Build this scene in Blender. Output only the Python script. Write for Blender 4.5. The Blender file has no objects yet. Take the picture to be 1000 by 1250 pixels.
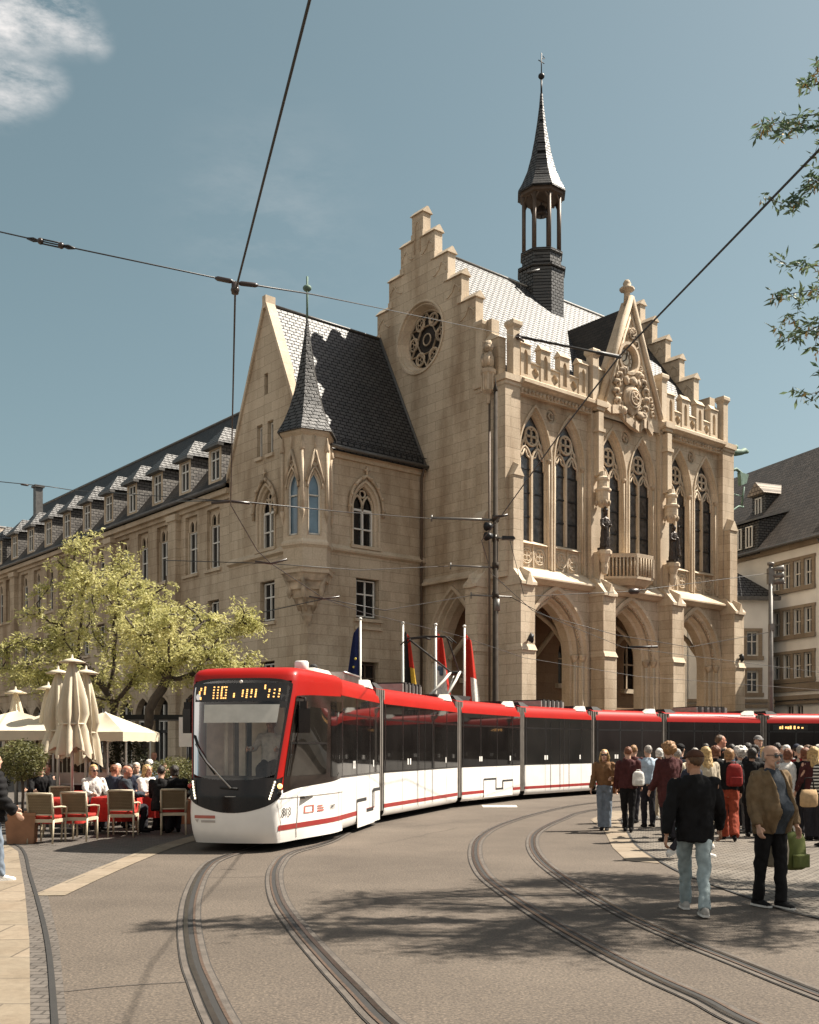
import bpy, bmesh, math, random
from mathutils import Vector, Matrix, geometry, noise
R = random.Random(7)
PI = math.pi
SC = bpy.context.scene
COL = SC.collection

# ------------------------------------------------------------------ camera
CAMH, FPX, YH = 1.75, 1294.0, 912.0
cam = bpy.data.cameras.new('camera')
cam.sensor_fit = 'HORIZONTAL'
cam.sensor_width = 36.0
cam.lens = 36.0 * FPX / 1000.0
cam.shift_y = (YH - 625.0) / 1000.0
cam.clip_start = 0.1
cam.clip_end = 3000
camo = bpy.data.objects.new('camera', cam)
COL.objects.link(camo)
camo.location = (0, 0, CAMH)
camo.rotation_euler = (PI / 2, 0, 0)
SC.camera = camo

def gp(x, y, z=0.0):
    d = (CAMH - z) * FPX / (y - YH)
    return ((x - 500.0) / FPX * d, d)

# ------------------------------------------------------------------ objects
def tag(o, label=None, cat=None, group=None, kind=None):
    if label: o['label'] = label
    if cat: o['category'] = cat
    if group: o['group'] = group
    if kind: o['kind'] = kind
    return o

def thing(name, label, cat, loc=(0, 0, 0), rz=0.0, group=None):
    o = bpy.data.objects.new(name, None)
    o.empty_display_size = 0.2
    COL.objects.link(o)
    o.location = loc
    o.rotation_euler = (0, 0, rz)
    return tag(o, label, cat, group)

def kids(o):
    return [c for c in COL.objects if c.parent == o]

def copy_tree(o, parent=None):
    c = o.copy()
    COL.objects.link(c)
    c.parent = parent
    for ch in list(o.children):
        copy_tree(ch, c)
    return c

# ------------------------------------------------------------------ mesh builder
class MB:
    def __init__(s):
        s.v = []; s.f = []; s.mi = []; s.mats = []; s.sm = []
    def _m(s, mat):
        if mat not in s.mats: s.mats.append(mat)
        return s.mats.index(mat)
    def add(s, vs, fs, mat, smooth=False):
        b = len(s.v)
        s.v.extend([tuple(v) for v in vs])
        k = s._m(mat)
        for f in fs:
            s.f.append(tuple(i + b for i in f)); s.mi.append(k); s.sm.append(smooth)
        return s
    def box(s, x0, x1, y0, y1, z0, z1, mat):
        v = [(x0,y0,z0),(x1,y0,z0),(x1,y1,z0),(x0,y1,z0),(x0,y0,z1),(x1,y0,z1),(x1,y1,z1),(x0,y1,z1)]
        return s.add(v, [(0,3,2,1),(4,5,6,7),(0,1,5,4),(1,2,6,5),(2,3,7,6),(3,0,4,7)], mat)
    def obox(s, c, sx, sy, sz, rz, mat, rx=0.0):
        m = Matrix.Translation(c) @ Matrix.Rotation(rz, 4, 'Z') @ Matrix.Rotation(rx, 4, 'X')
        v = [m @ Vector((a*sx/2, b*sy/2, d*sz/2)) for d in (-1, 1) for a, b in ((-1,-1),(1,-1),(1,1),(-1,1))]
        return s.add(v, [(0,3,2,1),(4,5,6,7),(0,1,5,4),(1,2,6,5),(2,3,7,6),(3,0,4,7)], mat)
    def hexa(s, v, mat):
        return s.add(v, [(0,3,2,1),(4,5,6,7),(0,1,5,4),(1,2,6,5),(2,3,7,6),(3,0,4,7)], mat)
    def poly(s, pts, mat):
        t = geometry.tessellate_polygon([[Vector(p) for p in pts]])
        return s.add(pts, t, mat)
    def prism(s, poly, fn, d0, d1, mat, caps=(True, True)):
        n = len(poly)
        a = [fn(p[0], p[1], d0) for p in poly]; b = [fn(p[0], p[1], d1) for p in poly]
        t = geometry.tessellate_polygon([[Vector((p[0], p[1], 0)) for p in poly]])
        fs = []
        if caps[0]: fs += [tuple(x) for x in t]
        if caps[1]: fs += [tuple(i + n for i in reversed(x)) for x in t]
        fs += [(i, (i+1) % n, (i+1) % n + n, i + n) for i in range(n)]
        return s.add(a + b, fs, mat)
    def wall(s, fn, outer, holes, depth, mat, jamb=None, d0=0.0):
        loops = [[Vector((p[0], p[1], 0)) for p in outer]] + [[Vector((p[0], p[1], 0)) for p in h] for h in holes]
        t = geometry.tessellate_polygon(loops)
        pts = [p for l in loops for p in l]
        s.add([fn(p.x, p.y, d0) for p in pts], t, mat)
        for h in holes:
            n = len(h)
            vs = [fn(p[0], p[1], d0) for p in h] + [fn(p[0], p[1], d0 + depth) for p in h]
            s.add(vs, [(i, (i+1) % n, (i+1) % n + n, i + n) for i in range(n)], jamb or mat)
        return s
    def band(s, fn, A, da, B, db, mat, closed=False, smooth=False):
        n = len(A)
        vs = [fn(p[0], p[1], da) for p in A] + [fn(p[0], p[1], db) for p in B]
        m = n if closed else n - 1
        return s.add(vs, [(i, (i+1) % n, (i+1) % n + n, i + n) for i in range(m)], mat, smooth)
    def tube(s, path, r, mat, n=8, caps=True, closed=False, smooth=True, sq=1.0):
        P = [Vector(p) for p in path]
        k = len(P)
        if not isinstance(r, (list, tuple)): r = [r] * k
        rings = []; ref = None
        for i in range(k):
            if closed: d = P[(i+1) % k] - P[i-1]
            else: d = P[min(i+1, k-1)] - P[max(i-1, 0)]
            if d.length < 1e-9: d = Vector((0, 0, 1))
            d.normalize()
            if ref is None:
                ref = d.cross(Vector((0, 0, 1)) if abs(d.z) < 0.9 else Vector((1, 0, 0)))
            ref = ref - d * ref.dot(d)
            if ref.length < 1e-6: ref = d.orthogonal()
            ref.normalize()
            bi = d.cross(ref)
            rings.append([P[i] + (ref * math.cos(2*PI*j/n) + bi * math.sin(2*PI*j/n) * sq) * r[i] for j in range(n)])
        vs = [v for rg in rings for v in rg]
        fs = []
        for i in range(k if closed else k - 1):
            a = i * n; b = ((i + 1) % k) * n
            for j in range(n):
                fs.append((a + j, a + (j+1) % n, b + (j+1) % n, b + j))
        if caps and not closed:
            fs.append(tuple(reversed(range(n)))); fs.append(tuple(range((k-1)*n, k*n)))
        return s.add(vs, fs, mat, smooth)
    def rings(s, rings, mat, smooth=True, caps=True):
        n = len(rings[0]); k = len(rings)
        vs = [v for rg in rings for v in rg]
        fs = [(i*n + j, i*n + (j+1) % n, (i+1)*n + (j+1) % n, (i+1)*n + j) for i in range(k-1) for j in range(n)]
        if caps: fs += [tuple(reversed(range(n))), tuple(range((k-1)*n, k*n))]
        return s.add(vs, fs, mat, smooth)
    def lathe(s, prof, c, mat, n=12, smooth=True, ph=0.0, sx=1.0, sy=1.0):
        rg = [[(c[0] + r*math.cos(2*PI*j/n + ph)*sx, c[1] + r*math.sin(2*PI*j/n + ph)*sy, c[2] + z) for j in range(n)] for r, z in prof]
        return s.rings(rg, mat, smooth)
    def ball(s, c, rx, ry, rz, mat, n=12, m=8, bump=0.0, seed=0):
        rg = []
        for i in range(m + 1):
            a = -PI/2 + PI * i / m
            row = []
            for j in range(n):
                b = 2*PI*j/n
                d = Vector((math.cos(a)*math.cos(b), math.cos(a)*math.sin(b), math.sin(a)))
                k = 1.0 + (bump * noise.noise(d*2.3 + Vector((seed*3.1, seed, 0))) if bump else 0)
                row.append((c[0] + d.x*rx*k, c[1] + d.y*ry*k, c[2] + d.z*rz*k))
            rg.append(row)
        return s.rings(rg, mat)
    def grid(s, pts, mat, smooth=True):   # pts[i][j]
        n = len(pts[0])
        vs = [p for row in pts for p in row]
        return s.add(vs, [(i*n+j, i*n+j+1, (i+1)*n+j+1, (i+1)*n+j) for i in range(len(pts)-1) for j in range(n-1)], mat, smooth)
    def xf(s, m):
        s.v = [tuple(m @ Vector(v)) for v in s.v]
        return s
    def mesh(s, name):
        me = bpy.data.meshes.new(name)
        me.from_pydata(s.v, [], s.f)
        for m in s.mats: me.materials.append(m)
        me.polygons.foreach_set('material_index', s.mi)
        me.polygons.foreach_set('use_smooth', s.sm)
        me.validate(); me.update()
        return me
    def build(s, name, parent=None, **k):
        o = bpy.data.objects.new(name, s.mesh(name))
        COL.objects.link(o)
        if parent: o.parent = parent
        return tag(o, **k)

def fixn(o):
    bm = bmesh.new(); bm.from_mesh(o.data)
    bmesh.ops.recalc_face_normals(bm, faces=bm.faces)
    bm.to_mesh(o.data); bm.free()
    return o

def text_mesh(txt, size, mat, name, parent, mw, extrude=0.002, align='CENTER'):
    c = bpy.data.curves.new(name, 'FONT'); c.body = txt; c.size = size; c.extrude = extrude
    c.align_x = align; c.align_y = 'CENTER'
    t = bpy.data.objects.new(name, c); COL.objects.link(t)
    dg = bpy.context.evaluated_depsgraph_get()
    me = bpy.data.meshes.new_from_object(t.evaluated_get(dg))
    bpy.data.objects.remove(t)
    me.materials.clear(); me.materials.append(mat)
    me.transform(mw)
    o = bpy.data.objects.new(name, me); COL.objects.link(o); o.parent = parent
    return o

# ------------------------------------------------------------------ materials
MATS = {}
def nodes(m):
    m.use_nodes = True
    nt = m.node_tree
    return nt, nt.nodes, nt.links, nt.nodes['Principled BSDF']

def plain(name, col, rough=0.6, metal=0.0, var=0.12, scale=6.0, bump=0.0, bscale=40.0, spec=0.5, emit=None, es=0.0, coat=0.0):
    if name in MATS: return MATS[name]
    m = bpy.data.materials.new(name); nt, N, L, b = nodes(m)
    tc = N.new('ShaderNodeTexCoord')
    nz = N.new('ShaderNodeTexNoise'); nz.inputs['Scale'].default_value = scale; nz.inputs['Detail'].default_value = 5
    L.new(tc.outputs['Object'], nz.inputs['Vector'])
    cr = N.new('ShaderNodeValToRGB')
    cr.color_ramp.elements[0].position = 0.3; cr.color_ramp.elements[1].position = 0.7
    cr.color_ramp.elements[0].color = tuple(max(0, c*(1-var)) for c in col) + (1,)
    cr.color_ramp.elements[1].color = tuple(min(1, c*(1+var)) for c in col) + (1,)
    L.new(nz.outputs['Fac'], cr.inputs['Fac']); L.new(cr.outputs['Color'], b.inputs['Base Color'])
    b.inputs['Roughness'].default_value = rough; b.inputs['Metallic'].default_value = metal
    b.inputs['Specular IOR Level'].default_value = spec
    if coat: b.inputs['Coat Weight'].default_value = coat; b.inputs['Coat Roughness'].default_value = 0.05
    if bump:
        n2 = N.new('ShaderNodeTexNoise'); n2.inputs['Scale'].default_value = bscale; n2.inputs['Detail'].default_value = 4
        L.new(tc.outputs['Object'], n2.inputs['Vector'])
        bp = N.new('ShaderNodeBump'); bp.inputs['Strength'].default_value = bump; bp.inputs['Distance'].default_value = 0.02
        L.new(n2.outputs['Fac'], bp.inputs['Height']); L.new(bp.outputs['Normal'], b.inputs['Normal'])
    if emit:
        b.inputs['Emission Color'].default_value = tuple(emit) + (1,); b.inputs['Emission Strength'].default_value = es
    MATS[name] = m
    return m

def masonry(name, c1, c2, mortar, bw, bh, msz=0.012, rough=0.85, mode='wall', stain=(0.5, 0.42, 0.34), stain_amt=0.5, bump=0.4, spec=0.3, nscale=0.35, streak=True, offset=0.5, mbump=1.0):
    """coursed material in object space; mode wall: horizontal = x+y, vertical = z; floor: x,y; roofx: along x ; roofy: along y"""
    m = bpy.data.materials.new(name); nt, N, L, b = nodes(m)
    tc = N.new('ShaderNodeTexCoord'); sp = N.new('ShaderNodeSeparateXYZ'); L.new(tc.outputs['Object'], sp.inputs[0])
    cb = N.new('ShaderNodeCombineXYZ')
    if mode == 'wall':
        ad = N.new('ShaderNodeMath'); ad.operation = 'ADD'
        L.new(sp.outputs['X'], ad.inputs[0]); L.new(sp.outputs['Y'], ad.inputs[1])
        L.new(ad.outputs[0], cb.inputs['X']); L.new(sp.outputs['Z'], cb.inputs['Y'])
    elif mode == 'floor':
        L.new(sp.outputs['X'], cb.inputs['X']); L.new(sp.outputs['Y'], cb.inputs['Y'])
    elif mode == 'roofx':
        L.new(sp.outputs['X'], cb.inputs['X']); L.new(sp.outputs['Z'], cb.inputs['Y'])
    else:
        L.new(sp.outputs['Y'], cb.inputs['X']); L.new(sp.outputs['Z'], cb.inputs['Y'])
    # slight warp
    wn = N.new('ShaderNodeTexNoise'); wn.inputs['Scale'].default_value = 1.7; L.new(tc.outputs['Object'], wn.inputs['Vector'])
    vm = N.new('ShaderNodeMix'); vm.data_type = 'VECTOR'; vm.inputs['Factor'].default_value = 0.02
    L.new(cb.outputs[0], vm.inputs['A'])
    va = N.new('ShaderNodeVectorMath'); va.operation = 'ADD'; L.new(cb.outputs[0], va.inputs[0]); L.new(wn.outputs['Color'], va.inputs[1])
    L.new(va.outputs[0], vm.inputs['B'])
    br = N.new('ShaderNodeTexBrick')
    br.inputs['Scale'].default_value = 1.0; br.inputs['Brick Width'].default_value = bw; br.inputs['Row Height'].default_value = bh
    br.inputs['Mortar Size'].default_value = msz; br.inputs['Mortar Smooth'].default_value = 0.3; br.inputs['Bias'].default_value = -0.1
    br.inputs['Color1'].default_value = tuple(c1) + (1,); br.inputs['Color2'].default_value = tuple(c2) + (1,); br.inputs['Mortar'].default_value = tuple(mortar) + (1,)
    br.offset = offset
    L.new(vm.outputs['Result'], br.inputs['Vector'])
    # weather stains
    n1 = N.new('ShaderNodeTexNoise'); n1.inputs['Scale'].default_value = nscale; n1.inputs['Detail'].default_value = 9; n1.inputs['Roughness'].default_value = 0.62
    if streak:
        mp = N.new('ShaderNodeMapping'); mp.inputs['Scale'].default_value = (1.6, 1.6, 0.45); L.new(tc.outputs['Object'], mp.inputs[0]); L.new(mp.outputs[0], n1.inputs['Vector'])
    else:
        L.new(tc.outputs['Object'], n1.inputs['Vector'])
    cr = N.new('ShaderNodeValToRGB'); cr.color_ramp.elements[0].position = 0.42; cr.color_ramp.elements[1].position = 0.68
    cr.color_ramp.elements[0].color = (0, 0, 0, 1); cr.color_ramp.elements[1].color = (1, 1, 1, 1)
    L.new(n1.outputs['Fac'], cr.inputs['Fac'])
    mu = N.new('ShaderNodeMath'); mu.operation = 'MULTIPLY'; mu.inputs[1].default_value = stain_amt; L.new(cr.outputs['Color'], mu.inputs[0])
    mx = N.new('ShaderNodeMix'); mx.data_type = 'RGBA'; mx.blend_type = 'MULTIPLY'
    L.new(mu.outputs[0], mx.inputs['Factor']); L.new(br.outputs['Color'], mx.inputs['A']); mx.inputs['B'].default_value = tuple(stain) + (1,)
    # fine grain
    n3 = N.new('ShaderNodeTexNoise'); n3.inputs['Scale'].default_value = 14; n3.inputs['Detail'].default_value = 6; L.new(tc.outputs['Object'], n3.inputs['Vector'])
    m3 = N.new('ShaderNodeMix'); m3.data_type = 'RGBA'; m3.blend_type = 'OVERLAY'; m3.inputs['Factor'].default_value = 0.35
    L.new(mx.outputs['Result'], m3.inputs['A']); L.new(n3.outputs['Color'], m3.inputs['B'])
    hs = N.new('ShaderNodeHueSaturation'); hs.inputs['Saturation'].default_value = 1.0
    bw_ = N.new('ShaderNodeRGBToBW'); L.new(n3.outputs['Color'], bw_.inputs[0]); L.new(bw_.outputs[0], m3.inputs['B'])
    L.new(m3.outputs['Result'], b.inputs['Base Color'])
    b.inputs['Roughness'].default_value = rough; b.inputs['Specular IOR Level'].default_value = spec
    if spec >= .5:
        ms = N.new('ShaderNodeMapRange'); ms.inputs['To Min'].default_value = spec; ms.inputs['To Max'].default_value = .02
        L.new(br.outputs['Fac'], ms.inputs['Value']); L.new(ms.outputs[0], b.inputs['Specular IOR Level'])
        mr_ = N.new('ShaderNodeMapRange'); mr_.inputs['To Min'].default_value = rough - .08; mr_.inputs['To Max'].default_value = rough + .18
        L.new(n3.outputs['Fac'], mr_.inputs['Value']); L.new(mr_.outputs[0], b.inputs['Roughness'])
    bp = N.new('ShaderNodeBump'); bp.inputs['Strength'].default_value = bump; bp.inputs['Distance'].default_value = 0.02
    sb = N.new('ShaderNodeMath'); sb.operation = 'MULTIPLY_ADD'; sb.inputs[1].default_value = -mbump; L.new(br.outputs['Fac'], sb.inputs[0]); L.new(bw_.outputs[0], sb.inputs[2])
    L.new(sb.outputs[0], bp.inputs['Height']); L.new(bp.outputs['Normal'], b.inputs['Normal'])
    MATS[name] = m
    return m

STONE = masonry('sandstone', (.57, .470, .350), (.475, .388, .285), (.30, .240, .172), 1.15, .44, .010, stain=(.46, .38, .31), stain_amt=.85)
STONE2 = masonry('sandstone_trim', (.59, .488, .368), (.51, .42, .312), (.42, .342, .25), .9, .6, .006, stain=(.55, .48, .40), stain_amt=.65, bump=.35)
CARVE = plain('carved_stone', (.44, .35, .255), .85, var=.42, scale=2.2, bump=.6, bscale=9, spec=.25)
SLATE = masonry('slate', (.060, .058, .056), (.034, .033, .034), (.010, .010, .010), .34, .18, .022, rough=.50, mode='roofx', stain=(.6, .6, .62), stain_amt=.5, bump=.6, spec=.50, nscale=.6)
SLATEY = masonry('slate_side', (.050, .042, .036), (.030, .026, .023), (.012, .011, .010), .34, .17, .014, rough=.6, mode='roofy', stain=(.6, .6, .62), stain_amt=.5, bump=.7, spec=.3, nscale=.6)
SLATEW = masonry('slate_hung', (.070, .067, .064), (.040, .039, .038), (.012, .012, .012), .28, .16, .020, rough=.46, mode='wall', bump=.8, spec=.6, stain_amt=.4)
TILE = masonry('roof_tile', (.110, .092, .080), (.070, .060, .053), (.03, .025, .02), .24, .24, .02, rough=.7, mode='roofx', bump=1.0, stain=(.5, .5, .5), stain_amt=.5, nscale=.8)
GLASS = plain('window_glass', (.012, .012, .013), .05, var=.3, scale=1.2, spec=.5)
LEADG = plain('leaded_glass', (.055, .052, .05), .22, var=.5, scale=4.5, spec=.6, bump=.5, bscale=14)
SKYG = plain('oriel_glass', (.12, .19, .25), .06, var=.25, scale=1.5, spec=.9)
WHITEF = plain('white_frame_paint', (.68, .66, .61), .45, var=.06)
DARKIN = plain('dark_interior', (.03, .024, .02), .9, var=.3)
RENDER = plain('white_render', (.76, .75, .72), .85, var=.10, scale=.8, bump=.2, bscale=60)
TRIMS = masonry('brown_stone_trim', (.30, .245, .185), (.25, .20, .15), (.18, .145, .11), .8, .4, .01, stain=(.6, .55, .5), stain_amt=.5, bump=.3)
IRON = plain('black_iron', (.02, .02, .022), .5, .4)
STEEL = plain('galvanised_steel', (.17, .16, .145), .5, .2, var=.2)
COPPER = plain('green_copper', (.10, .165, .125), .7, .1, var=.35, scale=5)
BRONZE = plain('dark_bronze', (.045, .034, .028), .45, .5, var=.4, scale=8, bump=.3, bscale=18)
LEAD = plain('lead_grey', (.11, .105, .10), .5, .3, var=.25)
PIPE = plain('brown_pipe', (.10, .07, .05), .55, .3)
SKY_STR, SKY_SAT, SKY_HUE, SUN_STR, EXPO = .044, .70, .447, 5.2, 1.22
CLOUD_COL = (9.0, 8.7, 8.5, 1); FILL_BANK_COL = (8.0, 7.5, 6.9, 1)
# ------------------------------------------------------------------ world and sun
SUN_EL = math.radians(52)
SUNV = Vector((.962, .272, 0)).normalized() * math.cos(SUN_EL) + Vector((0, 0, math.sin(SUN_EL)))
w = bpy.data.worlds.new('World'); SC.world = w; w.use_nodes = True
nt = w.node_tree; N = nt.nodes; L = nt.links
bg = N['Background']; bg.inputs['Strength'].default_value = SKY_STR
sky = N.new('ShaderNodeTexSky'); sky.sky_type = 'NISHITA'; sky.sun_disc = False
sky.sun_elevation = SUN_EL; sky.sun_rotation = math.atan2(SUNV.x, SUNV.y)
sky.air_density = 1.0; sky.dust_density = 2.2; sky.ozone_density = 1.6
hsv = N.new('ShaderNodeHueSaturation'); hsv.inputs['Saturation'].default_value = SKY_SAT; hsv.inputs['Hue'].default_value = SKY_HUE
L.new(sky.outputs[0], hsv.inputs['Color'])
tc = N.new('ShaderNodeTexCoord')
# wisps of cloud high on the left: real directions in the sky, noise broken
nrm = N.new('ShaderNodeVectorMath'); nrm.operation = 'NORMALIZE'; L.new(tc.outputs['Generated'], nrm.inputs[0])
mp = N.new('ShaderNodeMapping'); mp.inputs['Rotation'].default_value = (0, math.radians(28), 0); mp.inputs['Scale'].default_value = (6, 6, 17)
L.new(nrm.outputs[0], mp.inputs[0])
cn = N.new('ShaderNodeTexNoise'); cn.inputs['Scale'].default_value = 2.1; cn.inputs['Detail'].default_value = 10; cn.inputs['Roughness'].default_value = .66
L.new(mp.outputs[0], cn.inputs['Vector'])
masks = []
def blob(x, y, r, soft, gain):
    d = Vector(((x - 500) / FPX, 1, (YH - y) / FPX)).normalized()
    di = N.new('ShaderNodeVectorMath'); di.operation = 'DISTANCE'; L.new(nrm.outputs[0], di.inputs[0]); di.inputs[1].default_value = d
    mr = N.new('ShaderNodeMapRange'); mr.interpolation_type = 'SMOOTHSTEP'
    mr.inputs['From Min'].default_value = r + soft; mr.inputs['From Max'].default_value = max(r - soft, 0); mr.inputs['To Max'].default_value = gain
    L.new(di.outputs['Value'], mr.inputs['Value']); return mr.outputs[0]
acc = None
for a in ((0, -12, .040, .025, 1.2), (50, 12, .024, .016, 1.1), (86, 30, .016, .012, 1.0), (116, 48, .010, .008, .7), (0, 100, .022, .016, .95), (36, 103, .016, .012, .85), (66, 101, .009, .008, .6), (330, 270, .06, .06, .12)):
    o_ = blob(*a)
    if acc is None: acc = o_
    else:
        mx = N.new('ShaderNodeMath'); mx.operation = 'MAXIMUM'; L.new(acc, mx.inputs[0]); L.new(o_, mx.inputs[1]); acc = mx.outputs[0]
cs = N.new('ShaderNodeMath'); cs.operation = 'MULTIPLY_ADD'; L.new(cn.outputs['Fac'], cs.inputs[0]); cs.inputs[1].default_value = 3.6; cs.inputs[2].default_value = -1.42
cm = N.new('ShaderNodeMath'); cm.operation = 'MULTIPLY'; cm.use_clamp = True; L.new(cs.outputs[0], cm.inputs[0]); L.new(acc, cm.inputs[1])
cmx = N.new('ShaderNodeMix'); cmx.data_type = 'RGBA'; L.new(cm.outputs[0], cmx.inputs['Factor']); L.new(hsv.outputs[0], cmx.inputs['A']); cmx.inputs['B'].default_value = CLOUD_COL
# a bank of bright broken cloud added unseen behind the camera to fill shade
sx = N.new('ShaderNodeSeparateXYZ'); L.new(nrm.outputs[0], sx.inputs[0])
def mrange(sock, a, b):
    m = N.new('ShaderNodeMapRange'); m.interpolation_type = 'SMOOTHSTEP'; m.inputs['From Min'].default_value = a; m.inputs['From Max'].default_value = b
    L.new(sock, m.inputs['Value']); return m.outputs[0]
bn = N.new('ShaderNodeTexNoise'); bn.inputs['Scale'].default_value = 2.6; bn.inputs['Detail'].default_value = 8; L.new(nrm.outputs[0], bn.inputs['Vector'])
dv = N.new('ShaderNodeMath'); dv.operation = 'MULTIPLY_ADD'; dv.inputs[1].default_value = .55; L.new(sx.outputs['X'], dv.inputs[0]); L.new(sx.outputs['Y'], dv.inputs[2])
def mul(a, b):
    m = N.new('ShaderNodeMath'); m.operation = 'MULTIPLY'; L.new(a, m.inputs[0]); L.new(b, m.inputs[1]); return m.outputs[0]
fill_bank = mul(mul(mrange(dv.outputs[0], -.2, -.55), mrange(bn.outputs['Fac'], .40, .56)), mrange(sx.outputs['Z'], .0, .12))
cb2 = N.new('ShaderNodeMix'); cb2.data_type = 'RGBA'; L.new(fill_bank, cb2.inputs['Factor']); L.new(cmx.outputs['Result'], cb2.inputs['A']); cb2.inputs['B'].default_value = FILL_BANK_COL
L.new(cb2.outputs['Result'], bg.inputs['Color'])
sl = bpy.data.lights.new('sun', 'SUN'); sl.energy = SUN_STR; sl.angle = math.radians(.5); sl.color = (1.0, .92, .80)
so = bpy.data.objects.new('sun', sl); COL.objects.link(so); so.rotation_euler = SUNV.to_track_quat('Z', 'Y').to_euler(); so.location = (30, 10, 40)
SC.view_settings.view_transform = 'Standard'; SC.view_settings.look = 'None'; SC.view_settings.gamma = 1.0; SC.view_settings.exposure = EXPO

# ------------------------------------------------------------------ ground
def asphalt():
    m = bpy.data.materials.new('asphalt'); nt, N, L, b = nodes(m)
    tc = N.new('ShaderNodeTexCoord')
    n1 = N.new('ShaderNodeTexNoise'); n1.inputs['Scale'].default_value = .35; n1.inputs['Detail'].default_value = 7; n1.inputs['Roughness'].default_value = .65; L.new(tc.outputs['Object'], n1.inputs['Vector'])
    n2 = N.new('ShaderNodeTexVoronoi'); n2.inputs['Scale'].default_value = 55; L.new(tc.outputs['Object'], n2.inputs['Vector'])
    n4 = N.new('ShaderNodeTexNoise'); n4.inputs['Scale'].default_value = 38; n4.inputs['Detail'].default_value = 3; L.new(tc.outputs['Object'], n4.inputs['Vector'])
    cr = N.new('ShaderNodeValToRGB'); cr.color_ramp.elements[0].position = .28; cr.color_ramp.elements[1].position = .70
    cr.color_ramp.elements[0].color = (.078, .064, .0525, 1); cr.color_ramp.elements[1].color = (.133, .110, .090, 1)
    L.new(n1.outputs['Fac'], cr.inputs['Fac'])
    c2 = N.new('ShaderNodeValToRGB'); c2.color_ramp.elements[0].position = .25; c2.color_ramp.elements[1].position = .8
    c2.color_ramp.elements[0].color = (.55, .55, .55, 1); c2.color_ramp.elements[1].color = (1.4, 1.37, 1.33, 1)
    L.new(n4.outputs['Fac'], c2.inputs['Fac'])
    mx = N.new('ShaderNodeMix'); mx.data_type = 'RGBA'; mx.blend_type = 'MULTIPLY'; mx.inputs['Factor'].default_value = 1
    L.new(cr.outputs[0], mx.inputs['A']); L.new(c2.outputs[0], mx.inputs['B'])
    c3 = N.new('ShaderNodeValToRGB'); c3.color_ramp.elements[0].position = .0; c3.color_ramp.elements[1].position = .6
    c3.color_ramp.elements[0].color = (1.55, 1.5, 1.4, 1); c3.color_ramp.elements[1].color = (.8, .8, .8, 1); L.new(n2.outputs['Distance'], c3.inputs['Fac'])
    m2 = N.new('ShaderNodeMix'); m2.data_type = 'RGBA'; m2.blend_type = 'MULTIPLY'; m2.inputs['Factor'].default_value = .8
    L.new(mx.outputs['Result'], m2.inputs['A']); L.new(c3.outputs[0], m2.inputs['B'])
    L.new(m2.outputs['Result'], b.inputs['Base Color']); b.inputs['Roughness'].default_value = .88; b.inputs['Specular IOR Level'].default_value = .3
    bp = N.new('ShaderNodeBump'); bp.inputs['Strength'].default_value = .6; bp.inputs['Distance'].default_value = .01
    L.new(n4.outputs['Fac'], bp.inputs['Height']); L.new(bp.outputs[0], b.inputs['Normal'])
    return m
ASPH = asphalt()
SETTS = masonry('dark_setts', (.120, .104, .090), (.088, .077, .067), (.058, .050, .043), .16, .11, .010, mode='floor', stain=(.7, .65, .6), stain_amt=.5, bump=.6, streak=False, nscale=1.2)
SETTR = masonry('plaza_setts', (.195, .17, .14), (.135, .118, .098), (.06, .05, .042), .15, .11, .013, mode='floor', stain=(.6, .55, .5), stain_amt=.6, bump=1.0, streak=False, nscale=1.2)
SLAB = masonry('pale_slabs', (.235, .19, .14), (.19, .155, .112), (.11, .09, .068), 1.1, .8, .012, mode='floor', stain=(.7, .62, .55), stain_amt=.5, bump=.3, streak=False, nscale=1.5)
SLAB2 = masonry('pavement_blocks', (.25, .205, .15), (.19, .155, .115), (.10, .08, .06), .22, .13, .012, mode='floor', stain=(.7, .62, .55), stain_amt=.5, bump=.7, streak=False, nscale=1.5)
GUTTER = plain('drain_slot', (.022, .02, .018), .8)

def sheet(name, pts, z, mat, kind='structure', **k):
    mb = MB(); mb.poly([(p[0], p[1], z) for p in pts], mat)
    o = mb.build(name, kind=kind, **k)
    return o
sheet('ground', [(-400, -120), (400, -120), (400, 700), (-400, 700)], 0.0, ASPH)

def spline(pts, n=8):
    out = []
    P = [Vector(p) for p in pts]
    for i in range(len(P) - 1):
        p0 = P[max(i-1, 0)]; p1 = P[i]; p2 = P[i+1]; p3 = P[min(i+2, len(P)-1)]
        for j in range(n):
            t = j / n
            out.append(.5*((2*p1) + (p2-p0)*t + (2*p0-5*p1+4*p2-p3)*t*t + (3*p1-p0-3*p2+p3)*t**3))
    out.append(P[-1])
    return out
def offs(path, d):
    out = []
    for i, p in enumerate(path):
        a = path[max(i-1, 0)]; b = path[min(i+1, len(path)-1)]
        t = (b - a).normalized()
        out.append(Vector((p.x - t.y*d, p.y + t.x*d)))
    return out
def ribbon(mb, path, d0, d1, z, mat):
    A = offs(path, d0); B = offs(path, d1)
    n = len(path)
    vs = [(p.x, p.y, z) for p in A] + [(p.x, p.y, z) for p in B]
    mb.add(vs, [(i, i+1, i+1+n, i+n) for i in range(n-1)], mat)

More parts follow.
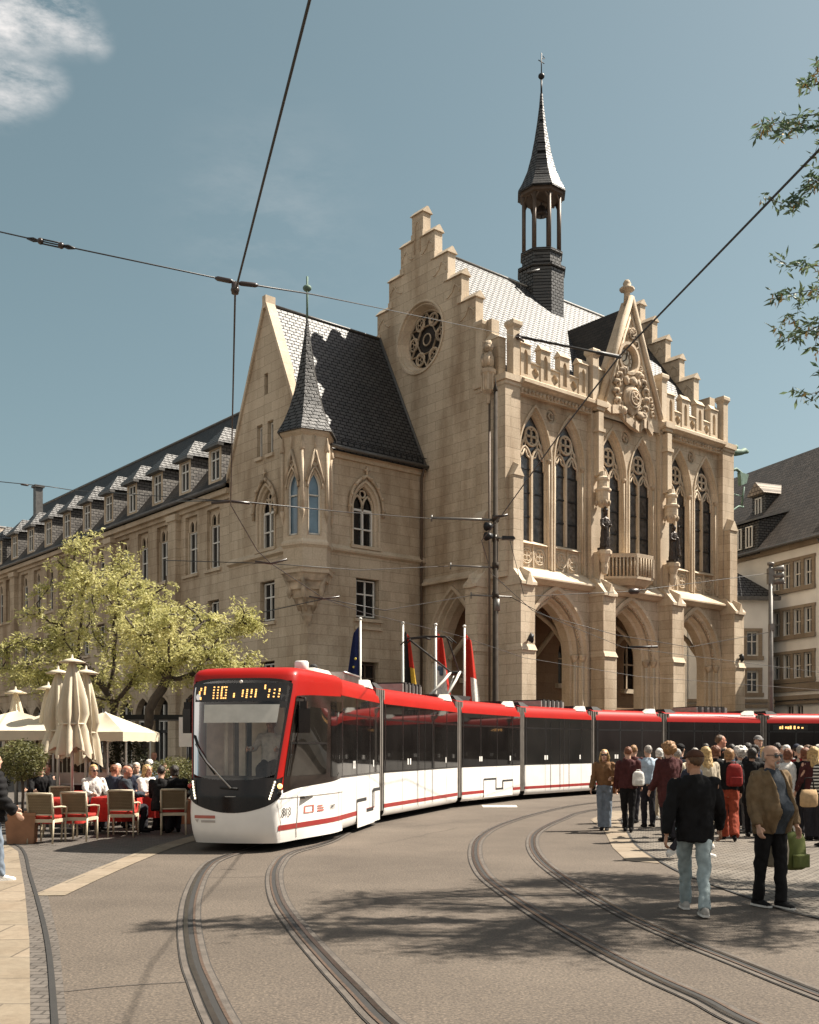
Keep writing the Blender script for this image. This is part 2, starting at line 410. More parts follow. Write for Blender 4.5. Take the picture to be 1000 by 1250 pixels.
# left pavement with its pale kerb slabs, the slot drain and the setts under the cafe
lk = [gp(37, 1250), gp(36, 1150), gp(30, 1085), gp(22, 1040)]
lk = [(lk[0][0] + .55, 2.0)] + lk + [(-9.0, 22.5), (-11.5, 26)]
lk_in = [(p[0] - .30 - .012*max(p[1]-10, 0), p[1]) for p in lk]
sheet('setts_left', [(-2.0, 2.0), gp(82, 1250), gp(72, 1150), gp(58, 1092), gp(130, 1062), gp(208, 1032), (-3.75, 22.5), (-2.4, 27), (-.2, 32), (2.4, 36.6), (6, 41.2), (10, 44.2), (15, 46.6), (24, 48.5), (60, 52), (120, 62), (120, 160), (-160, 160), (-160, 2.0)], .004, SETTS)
sheet('kerb_slabs', lk + [(-22, 26)] + list(reversed(lk_in)), .008, SLAB)
sheet('pavement', [(-160, 2.0)] + lk_in + [(-160, 26)], .012, SLAB2)
mb = MB(); pth = spline([Vector(p) for p in (gp(70, 1310), gp(67, 1250), gp(60, 1165), gp(50, 1115), gp(37, 1070), gp(25, 1035), (-8.3, 21), (-9.6, 25))], 6)
ribbon(mb, pth, -.022, .022, .013, GUTTER); mb.build('drain_path', kind='structure')
mb = MB(); pth = spline([Vector(p) for p in (gp(56, 1094), gp(105, 1072), gp(160, 1049), gp(212, 1030), (-3.7, 23), (-2.0, 28))], 6)
ribbon(mb, pth, -.22, .16, .009, SLAB); mb.build('kerb_band', kind='structure')
# right: the plaza setts, their drain and the pale slabs
edge = [gp(1000, 1122), gp(925, 1100), gp(860, 1077), gp(820, 1060), gp(780, 1035), gp(767, 1017), (5.1, 25.5), (6.3, 29), (8.6, 32.4), (12.5, 35.5), (18, 37.6), (30, 39.6), (60, 43)]
sheet('plaza_setts', edge + [(60, -5), (9, -5), (5.6, 6.8)], .004, SETTR)
mb = MB(); ep = spline([Vector(p) for p in [(5.6, 7.2)] + edge[:7]], 6); ribbon(mb, ep, -.02, .025, .013, GUTTER); mb.build('plaza_drain_path', kind='structure')
sheet('plaza_kerb_slabs', [gp(737, 1013), gp(748, 1035), gp(765, 1051), gp(806, 1054.5), gp(780, 1035.3), gp(766, 1017), (5.0, 25.5), (6.2, 29), (5.5, 29), (4.35, 25.5)], .008, SLAB)
# thin tar seams across the carriageway
mb = MB()
PATCHM = plain('old_tar_patch', (.125, .103, .081), .9, var=.35, scale=30, bump=.5, bscale=60)
SEAM = plain('tar_seam', (.05, .042, .036), .9)
mb2 = [[gp(70, 1212), gp(150, 1204), gp(232, 1199)], [gp(240, 1072), gp(300, 1071), gp(335, 1070)]]
for s_ in mb2:
    ribbon(mb, spline([Vector(p) for p in s_], 5), -.008, .008, .0045, SEAM)
rs = random.Random(9)
def crack(x0, y0, x1, y1, n=9, j=.05):
    a, b = Vector(gp(x0, y0)), Vector(gp(x1, y1)); pts = [a.lerp(b, k/n) + Vector((rs.gauss(0, j), rs.gauss(0, j))) for k in range(n+1)]
    ribbon(mb, pts, -.005, .005, .0045, SEAM)
for q in ((560, 1010, 470, 1030), (500, 1010, 590, 1000)): crack(*q)
mb.build('road_seam', kind='structure')
PATCH = plain('new_tar_patch', (.21, .178, .145), .9, var=.25, scale=9)
mb = MB(); mb.poly([gp(588, 983) + (.004,), gp(630, 983) + (.004,), gp(632, 985.5) + (.004,), gp(590, 985.5) + (.004,)], plain('road_paint', (.55, .5, .42), .8, var=.3, scale=8)); mb.build('road_marking', kind='structure')

# ------------------------------------------------------------------ tram tracks
RAILM = plain('rail_steel', (.17, .14, .115), .32, .9, var=.25, scale=8)
RUST = plain('rail_rust', (.085, .055, .038), .7, .3, var=.3, scale=20)
CONC = plain('track_concrete', (.088, .073, .060), .9, var=.3, scale=5, bump=.4, bscale=50)
SEAM2 = plain('joint_seal', (.035, .03, .026), .8)
def track(label, lpts, rpts):
    t = thing('tram_track', label, 'tram track', (0, 0, .006))
    for pts, sg in ((lpts, 1), (rpts, -1)):
        P = spline([Vector(p) for p in pts], 10)
        mb = MB()
        ribbon(mb, P, -.120, .120, .001, SEAM2); ribbon(mb, P, -.110, .110, .0045, CONC); ribbon(mb, P, -.062, .062, .0075, GUTTER)
        ribbon(mb, P, sg*.014, sg*.054, .0115, RAILM)           # running head
        ribbon(mb, P, sg*-.060, sg*-.036, .011, RUST)          # guard lip
        mb.build('rail', t)
    return t
# left track: points read on the road, carried on behind under the tram
L1 = [gp(272, 1252), gp(250, 1205), gp(237, 1170), gp(231, 1125), gp(236, 1090), gp(250, 1062), gp(272, 1047)]
R1 = [gp(472, 1250), gp(435, 1212), gp(400, 1175), gp(365, 1135), gp(342, 1102), gp(335, 1075), gp(339, 1057), gp(355, 1042)]
TRAMC = [(-2.0, 19.5), (-1.5, 23.6), (.15, 30.6), (2.65, 35.5), (5.75, 39.6), (9.4, 42.5), (14.1, 44.7), (20.2, 46.2), (32, 47.4), (60, 49)]
cl = [Vector(p) for p in TRAMC]
L1 = [(-.3, 4.0), (-.75, 5.4)] + L1 + [tuple(p) for p in offs(cl, .5)]
R1 = [(.55, 4.4), (.15, 5.9)] + R1 + [tuple(p) for p in offs(cl, -.5)]
track('left tram track whose rails run out from under the red tram', L1, R1)
L2 = [gp(907, 1247), gp(860, 1222), gp(800, 1195), gp(735, 1162), gp(670, 1125), gp(620, 1092), gp(590, 1067), gp(580, 1042), gp(587, 1022), gp(615, 1006), gp(665, 991), gp(720, 981)]
R2 = [gp(1000, 1215), gp(900, 1175), gp(830, 1147), gp(760, 1115), gp(695, 1077), gp(660, 1050), gp(650, 1030), gp(657, 1015), gp(685, 1001), gp(725, 989)]
L2 = [(2.80, 4.2), (2.42, 5.6)] + L2 + [(8.3, 35.2), (12.5, 38.2), (18, 40.2), (30, 42.2), (60, 45)]
R2 = [(3.66, 4.4), (3.30, 5.8)] + R2 + [(8.9, 34.3), (12.9, 37.2), (18.2, 39.2), (30, 41.2), (60, 44)]
track('curved tram track sweeping past the walking man in black', L2, R2)
# ------------------------------------------------------------------ tram
T_RED = plain('tram_red_paint', (.30, .0055, .0025), .42, var=.06, scale=2, coat=.05, spec=.22)
T_WHITE = plain('tram_white_paint', (.76, .73, .69), .32, var=.05, scale=3, coat=.3)
T_STRIPE = plain('tram_stripe_red', (.26, .02, .018), .35, var=.1)
T_BLACK = plain('tram_black_gloss', (.016, .011, .009), .14, var=.2, spec=.4)
T_GLASS = plain('tram_dark_glass', (.007, .006, .0055), .03, var=.5, scale=1.1, spec=.42)
T_GLASS2 = plain('tram_pillar_black', (.008, .007, .007), .25, var=.2)
T_WIND = plain('cab_glass', (.014, .012, .010), .03, var=.3, scale=2, spec=.6)
def clear_glass():
    m = bpy.data.materials.new('windshield_glass'); nt, N, L, b = nodes(m)
    tr = N.new('ShaderNodeBsdfTransparent'); tr.inputs['Color'].default_value = (.93, .91, .87, 1); gl = N.new('ShaderNodeBsdfGlossy'); gl.inputs['Roughness'].default_value = .02
    fr = N.new('ShaderNodeFresnel'); fr.inputs['IOR'].default_value = 1.65; mx = N.new('ShaderNodeMixShader')
    L.new(fr.outputs[0], mx.inputs[0]); L.new(tr.outputs[0], mx.inputs[1]); L.new(gl.outputs[0], mx.inputs[2]); L.new(mx.outputs[0], N['Material Output'].inputs['Surface'])
    return m
T_CLEAR = clear_glass()
T_CAB_REFL = plain('cab_reflection_beige', (.85, .78, .66), .6, var=.15)
T_CAB2 = plain('cab_panel_dark', (.05, .045, .04), .6, var=.3)
T_GREY = plain('tram_bellows_grey', (.15, .132, .115), .6, .0, var=.2, scale=6)
T_RUB = plain('tram_black_rubber', (.015, .014, .013), .8)
T_ROOF = plain('tram_roof_equipment', (.30, .29, .27), .5, .4, var=.2)
T_SIGN = plain('tram_sunblind', (.50, .48, .43), .6, var=.1)
AMBER = plain('led_amber', (.8, .4, .1), .5, emit=(1.0, .50, .16), es=.95)
LAMPW = plain('lamp_lit_white', (.9, .85, .75), .3, emit=(1.0, .86, .62), es=1.0)
LAMPO = plain('lamp_lit_orange', (.9, .5, .2), .3, emit=(1.0, .55, .2), es=1.0)
LAMPD = plain('lamp_red_lens', (.35, .03, .02), .2)
CHROME = plain('wiper_metal', (.4, .38, .36), .35, .8)

RJ = [(-2.24, 17.4), (-.65, 24.1), (1.43, 30.5), (3.70, 34.9), (6.75, 38.9), (9.95, 41.5), (14.6, 43.75), (20.6, 45.3)]
RJ = [Vector(p) for p in RJ]
HW = 1.15
TRAM = thing('tram', 'long red and white articulated tram curving across the street', 'tram', (-2.95, 17.5, 0))
def jdir(i):
    a = RJ[max(i-1, 0)]; b = RJ[min(i+1, len(RJ)-1)]
    return (b - a).normalized()
CJ = []
for i, p in enumerate(RJ):
    d = jdir(i) if i > 1 else Vector((.174, .985)) if i == 0 else (Vector((.174, .985)) + (RJ[2]-RJ[1]).normalized()).normalized()
    CJ.append(p + Vector((-d.y, d.x)) * HW)
CJ[0] = Vector((-2.95, 17.5))
def loc_m(a, b):
    d = (b - a); ln = d.length; d.normalize()
    return Matrix.Translation((a.x + 2.95, a.y - 17.5, 0)) @ Matrix.Rotation(math.atan2(d.y, d.x), 4, 'Z'), ln
# in a section frame x runs back along the axis, y = -HW is the side towards the plaza (tram's own left)
PROF = [(1.09, .17), (1.14, .24), (1.15, .34), (1.15, 1.16), (1.15, 2.74), (1.13, 2.86), (1.07, 3.0), (.97, 3.09), (.80, 3.14), (.4, 3.165)]
def shell(mb, x0, x1, i0, i1, mat, out=0.0, close=False):
    pr = PROF[i0:i1+1]
    ring = [(-(y + out), z) for y, z in pr] + [((y + out), z) for y, z in reversed(pr)]
    for seg in ([(-(y + out), z) for y, z in pr], [((y + out), z) for y, z in reversed(pr)]):
        n = len(seg)
        vs = [(x0, y, z) for y, z in seg] + [(x1, y, z) for y, z in seg]
        mb.add(vs, [(k, k+1, k+1+n, k+n) for k in range(n-1)], mat, True)
    return ring
def side(mb, x0, x1, z0, z1, out, mat, sides=(-1, 1)):
    for sg in sides:
        y = sg*(HW + out)
        mb.add([(x0, y, z0), (x1, y, z0), (x1, y, z1), (x0, y, z1)], [(0, 1, 2, 3)], mat)

def roofkit(mb, x, kind):
    if kind == 'hump':
        for sg in (-1, 1):
            mb.hexa([(x-.42, sg*.92-.14, 3.05), (x+.30, sg*.92-.14, 3.05), (x+.30, sg*.92+.10, 3.05), (x-.42, sg*.92+.10, 3.05),
                     (x+.05, sg*.86-.12, 3.24), (x+.34, sg*.86-.12, 3.24), (x+.34, sg*.86+.10, 3.24), (x+.05, sg*.86+.10, 3.24)], T_SIGN)
        mb.box(x+.0, x+.36, -.70, .70, 3.1, 3.245, T_RUB)
    elif kind == 'dark':
        mb.hexa([(x-.25, -.98, 3.04), (x+.40, -.98, 3.04), (x+.40, .98, 3.04), (x-.25, .98, 3.04), (x-.20, -.80, 3.25), (x+.1, -.80, 3.25), (x+.1, .80, 3.25), (x-.20, .80, 3.25)], T_RUB)
    elif kind == 'box':
        mb.box(x-.8, x+.8, -.75, .75, 3.14, 3.36, T_ROOF)
        for k in range(5): mb.box(x-.7+k*.3, x-.55+k*.3, -.78, .78, 3.16, 3.40, T_RUB)

def section(i, a, b, front=0.0, doors=(), notch=False):
    m, ln = loc_m(a, b)
    g = .28
    x0 = front if front else g
    x1 = ln - g
    body = MB()
    shell(body, x0, x1, 0, 3, T_WHITE)
    body.box(x0+.1, x1-.1, -1.0, 1.0, .16, .5, T_RUB)
    # end caps
    for xx in (x0, x1):
        body.poly([(xx, -y, z) for y, z in PROF] + [(xx, y, z) for y, z in reversed(PROF)], T_RUB)
    for x in [x0 + .05 + k*1.28 for k in range(int((x1-x0)/1.28)+1)]:
        side(body, x, x+.012, .24, 1.15, .003, T_GREY)
    sec = body.xf(m).build('body_section', TRAM)
    wb = MB(); shell(wb, x0, x1, 3, 4, T_GLASS, .006)
    x = x0 + .05; k = 0
    while x < x1 - .3:
        side(wb, x, x+.07, 1.17, 2.73, .009, T_GLASS2); x += 1.28
    side(wb, x0, x1, 2.36, 2.41, .009, T_GLASS2)
    side(wb, x0, x1, 1.165, 1.20, .009, T_GLASS2)
    for x in (x0 + (x1-x0)*.27, x0+(x1-x0)*.30, x0 + (x1-x0)*.8):
        side(wb, x, x+.09, 1.32, 1.47, .012, T_WHITE)
    wb.xf(m).build('window_band', sec)
    rf = MB(); shell(rf, x0, x1, 4, 9, T_RED, .008)
    rf.add([(x0, -.408, 3.165), (x1, -.408, 3.165), (x1, .408, 3.165), (x0, .408, 3.165)], [(0, 1, 2, 3)], T_RED)
    rf.xf(m).build('roof_fairing', sec)
    st = MB(); side(st, x0, x1, .36, .45, .005, T_STRIPE); st.xf(m).build('stripe', sec)
    if notch:
        dm = MB()
        xm = (x0 + x1) / 2 + .35
        for (p, q, z0, z1) in ((xm-1.05, xm-.1, .22, .80), (xm-.1, xm+.42, .22, .48), (xm+.42, xm+1.3, .22, .72)):
            side(dm, p, q, z0, z1, .010, T_WHITE)
        for (p, q, z0, z1) in ((xm-1.05, xm-.1, .74, .80), (xm-.16, xm-.1, .42, .8), (xm-.1, xm+.42, .42, .48), (xm+.42, xm+.48, .42, .72), (xm+.42, xm+1.3, .66, .72), (xm-1.07, xm-1.05, .22, .8), (xm+1.28, xm+1.3, .22, .72)):
            side(dm, p, q, z0, z1, .014, T_RUB)
        dm.xf(m).build('bogie_cover', sec)
    for dx in doors:
        d = MB()
        for sg in (-1, 1):
            for xx in (dx-.65, dx, dx+.65): side(d, xx-.012, xx+.012, .3, 2.62, .012, T_RUB)
        d.xf(m).build('door', sec)
    k = MB(); roofkit(k, x1-.55, 'hump'); 
    if i > 0: roofkit(k, x0+.35, 'dark')
    if i in (1, 3, 5): roofkit(k, (x0+x1)/2+.2, 'box')
    k.xf(m).build('roof_equipment', sec)
    return sec, m, ln

# ---- the nose of the first section
def nose_plan(z):
    if z < 2.97:
        a = .66 + .05*min(1, (z-.15)/.4) + (.15*max(0, min(1, (z-1.2)/1.5)))
        zz = [(.15, .12), (.32, .02), (.6, 0), (.95, .02), (1.25, .08), (2.0, .27), (2.6, .44), (2.97, .58)]
    else:
        a = .86; zz = [(2.97, .58), (3.2, .8)]
    xf = zz[0][1]
    for (p, q) in zip(zz, zz[1:]):
        if p[0] <= z <= q[0]: xf = p[1] + (q[1]-p[1])*(z-p[0])/(q[0]-p[0])
    return xf, a
def nose_ctrl(z):
    xf, a = nose_plan(z)
    return [Vector((xf, 0)), Vector((xf+.02, .5*a)), Vector((xf+.10, a)), Vector((xf+.34, a+.10)), Vector((xf+.85, a+.19)), Vector((2.3, 1.12)), Vector((3.1, 1.15))]
def nose_xy(t, z):
    sg = -1 if t < 0 else 1
    c = nose_ctrl(z); u = min(abs(t), 1)*6; i = min(int(u), 5); f = u - i
    p0 = c[i-1] if i > 0 else Vector((c[1].x, -c[1].y)); p1 = c[i]; p2 = c[i+1]; p3 = c[i+2] if i < 5 else Vector((3.9, 1.15))
    q = .5*((2*p1) + (p2-p0)*f + (2*p0-5*p1+4*p2-p3)*f*f + (3*p1-p0-3*p2+p3)*f**3)
    return q.x, sg*q.y
def NS(t, z, out=0.0):
    x, y = nose_xy(t, z)
    if out:
        x2, y2 = nose_xy(t+.01, z); x1, y1 = nose_xy(t-.01, z)
        tx, ty = x2-x1, y2-y1; l = math.hypot(tx, ty) or 1
        x += -ty/l*out; y += tx/l*out
        if (-ty*-1 + 0) and x > 9: pass
    return (x, y, z)
m0, ln0 = loc_m(CJ[0], CJ[1])
sec0, m0, ln0 = section(0, CJ[0], CJ[1], front=3.0, notch=False)
NT = 48
ts = [-1 + 2*i/NT for i in range(NT+1)]
nb = MB()
zs = [.15, .2, .27, .36, .5, .65, .8, .92]
nb.grid([[NS(t, z) for t in ts] for z in zs], T_WHITE)
nb.add([NS(t, .15) for t in ts], [tuple(range(NT+1))], T_RUB)
nose = nb.xf(m0).build('nose', TRAM)
nr = MB()
zs = [.92, 1.05, 1.3, 1.7, 2.1, 2.5, 2.88, 2.97]
rows = [[NS(t, z) for t in ts] for z in zs]
TW = .345
for k, (zz, sc) in enumerate(((3.03, .985), (3.08, .95), (3.12, .88), (3.15, .76), (3.165, .55), (3.17, .0))):
    row = []
    for t in ts:
        x, y = nose_xy(t, 2.97)
        row.append((x*sc + 3.1*(1-sc) if sc else 3.1, y*sc, zz))
    rows.append(row)
k_ = len(zs)
nr.grid(rows[:2], T_RED); nr.grid(rows[k_-2:], T_RED)      # below and above the glass; the glass bay itself is left open
i0 = min(i for i, t in enumerate(ts) if t > -TW) ; i1 = max(i for i, t in enumerate(ts) if t < TW)
nr.grid([r[:i0+1] for r in rows[1:k_-1]], T_RED); nr.grid([r[i1:] for r in rows[1:k_-1]], T_RED)
nr.xf(m0).build('cab_shell', nose)
def patch(f, na, nb_, mat, out, mbx=None):
    mbx = mbx or MB()
    mbx.grid([[NS(*f(a/na, b/nb_), out) for a in range(na+1)] for b in range(nb_+1)], mat)
    return mbx
lerp = lambda p, q, f: p + (q-p)*f
TA = .345
def f_mask(a, b):
    t = lerp(-TA, TA, a); e = (abs(t)/TA)
    return t, lerp(.66 + .20*e**2.2, 1.24, b)
patch(f_mask, 28, 16, T_BLACK, .006).xf(m0).build('front_mask', nose)
def f_ws(a, b):
    t = lerp(-.320, .320, a); e = abs(t)/.320
    return t, lerp(1.20 + .10*e**3, 2.885 - .12*e**5, b)
fm = MB()
for (fa, na_, nb2) in ((lambda a, b: (lerp(-TA, TA, a), lerp(2.52, 2.925 - .10*(abs(lerp(-TA, TA, a))/TA)**5, b)), 28, 5), (lambda a, b: (lerp(-TA, -.318, a), lerp(1.24, 2.52, b)), 2, 12), (lambda a, b: (lerp(.318, TA, a), lerp(1.24, 2.52, b)), 2, 12)):
    patch(fa, na_, nb2, T_BLACK, .006, fm)
fm.xf(m0).build('windshield_frame', nose)
it = MB()        # driver's cab behind the glass
it.box(1.50, 1.55, -1.0, 1.0, .9, 2.9, T_CAB2)
for (p, q, z0, z1, m_) in ((-.95, -.55, 1.0, 2.5, T_CAB_REFL), (-.50, -.30, 1.0, 2.45, T_CAB_REFL), (-.18, .10, 1.0, 2.5, T_CAB_REFL), (.22, .34, 1.0, 2.5, T_CAB_REFL), (.45, .95, 1.0, 2.5, T_CAB_REFL)):  # pale upright strips stand in for facade reflections on the windscreen
    it.box(1.40, 1.48, p, q, z0, z1, m_)
it.hexa([(.22, -.72, 1.0), (.22, .72, 1.0), (.95, .85, 1.0), (.95, -.85, 1.0), (.30, -.72, 1.18), (.30, .72, 1.18), (.95, .85, 1.25), (.95, -.85, 1.25)], T_CAB2)
it.box(.95, 2.2, -1.0, 1.0, .86, .90, T_CAB2)
it.tube([(1.35, .55, .9), (1.15, .5, 1.6), (1.15, .48, 2.2)], .05, T_CAB_REFL, 7); it.obox((1.34, -.35, 1.55), .12, .46, .8, 0, T_CAB2)
it.tube([(1.5, -.9, 1.2), (1.2, -.75, 1.9), (1.25, -.7, 2.4)], .04, T_CAB_REFL, 6)
it.xf(m0).build('cab_interior', nose)
ws = patch(f_ws, 28, 16, T_CLEAR, .011)
ws.xf(m0); wso = ws.build('windshield', nose)
sb = MB()
patch(lambda a, b: (lerp(-.27, .24, a), lerp(2.16, 2.47, b)), 12, 2, T_SIGN, .0145, sb)
sb.xf(m0).build('sun_blind', wso)
sb = MB()
patch(lambda a, b: (lerp(-.30, .31, a), lerp(2.52, 2.84, b)), 12, 2, T_GLASS2, .0145, sb)
# lit dots of the destination sign, column by column as they stand
SIG = []
def colm(x, ys):
    for y in ys: SIG.append((x, y))
colm(110, (160, 175)); colm(122, (130, 145, 210, 222)); colm(158, (120, 135, 150, 165, 178)); 
for x in (240, 280): colm(x, (120, 145, 168, 192, 215))
colm(318, (120, 135, 150, 165, 180, 195, 215)); colm(340, (120, 215)); colm(360, (120, 145, 168, 192, 215))
colm(440, (178, 192, 205)); colm(522, (150, 165, 180, 200)); colm(562, (145, 160, 178, 195, 210)); colm(604, (145, 160, 175, 205)); colm(645, (145, 160, 175, 190, 205))
colm(725, (108, 122, 135)); colm(765, (145, 160, 190, 207)); colm(808, (145, 175, 205)); colm(848, (140, 155, 180, 205))
for x, y in SIG:
    t = lerp(.325, -.335, (x-40)/(960-40)); z = 2.82 - (y-95)/150*.30
    p = Vector(NS(t, z, .017)); sb.obox(p, .02, .022, .021, 0, AMBER)
sb.xf(m0).build('destination_sign', wso)
# wiper
wp = MB()
P = [NS(.29, 1.80, .05), NS(.2, 1.50, .06), NS(.0, 1.07, .05)]
wp.tube(P, .014, CHROME, 6); P = [NS(.31, 1.95, .03), NS(.26, 1.65, .04), NS(.14, 1.3, .03)]; wp.tube(P, .016, T_RUB, 6)
wp.tube([NS(-.05, 1.06, .03), NS(.09, 1.08, .03)], .02, T_RUB, 6)
wp.xf(m0).build('wiper', nose)
# headlights
for sg in (-1, 1):
    hl = MB()
    f = (lambda sg: lambda a, b: (sg*lerp(.27 + .03*b, .42 + .02*b, a), lerp(.80 + .13*a, 1.20 + .06*a, b)))(sg)
    patch(f, 8, 6, T_BLACK, .016, hl)
    for k in range(7):
        z = .90 + k*.045; p = NS(sg*(.290 + .006*k), z, .025); hl.obox(p, .022, .022, .034, 0, LAMPW)
    p = NS(sg*.385, 1.10, .02); hl.ball(p, .045, .05, .045, LAMPO if sg < 0 else LAMPD, 10, 6)
    p = NS(sg*.385, .98, .012); hl.ball(p, .04, .05, .05, T_GLASS, 10, 6)
    hl.xf(m0).build('headlight', nose)
# cab side windows
for sg in (-1, 1):
    cw = MB()
    f = (lambda sg: lambda a, b: (sg*lerp(lerp(.47, .43, b), 1.0, a), lerp(lerp(.98, 1.17, a), 2.62 + .10*a, b)))(sg)
    patch(f, 20, 10, T_BLACK, .008, cw)
    f = (lambda sg: lambda a, b: (sg*lerp(lerp(.50, .47, b), .80, a), lerp(1.26, 2.45, b)))(sg)
    patch(f, 14, 8, T_WIND, .013, cw)
    f = (lambda sg: lambda a, b: (sg*lerp(.832, .99, a), lerp(1.20, 2.6, b)))(sg)
    patch(f, 5, 4, T_GLASS, .013, cw)
    f = (lambda sg: lambda a, b: (sg*lerp(.50, .80, a), lerp(1.80, 1.84, b)))(sg); patch(f, 10, 1, T_GLASS2, .017, cw)
    cw.xf(m0).build('cab_window', nose)
    wl = MB()
    f = (lambda sg: lambda a, b: (sg*lerp(.40, 1.0, a), lerp(.90, lerp(1.02, 1.17, a), b)))(sg)
    patch(f, 20, 3, T_WHITE, .004, wl)
    f = (lambda sg: lambda a, b: (sg*lerp(.40, 1.0, a), lerp(.36, .45, b)))(sg); patch(f, 16, 1, T_STRIPE, .006, wl)
    for t in (.44, .66, .93):
        f = (lambda sg, t: lambda a, b: (sg*lerp(t, t+.004, a), lerp(.2, .92, b)))(sg, t); patch(f, 1, 6, T_GREY, .007, wl)
    f = (lambda sg: lambda a, b: (sg*lerp(.40, 1.0, a), lerp(.885, .893, b)+.0*a))(sg); patch(f, 12, 1, T_GREY, .007, wl)
    wl.xf(m0).build('cab_panel', nose)
    mr = MB()
    p = Vector(NS(sg*.52, 2.42, .10)); mr.tube([NS(sg*.5, 2.60, 0), NS(sg*.5, 2.58, .12), p], .02, T_BLACK, 6)
    mr.obox(p + Vector((0, 0, -.22)), .07, .20, .42, -sg*.5, T_BLACK)
    mr.obox(p + Vector((0, 0, .05)), .09, .12, .12, 0, T_BLACK)
    mr.xf(m0).build('mirror', nose)
# bumper seams, sticker, fleet number, badge
bs = MB()
for sg in (-1, 1):
    f = (lambda sg: lambda a, b: (sg*lerp(.36 - .12*(1-b)*0 + .09*(1-b), .366 + .09*(1-b), a), lerp(.42, .84, b)))(sg)
    patch(f, 1, 6, T_GREY, .005, bs)
patch(lambda a, b: (lerp(.13, .30, a), lerp(.565, .615, b)), 6, 1, plain('sticker_red', (.42, .12, .09), .5), .006, bs)
patch(lambda a, b: (lerp(.13, .245, a), lerp(.495, .535, b)), 6, 1, plain('sticker_grey', (.42, .38, .35), .5), .006, bs)
bs.poly([NS(.295, .545, .007), NS(.262, .545, .007), NS(.278, .49, .007)], plain('sticker_grey', (.42, .38, .35), .5))
patch(lambda a, b: (lerp(-.035, .05, a), lerp(.925, .937, b)), 4, 1, CHROME, .010, bs)
bs.ball(NS(.0, 2.86, .016), .012, .03, .03, T_WHITE, 10, 6)
bs.xf(m0).build('bumper_trim', nose)
def side_text(txt, t, z, size, mat, name):
    x1, y1 = nose_xy(-t-.03, z); x0, y0 = nose_xy(-t+.03, z)
    d = Vector((x1-x0, y1-y0)).normalized()
    p = NS(-t, z, .014)
    mw = m0 @ Matrix.Translation(p) @ Matrix.Rotation(math.atan2(d.y, d.x), 4, 'Z') @ Matrix.Rotation(PI/2, 4, 'X')
    return text_mesh(txt, size, mat, name, nose, mw)
DKT = plain('lettering_dark', (.06, .055, .05), .5)
side_text('.813', .52, .66, .20, DKT, 'fleet_number')
side_text('VMT', .845, .64, .13, DKT, 'lettering')
lg = MB()
for (t0, t1, z0, z1) in ((.70, .745, .715, .73), (.70, .745, .60, .615), (.70, .706, .615, .715), (.739, .745, .615, .715), (.76, .79, .60, .63), (.76, .79, .65, .67), (.76, .785, .69, .71)):
    patch((lambda t0, t1, z0, z1: lambda a, b: (-lerp(t0, t1, a), lerp(z0, z1, b)))(t0, t1, z0, z1), 2, 1, plain('sticker_red', (.42, .12, .09), .5), .010, lg)
lg.xf(m0).build('logo', nose)
# roof of the cab: aerial drum, air-conditioning hood, cable rack
rk = MB()
rk.lathe([(.0, 0), (.13, 0), (.13, .22), (.11, .25), (0, .25)], (2.1, -.62, 3.08), T_WHITE, 14)
rk.hexa([(2.3, -.8, 3.08), (4.0, -.8, 3.10), (4.0, .6, 3.10), (2.3, .6, 3.08), (2.5, -.75, 3.24), (3.8, -.7, 3.27), (3.8, .5, 3.27), (2.5, .5, 3.24)], T_SIGN)
for k in range(12):
    rk.box(4.1 + k*.12, 4.14 + k*.12, -.95, -.6, 3.1, 3.27, CHROME)
rk.tube([(4.05, -.95, 3.26), (5.5, -.95, 3.26)], .02, CHROME, 6); rk.tube([(4.05, -.62, 3.26), (5.5, -.62, 3.26)], .02, CHROME, 6)
rk.ball((3.4, -.5, 3.32), .08, .08, .06, T_RUB)
rk.xf(m0).build('roof_equipment', nose)
# first section: low doors cut into its white side
dm = MB()
for (p, q, z0, z1) in ((4.35, 5.25, .10, .62), (5.25, 6.1, .10, .42), (6.1, 6.7, .12, .78)):
    side(dm, p, q, z0, z1, .012, T_WHITE)
for (p, q, z0, z1) in ((4.35, 5.25, .62, .69), (5.25, 5.95, .37, .44), (5.9, 5.97, .37, .83), (5.95, 6.7, .78, .85), (4.34, 4.36, .1, .69)):
    side(dm, p, q, z0, z1, .016, T_RUB)
dm.xf(m0).build('bogie_cover', sec0)

secs = [sec0]
for i in range(1, 7):
    ln = (CJ[i+1]-CJ[i]).length
    s_, m_, l_ = section(i, CJ[i], CJ[i+1], notch=(i in (2, 4)), doors=(() if i in (2, 4) else (ln*.5,)))
    secs.append(s_)
    if i == 1: pm, pl = m_, l_
    if i == 2: pm2, pl2 = m_, l_
    if i == 6:
        sg = MB(); side(sg, .55, 2.2, 2.44, 2.68, .012, T_GLASS2)
        sg.xf(m_).build('side_sign', s_)
        lt = MB(); xx = .85; rl = random.Random(6)
        while xx < 1.95:
            w_ = rl.uniform(.05, .10); z0_ = 2.50 + rl.choice((0, 0, .02)); z1_ = rl.choice((2.58, 2.60, 2.63)); side(lt, xx, xx+w_, z0_, z1_, .016, AMBER, (-1,)); xx += w_ + rl.choice((.025, .03, .10))
        lt.xf(m_).build('sign_lettering', s_)
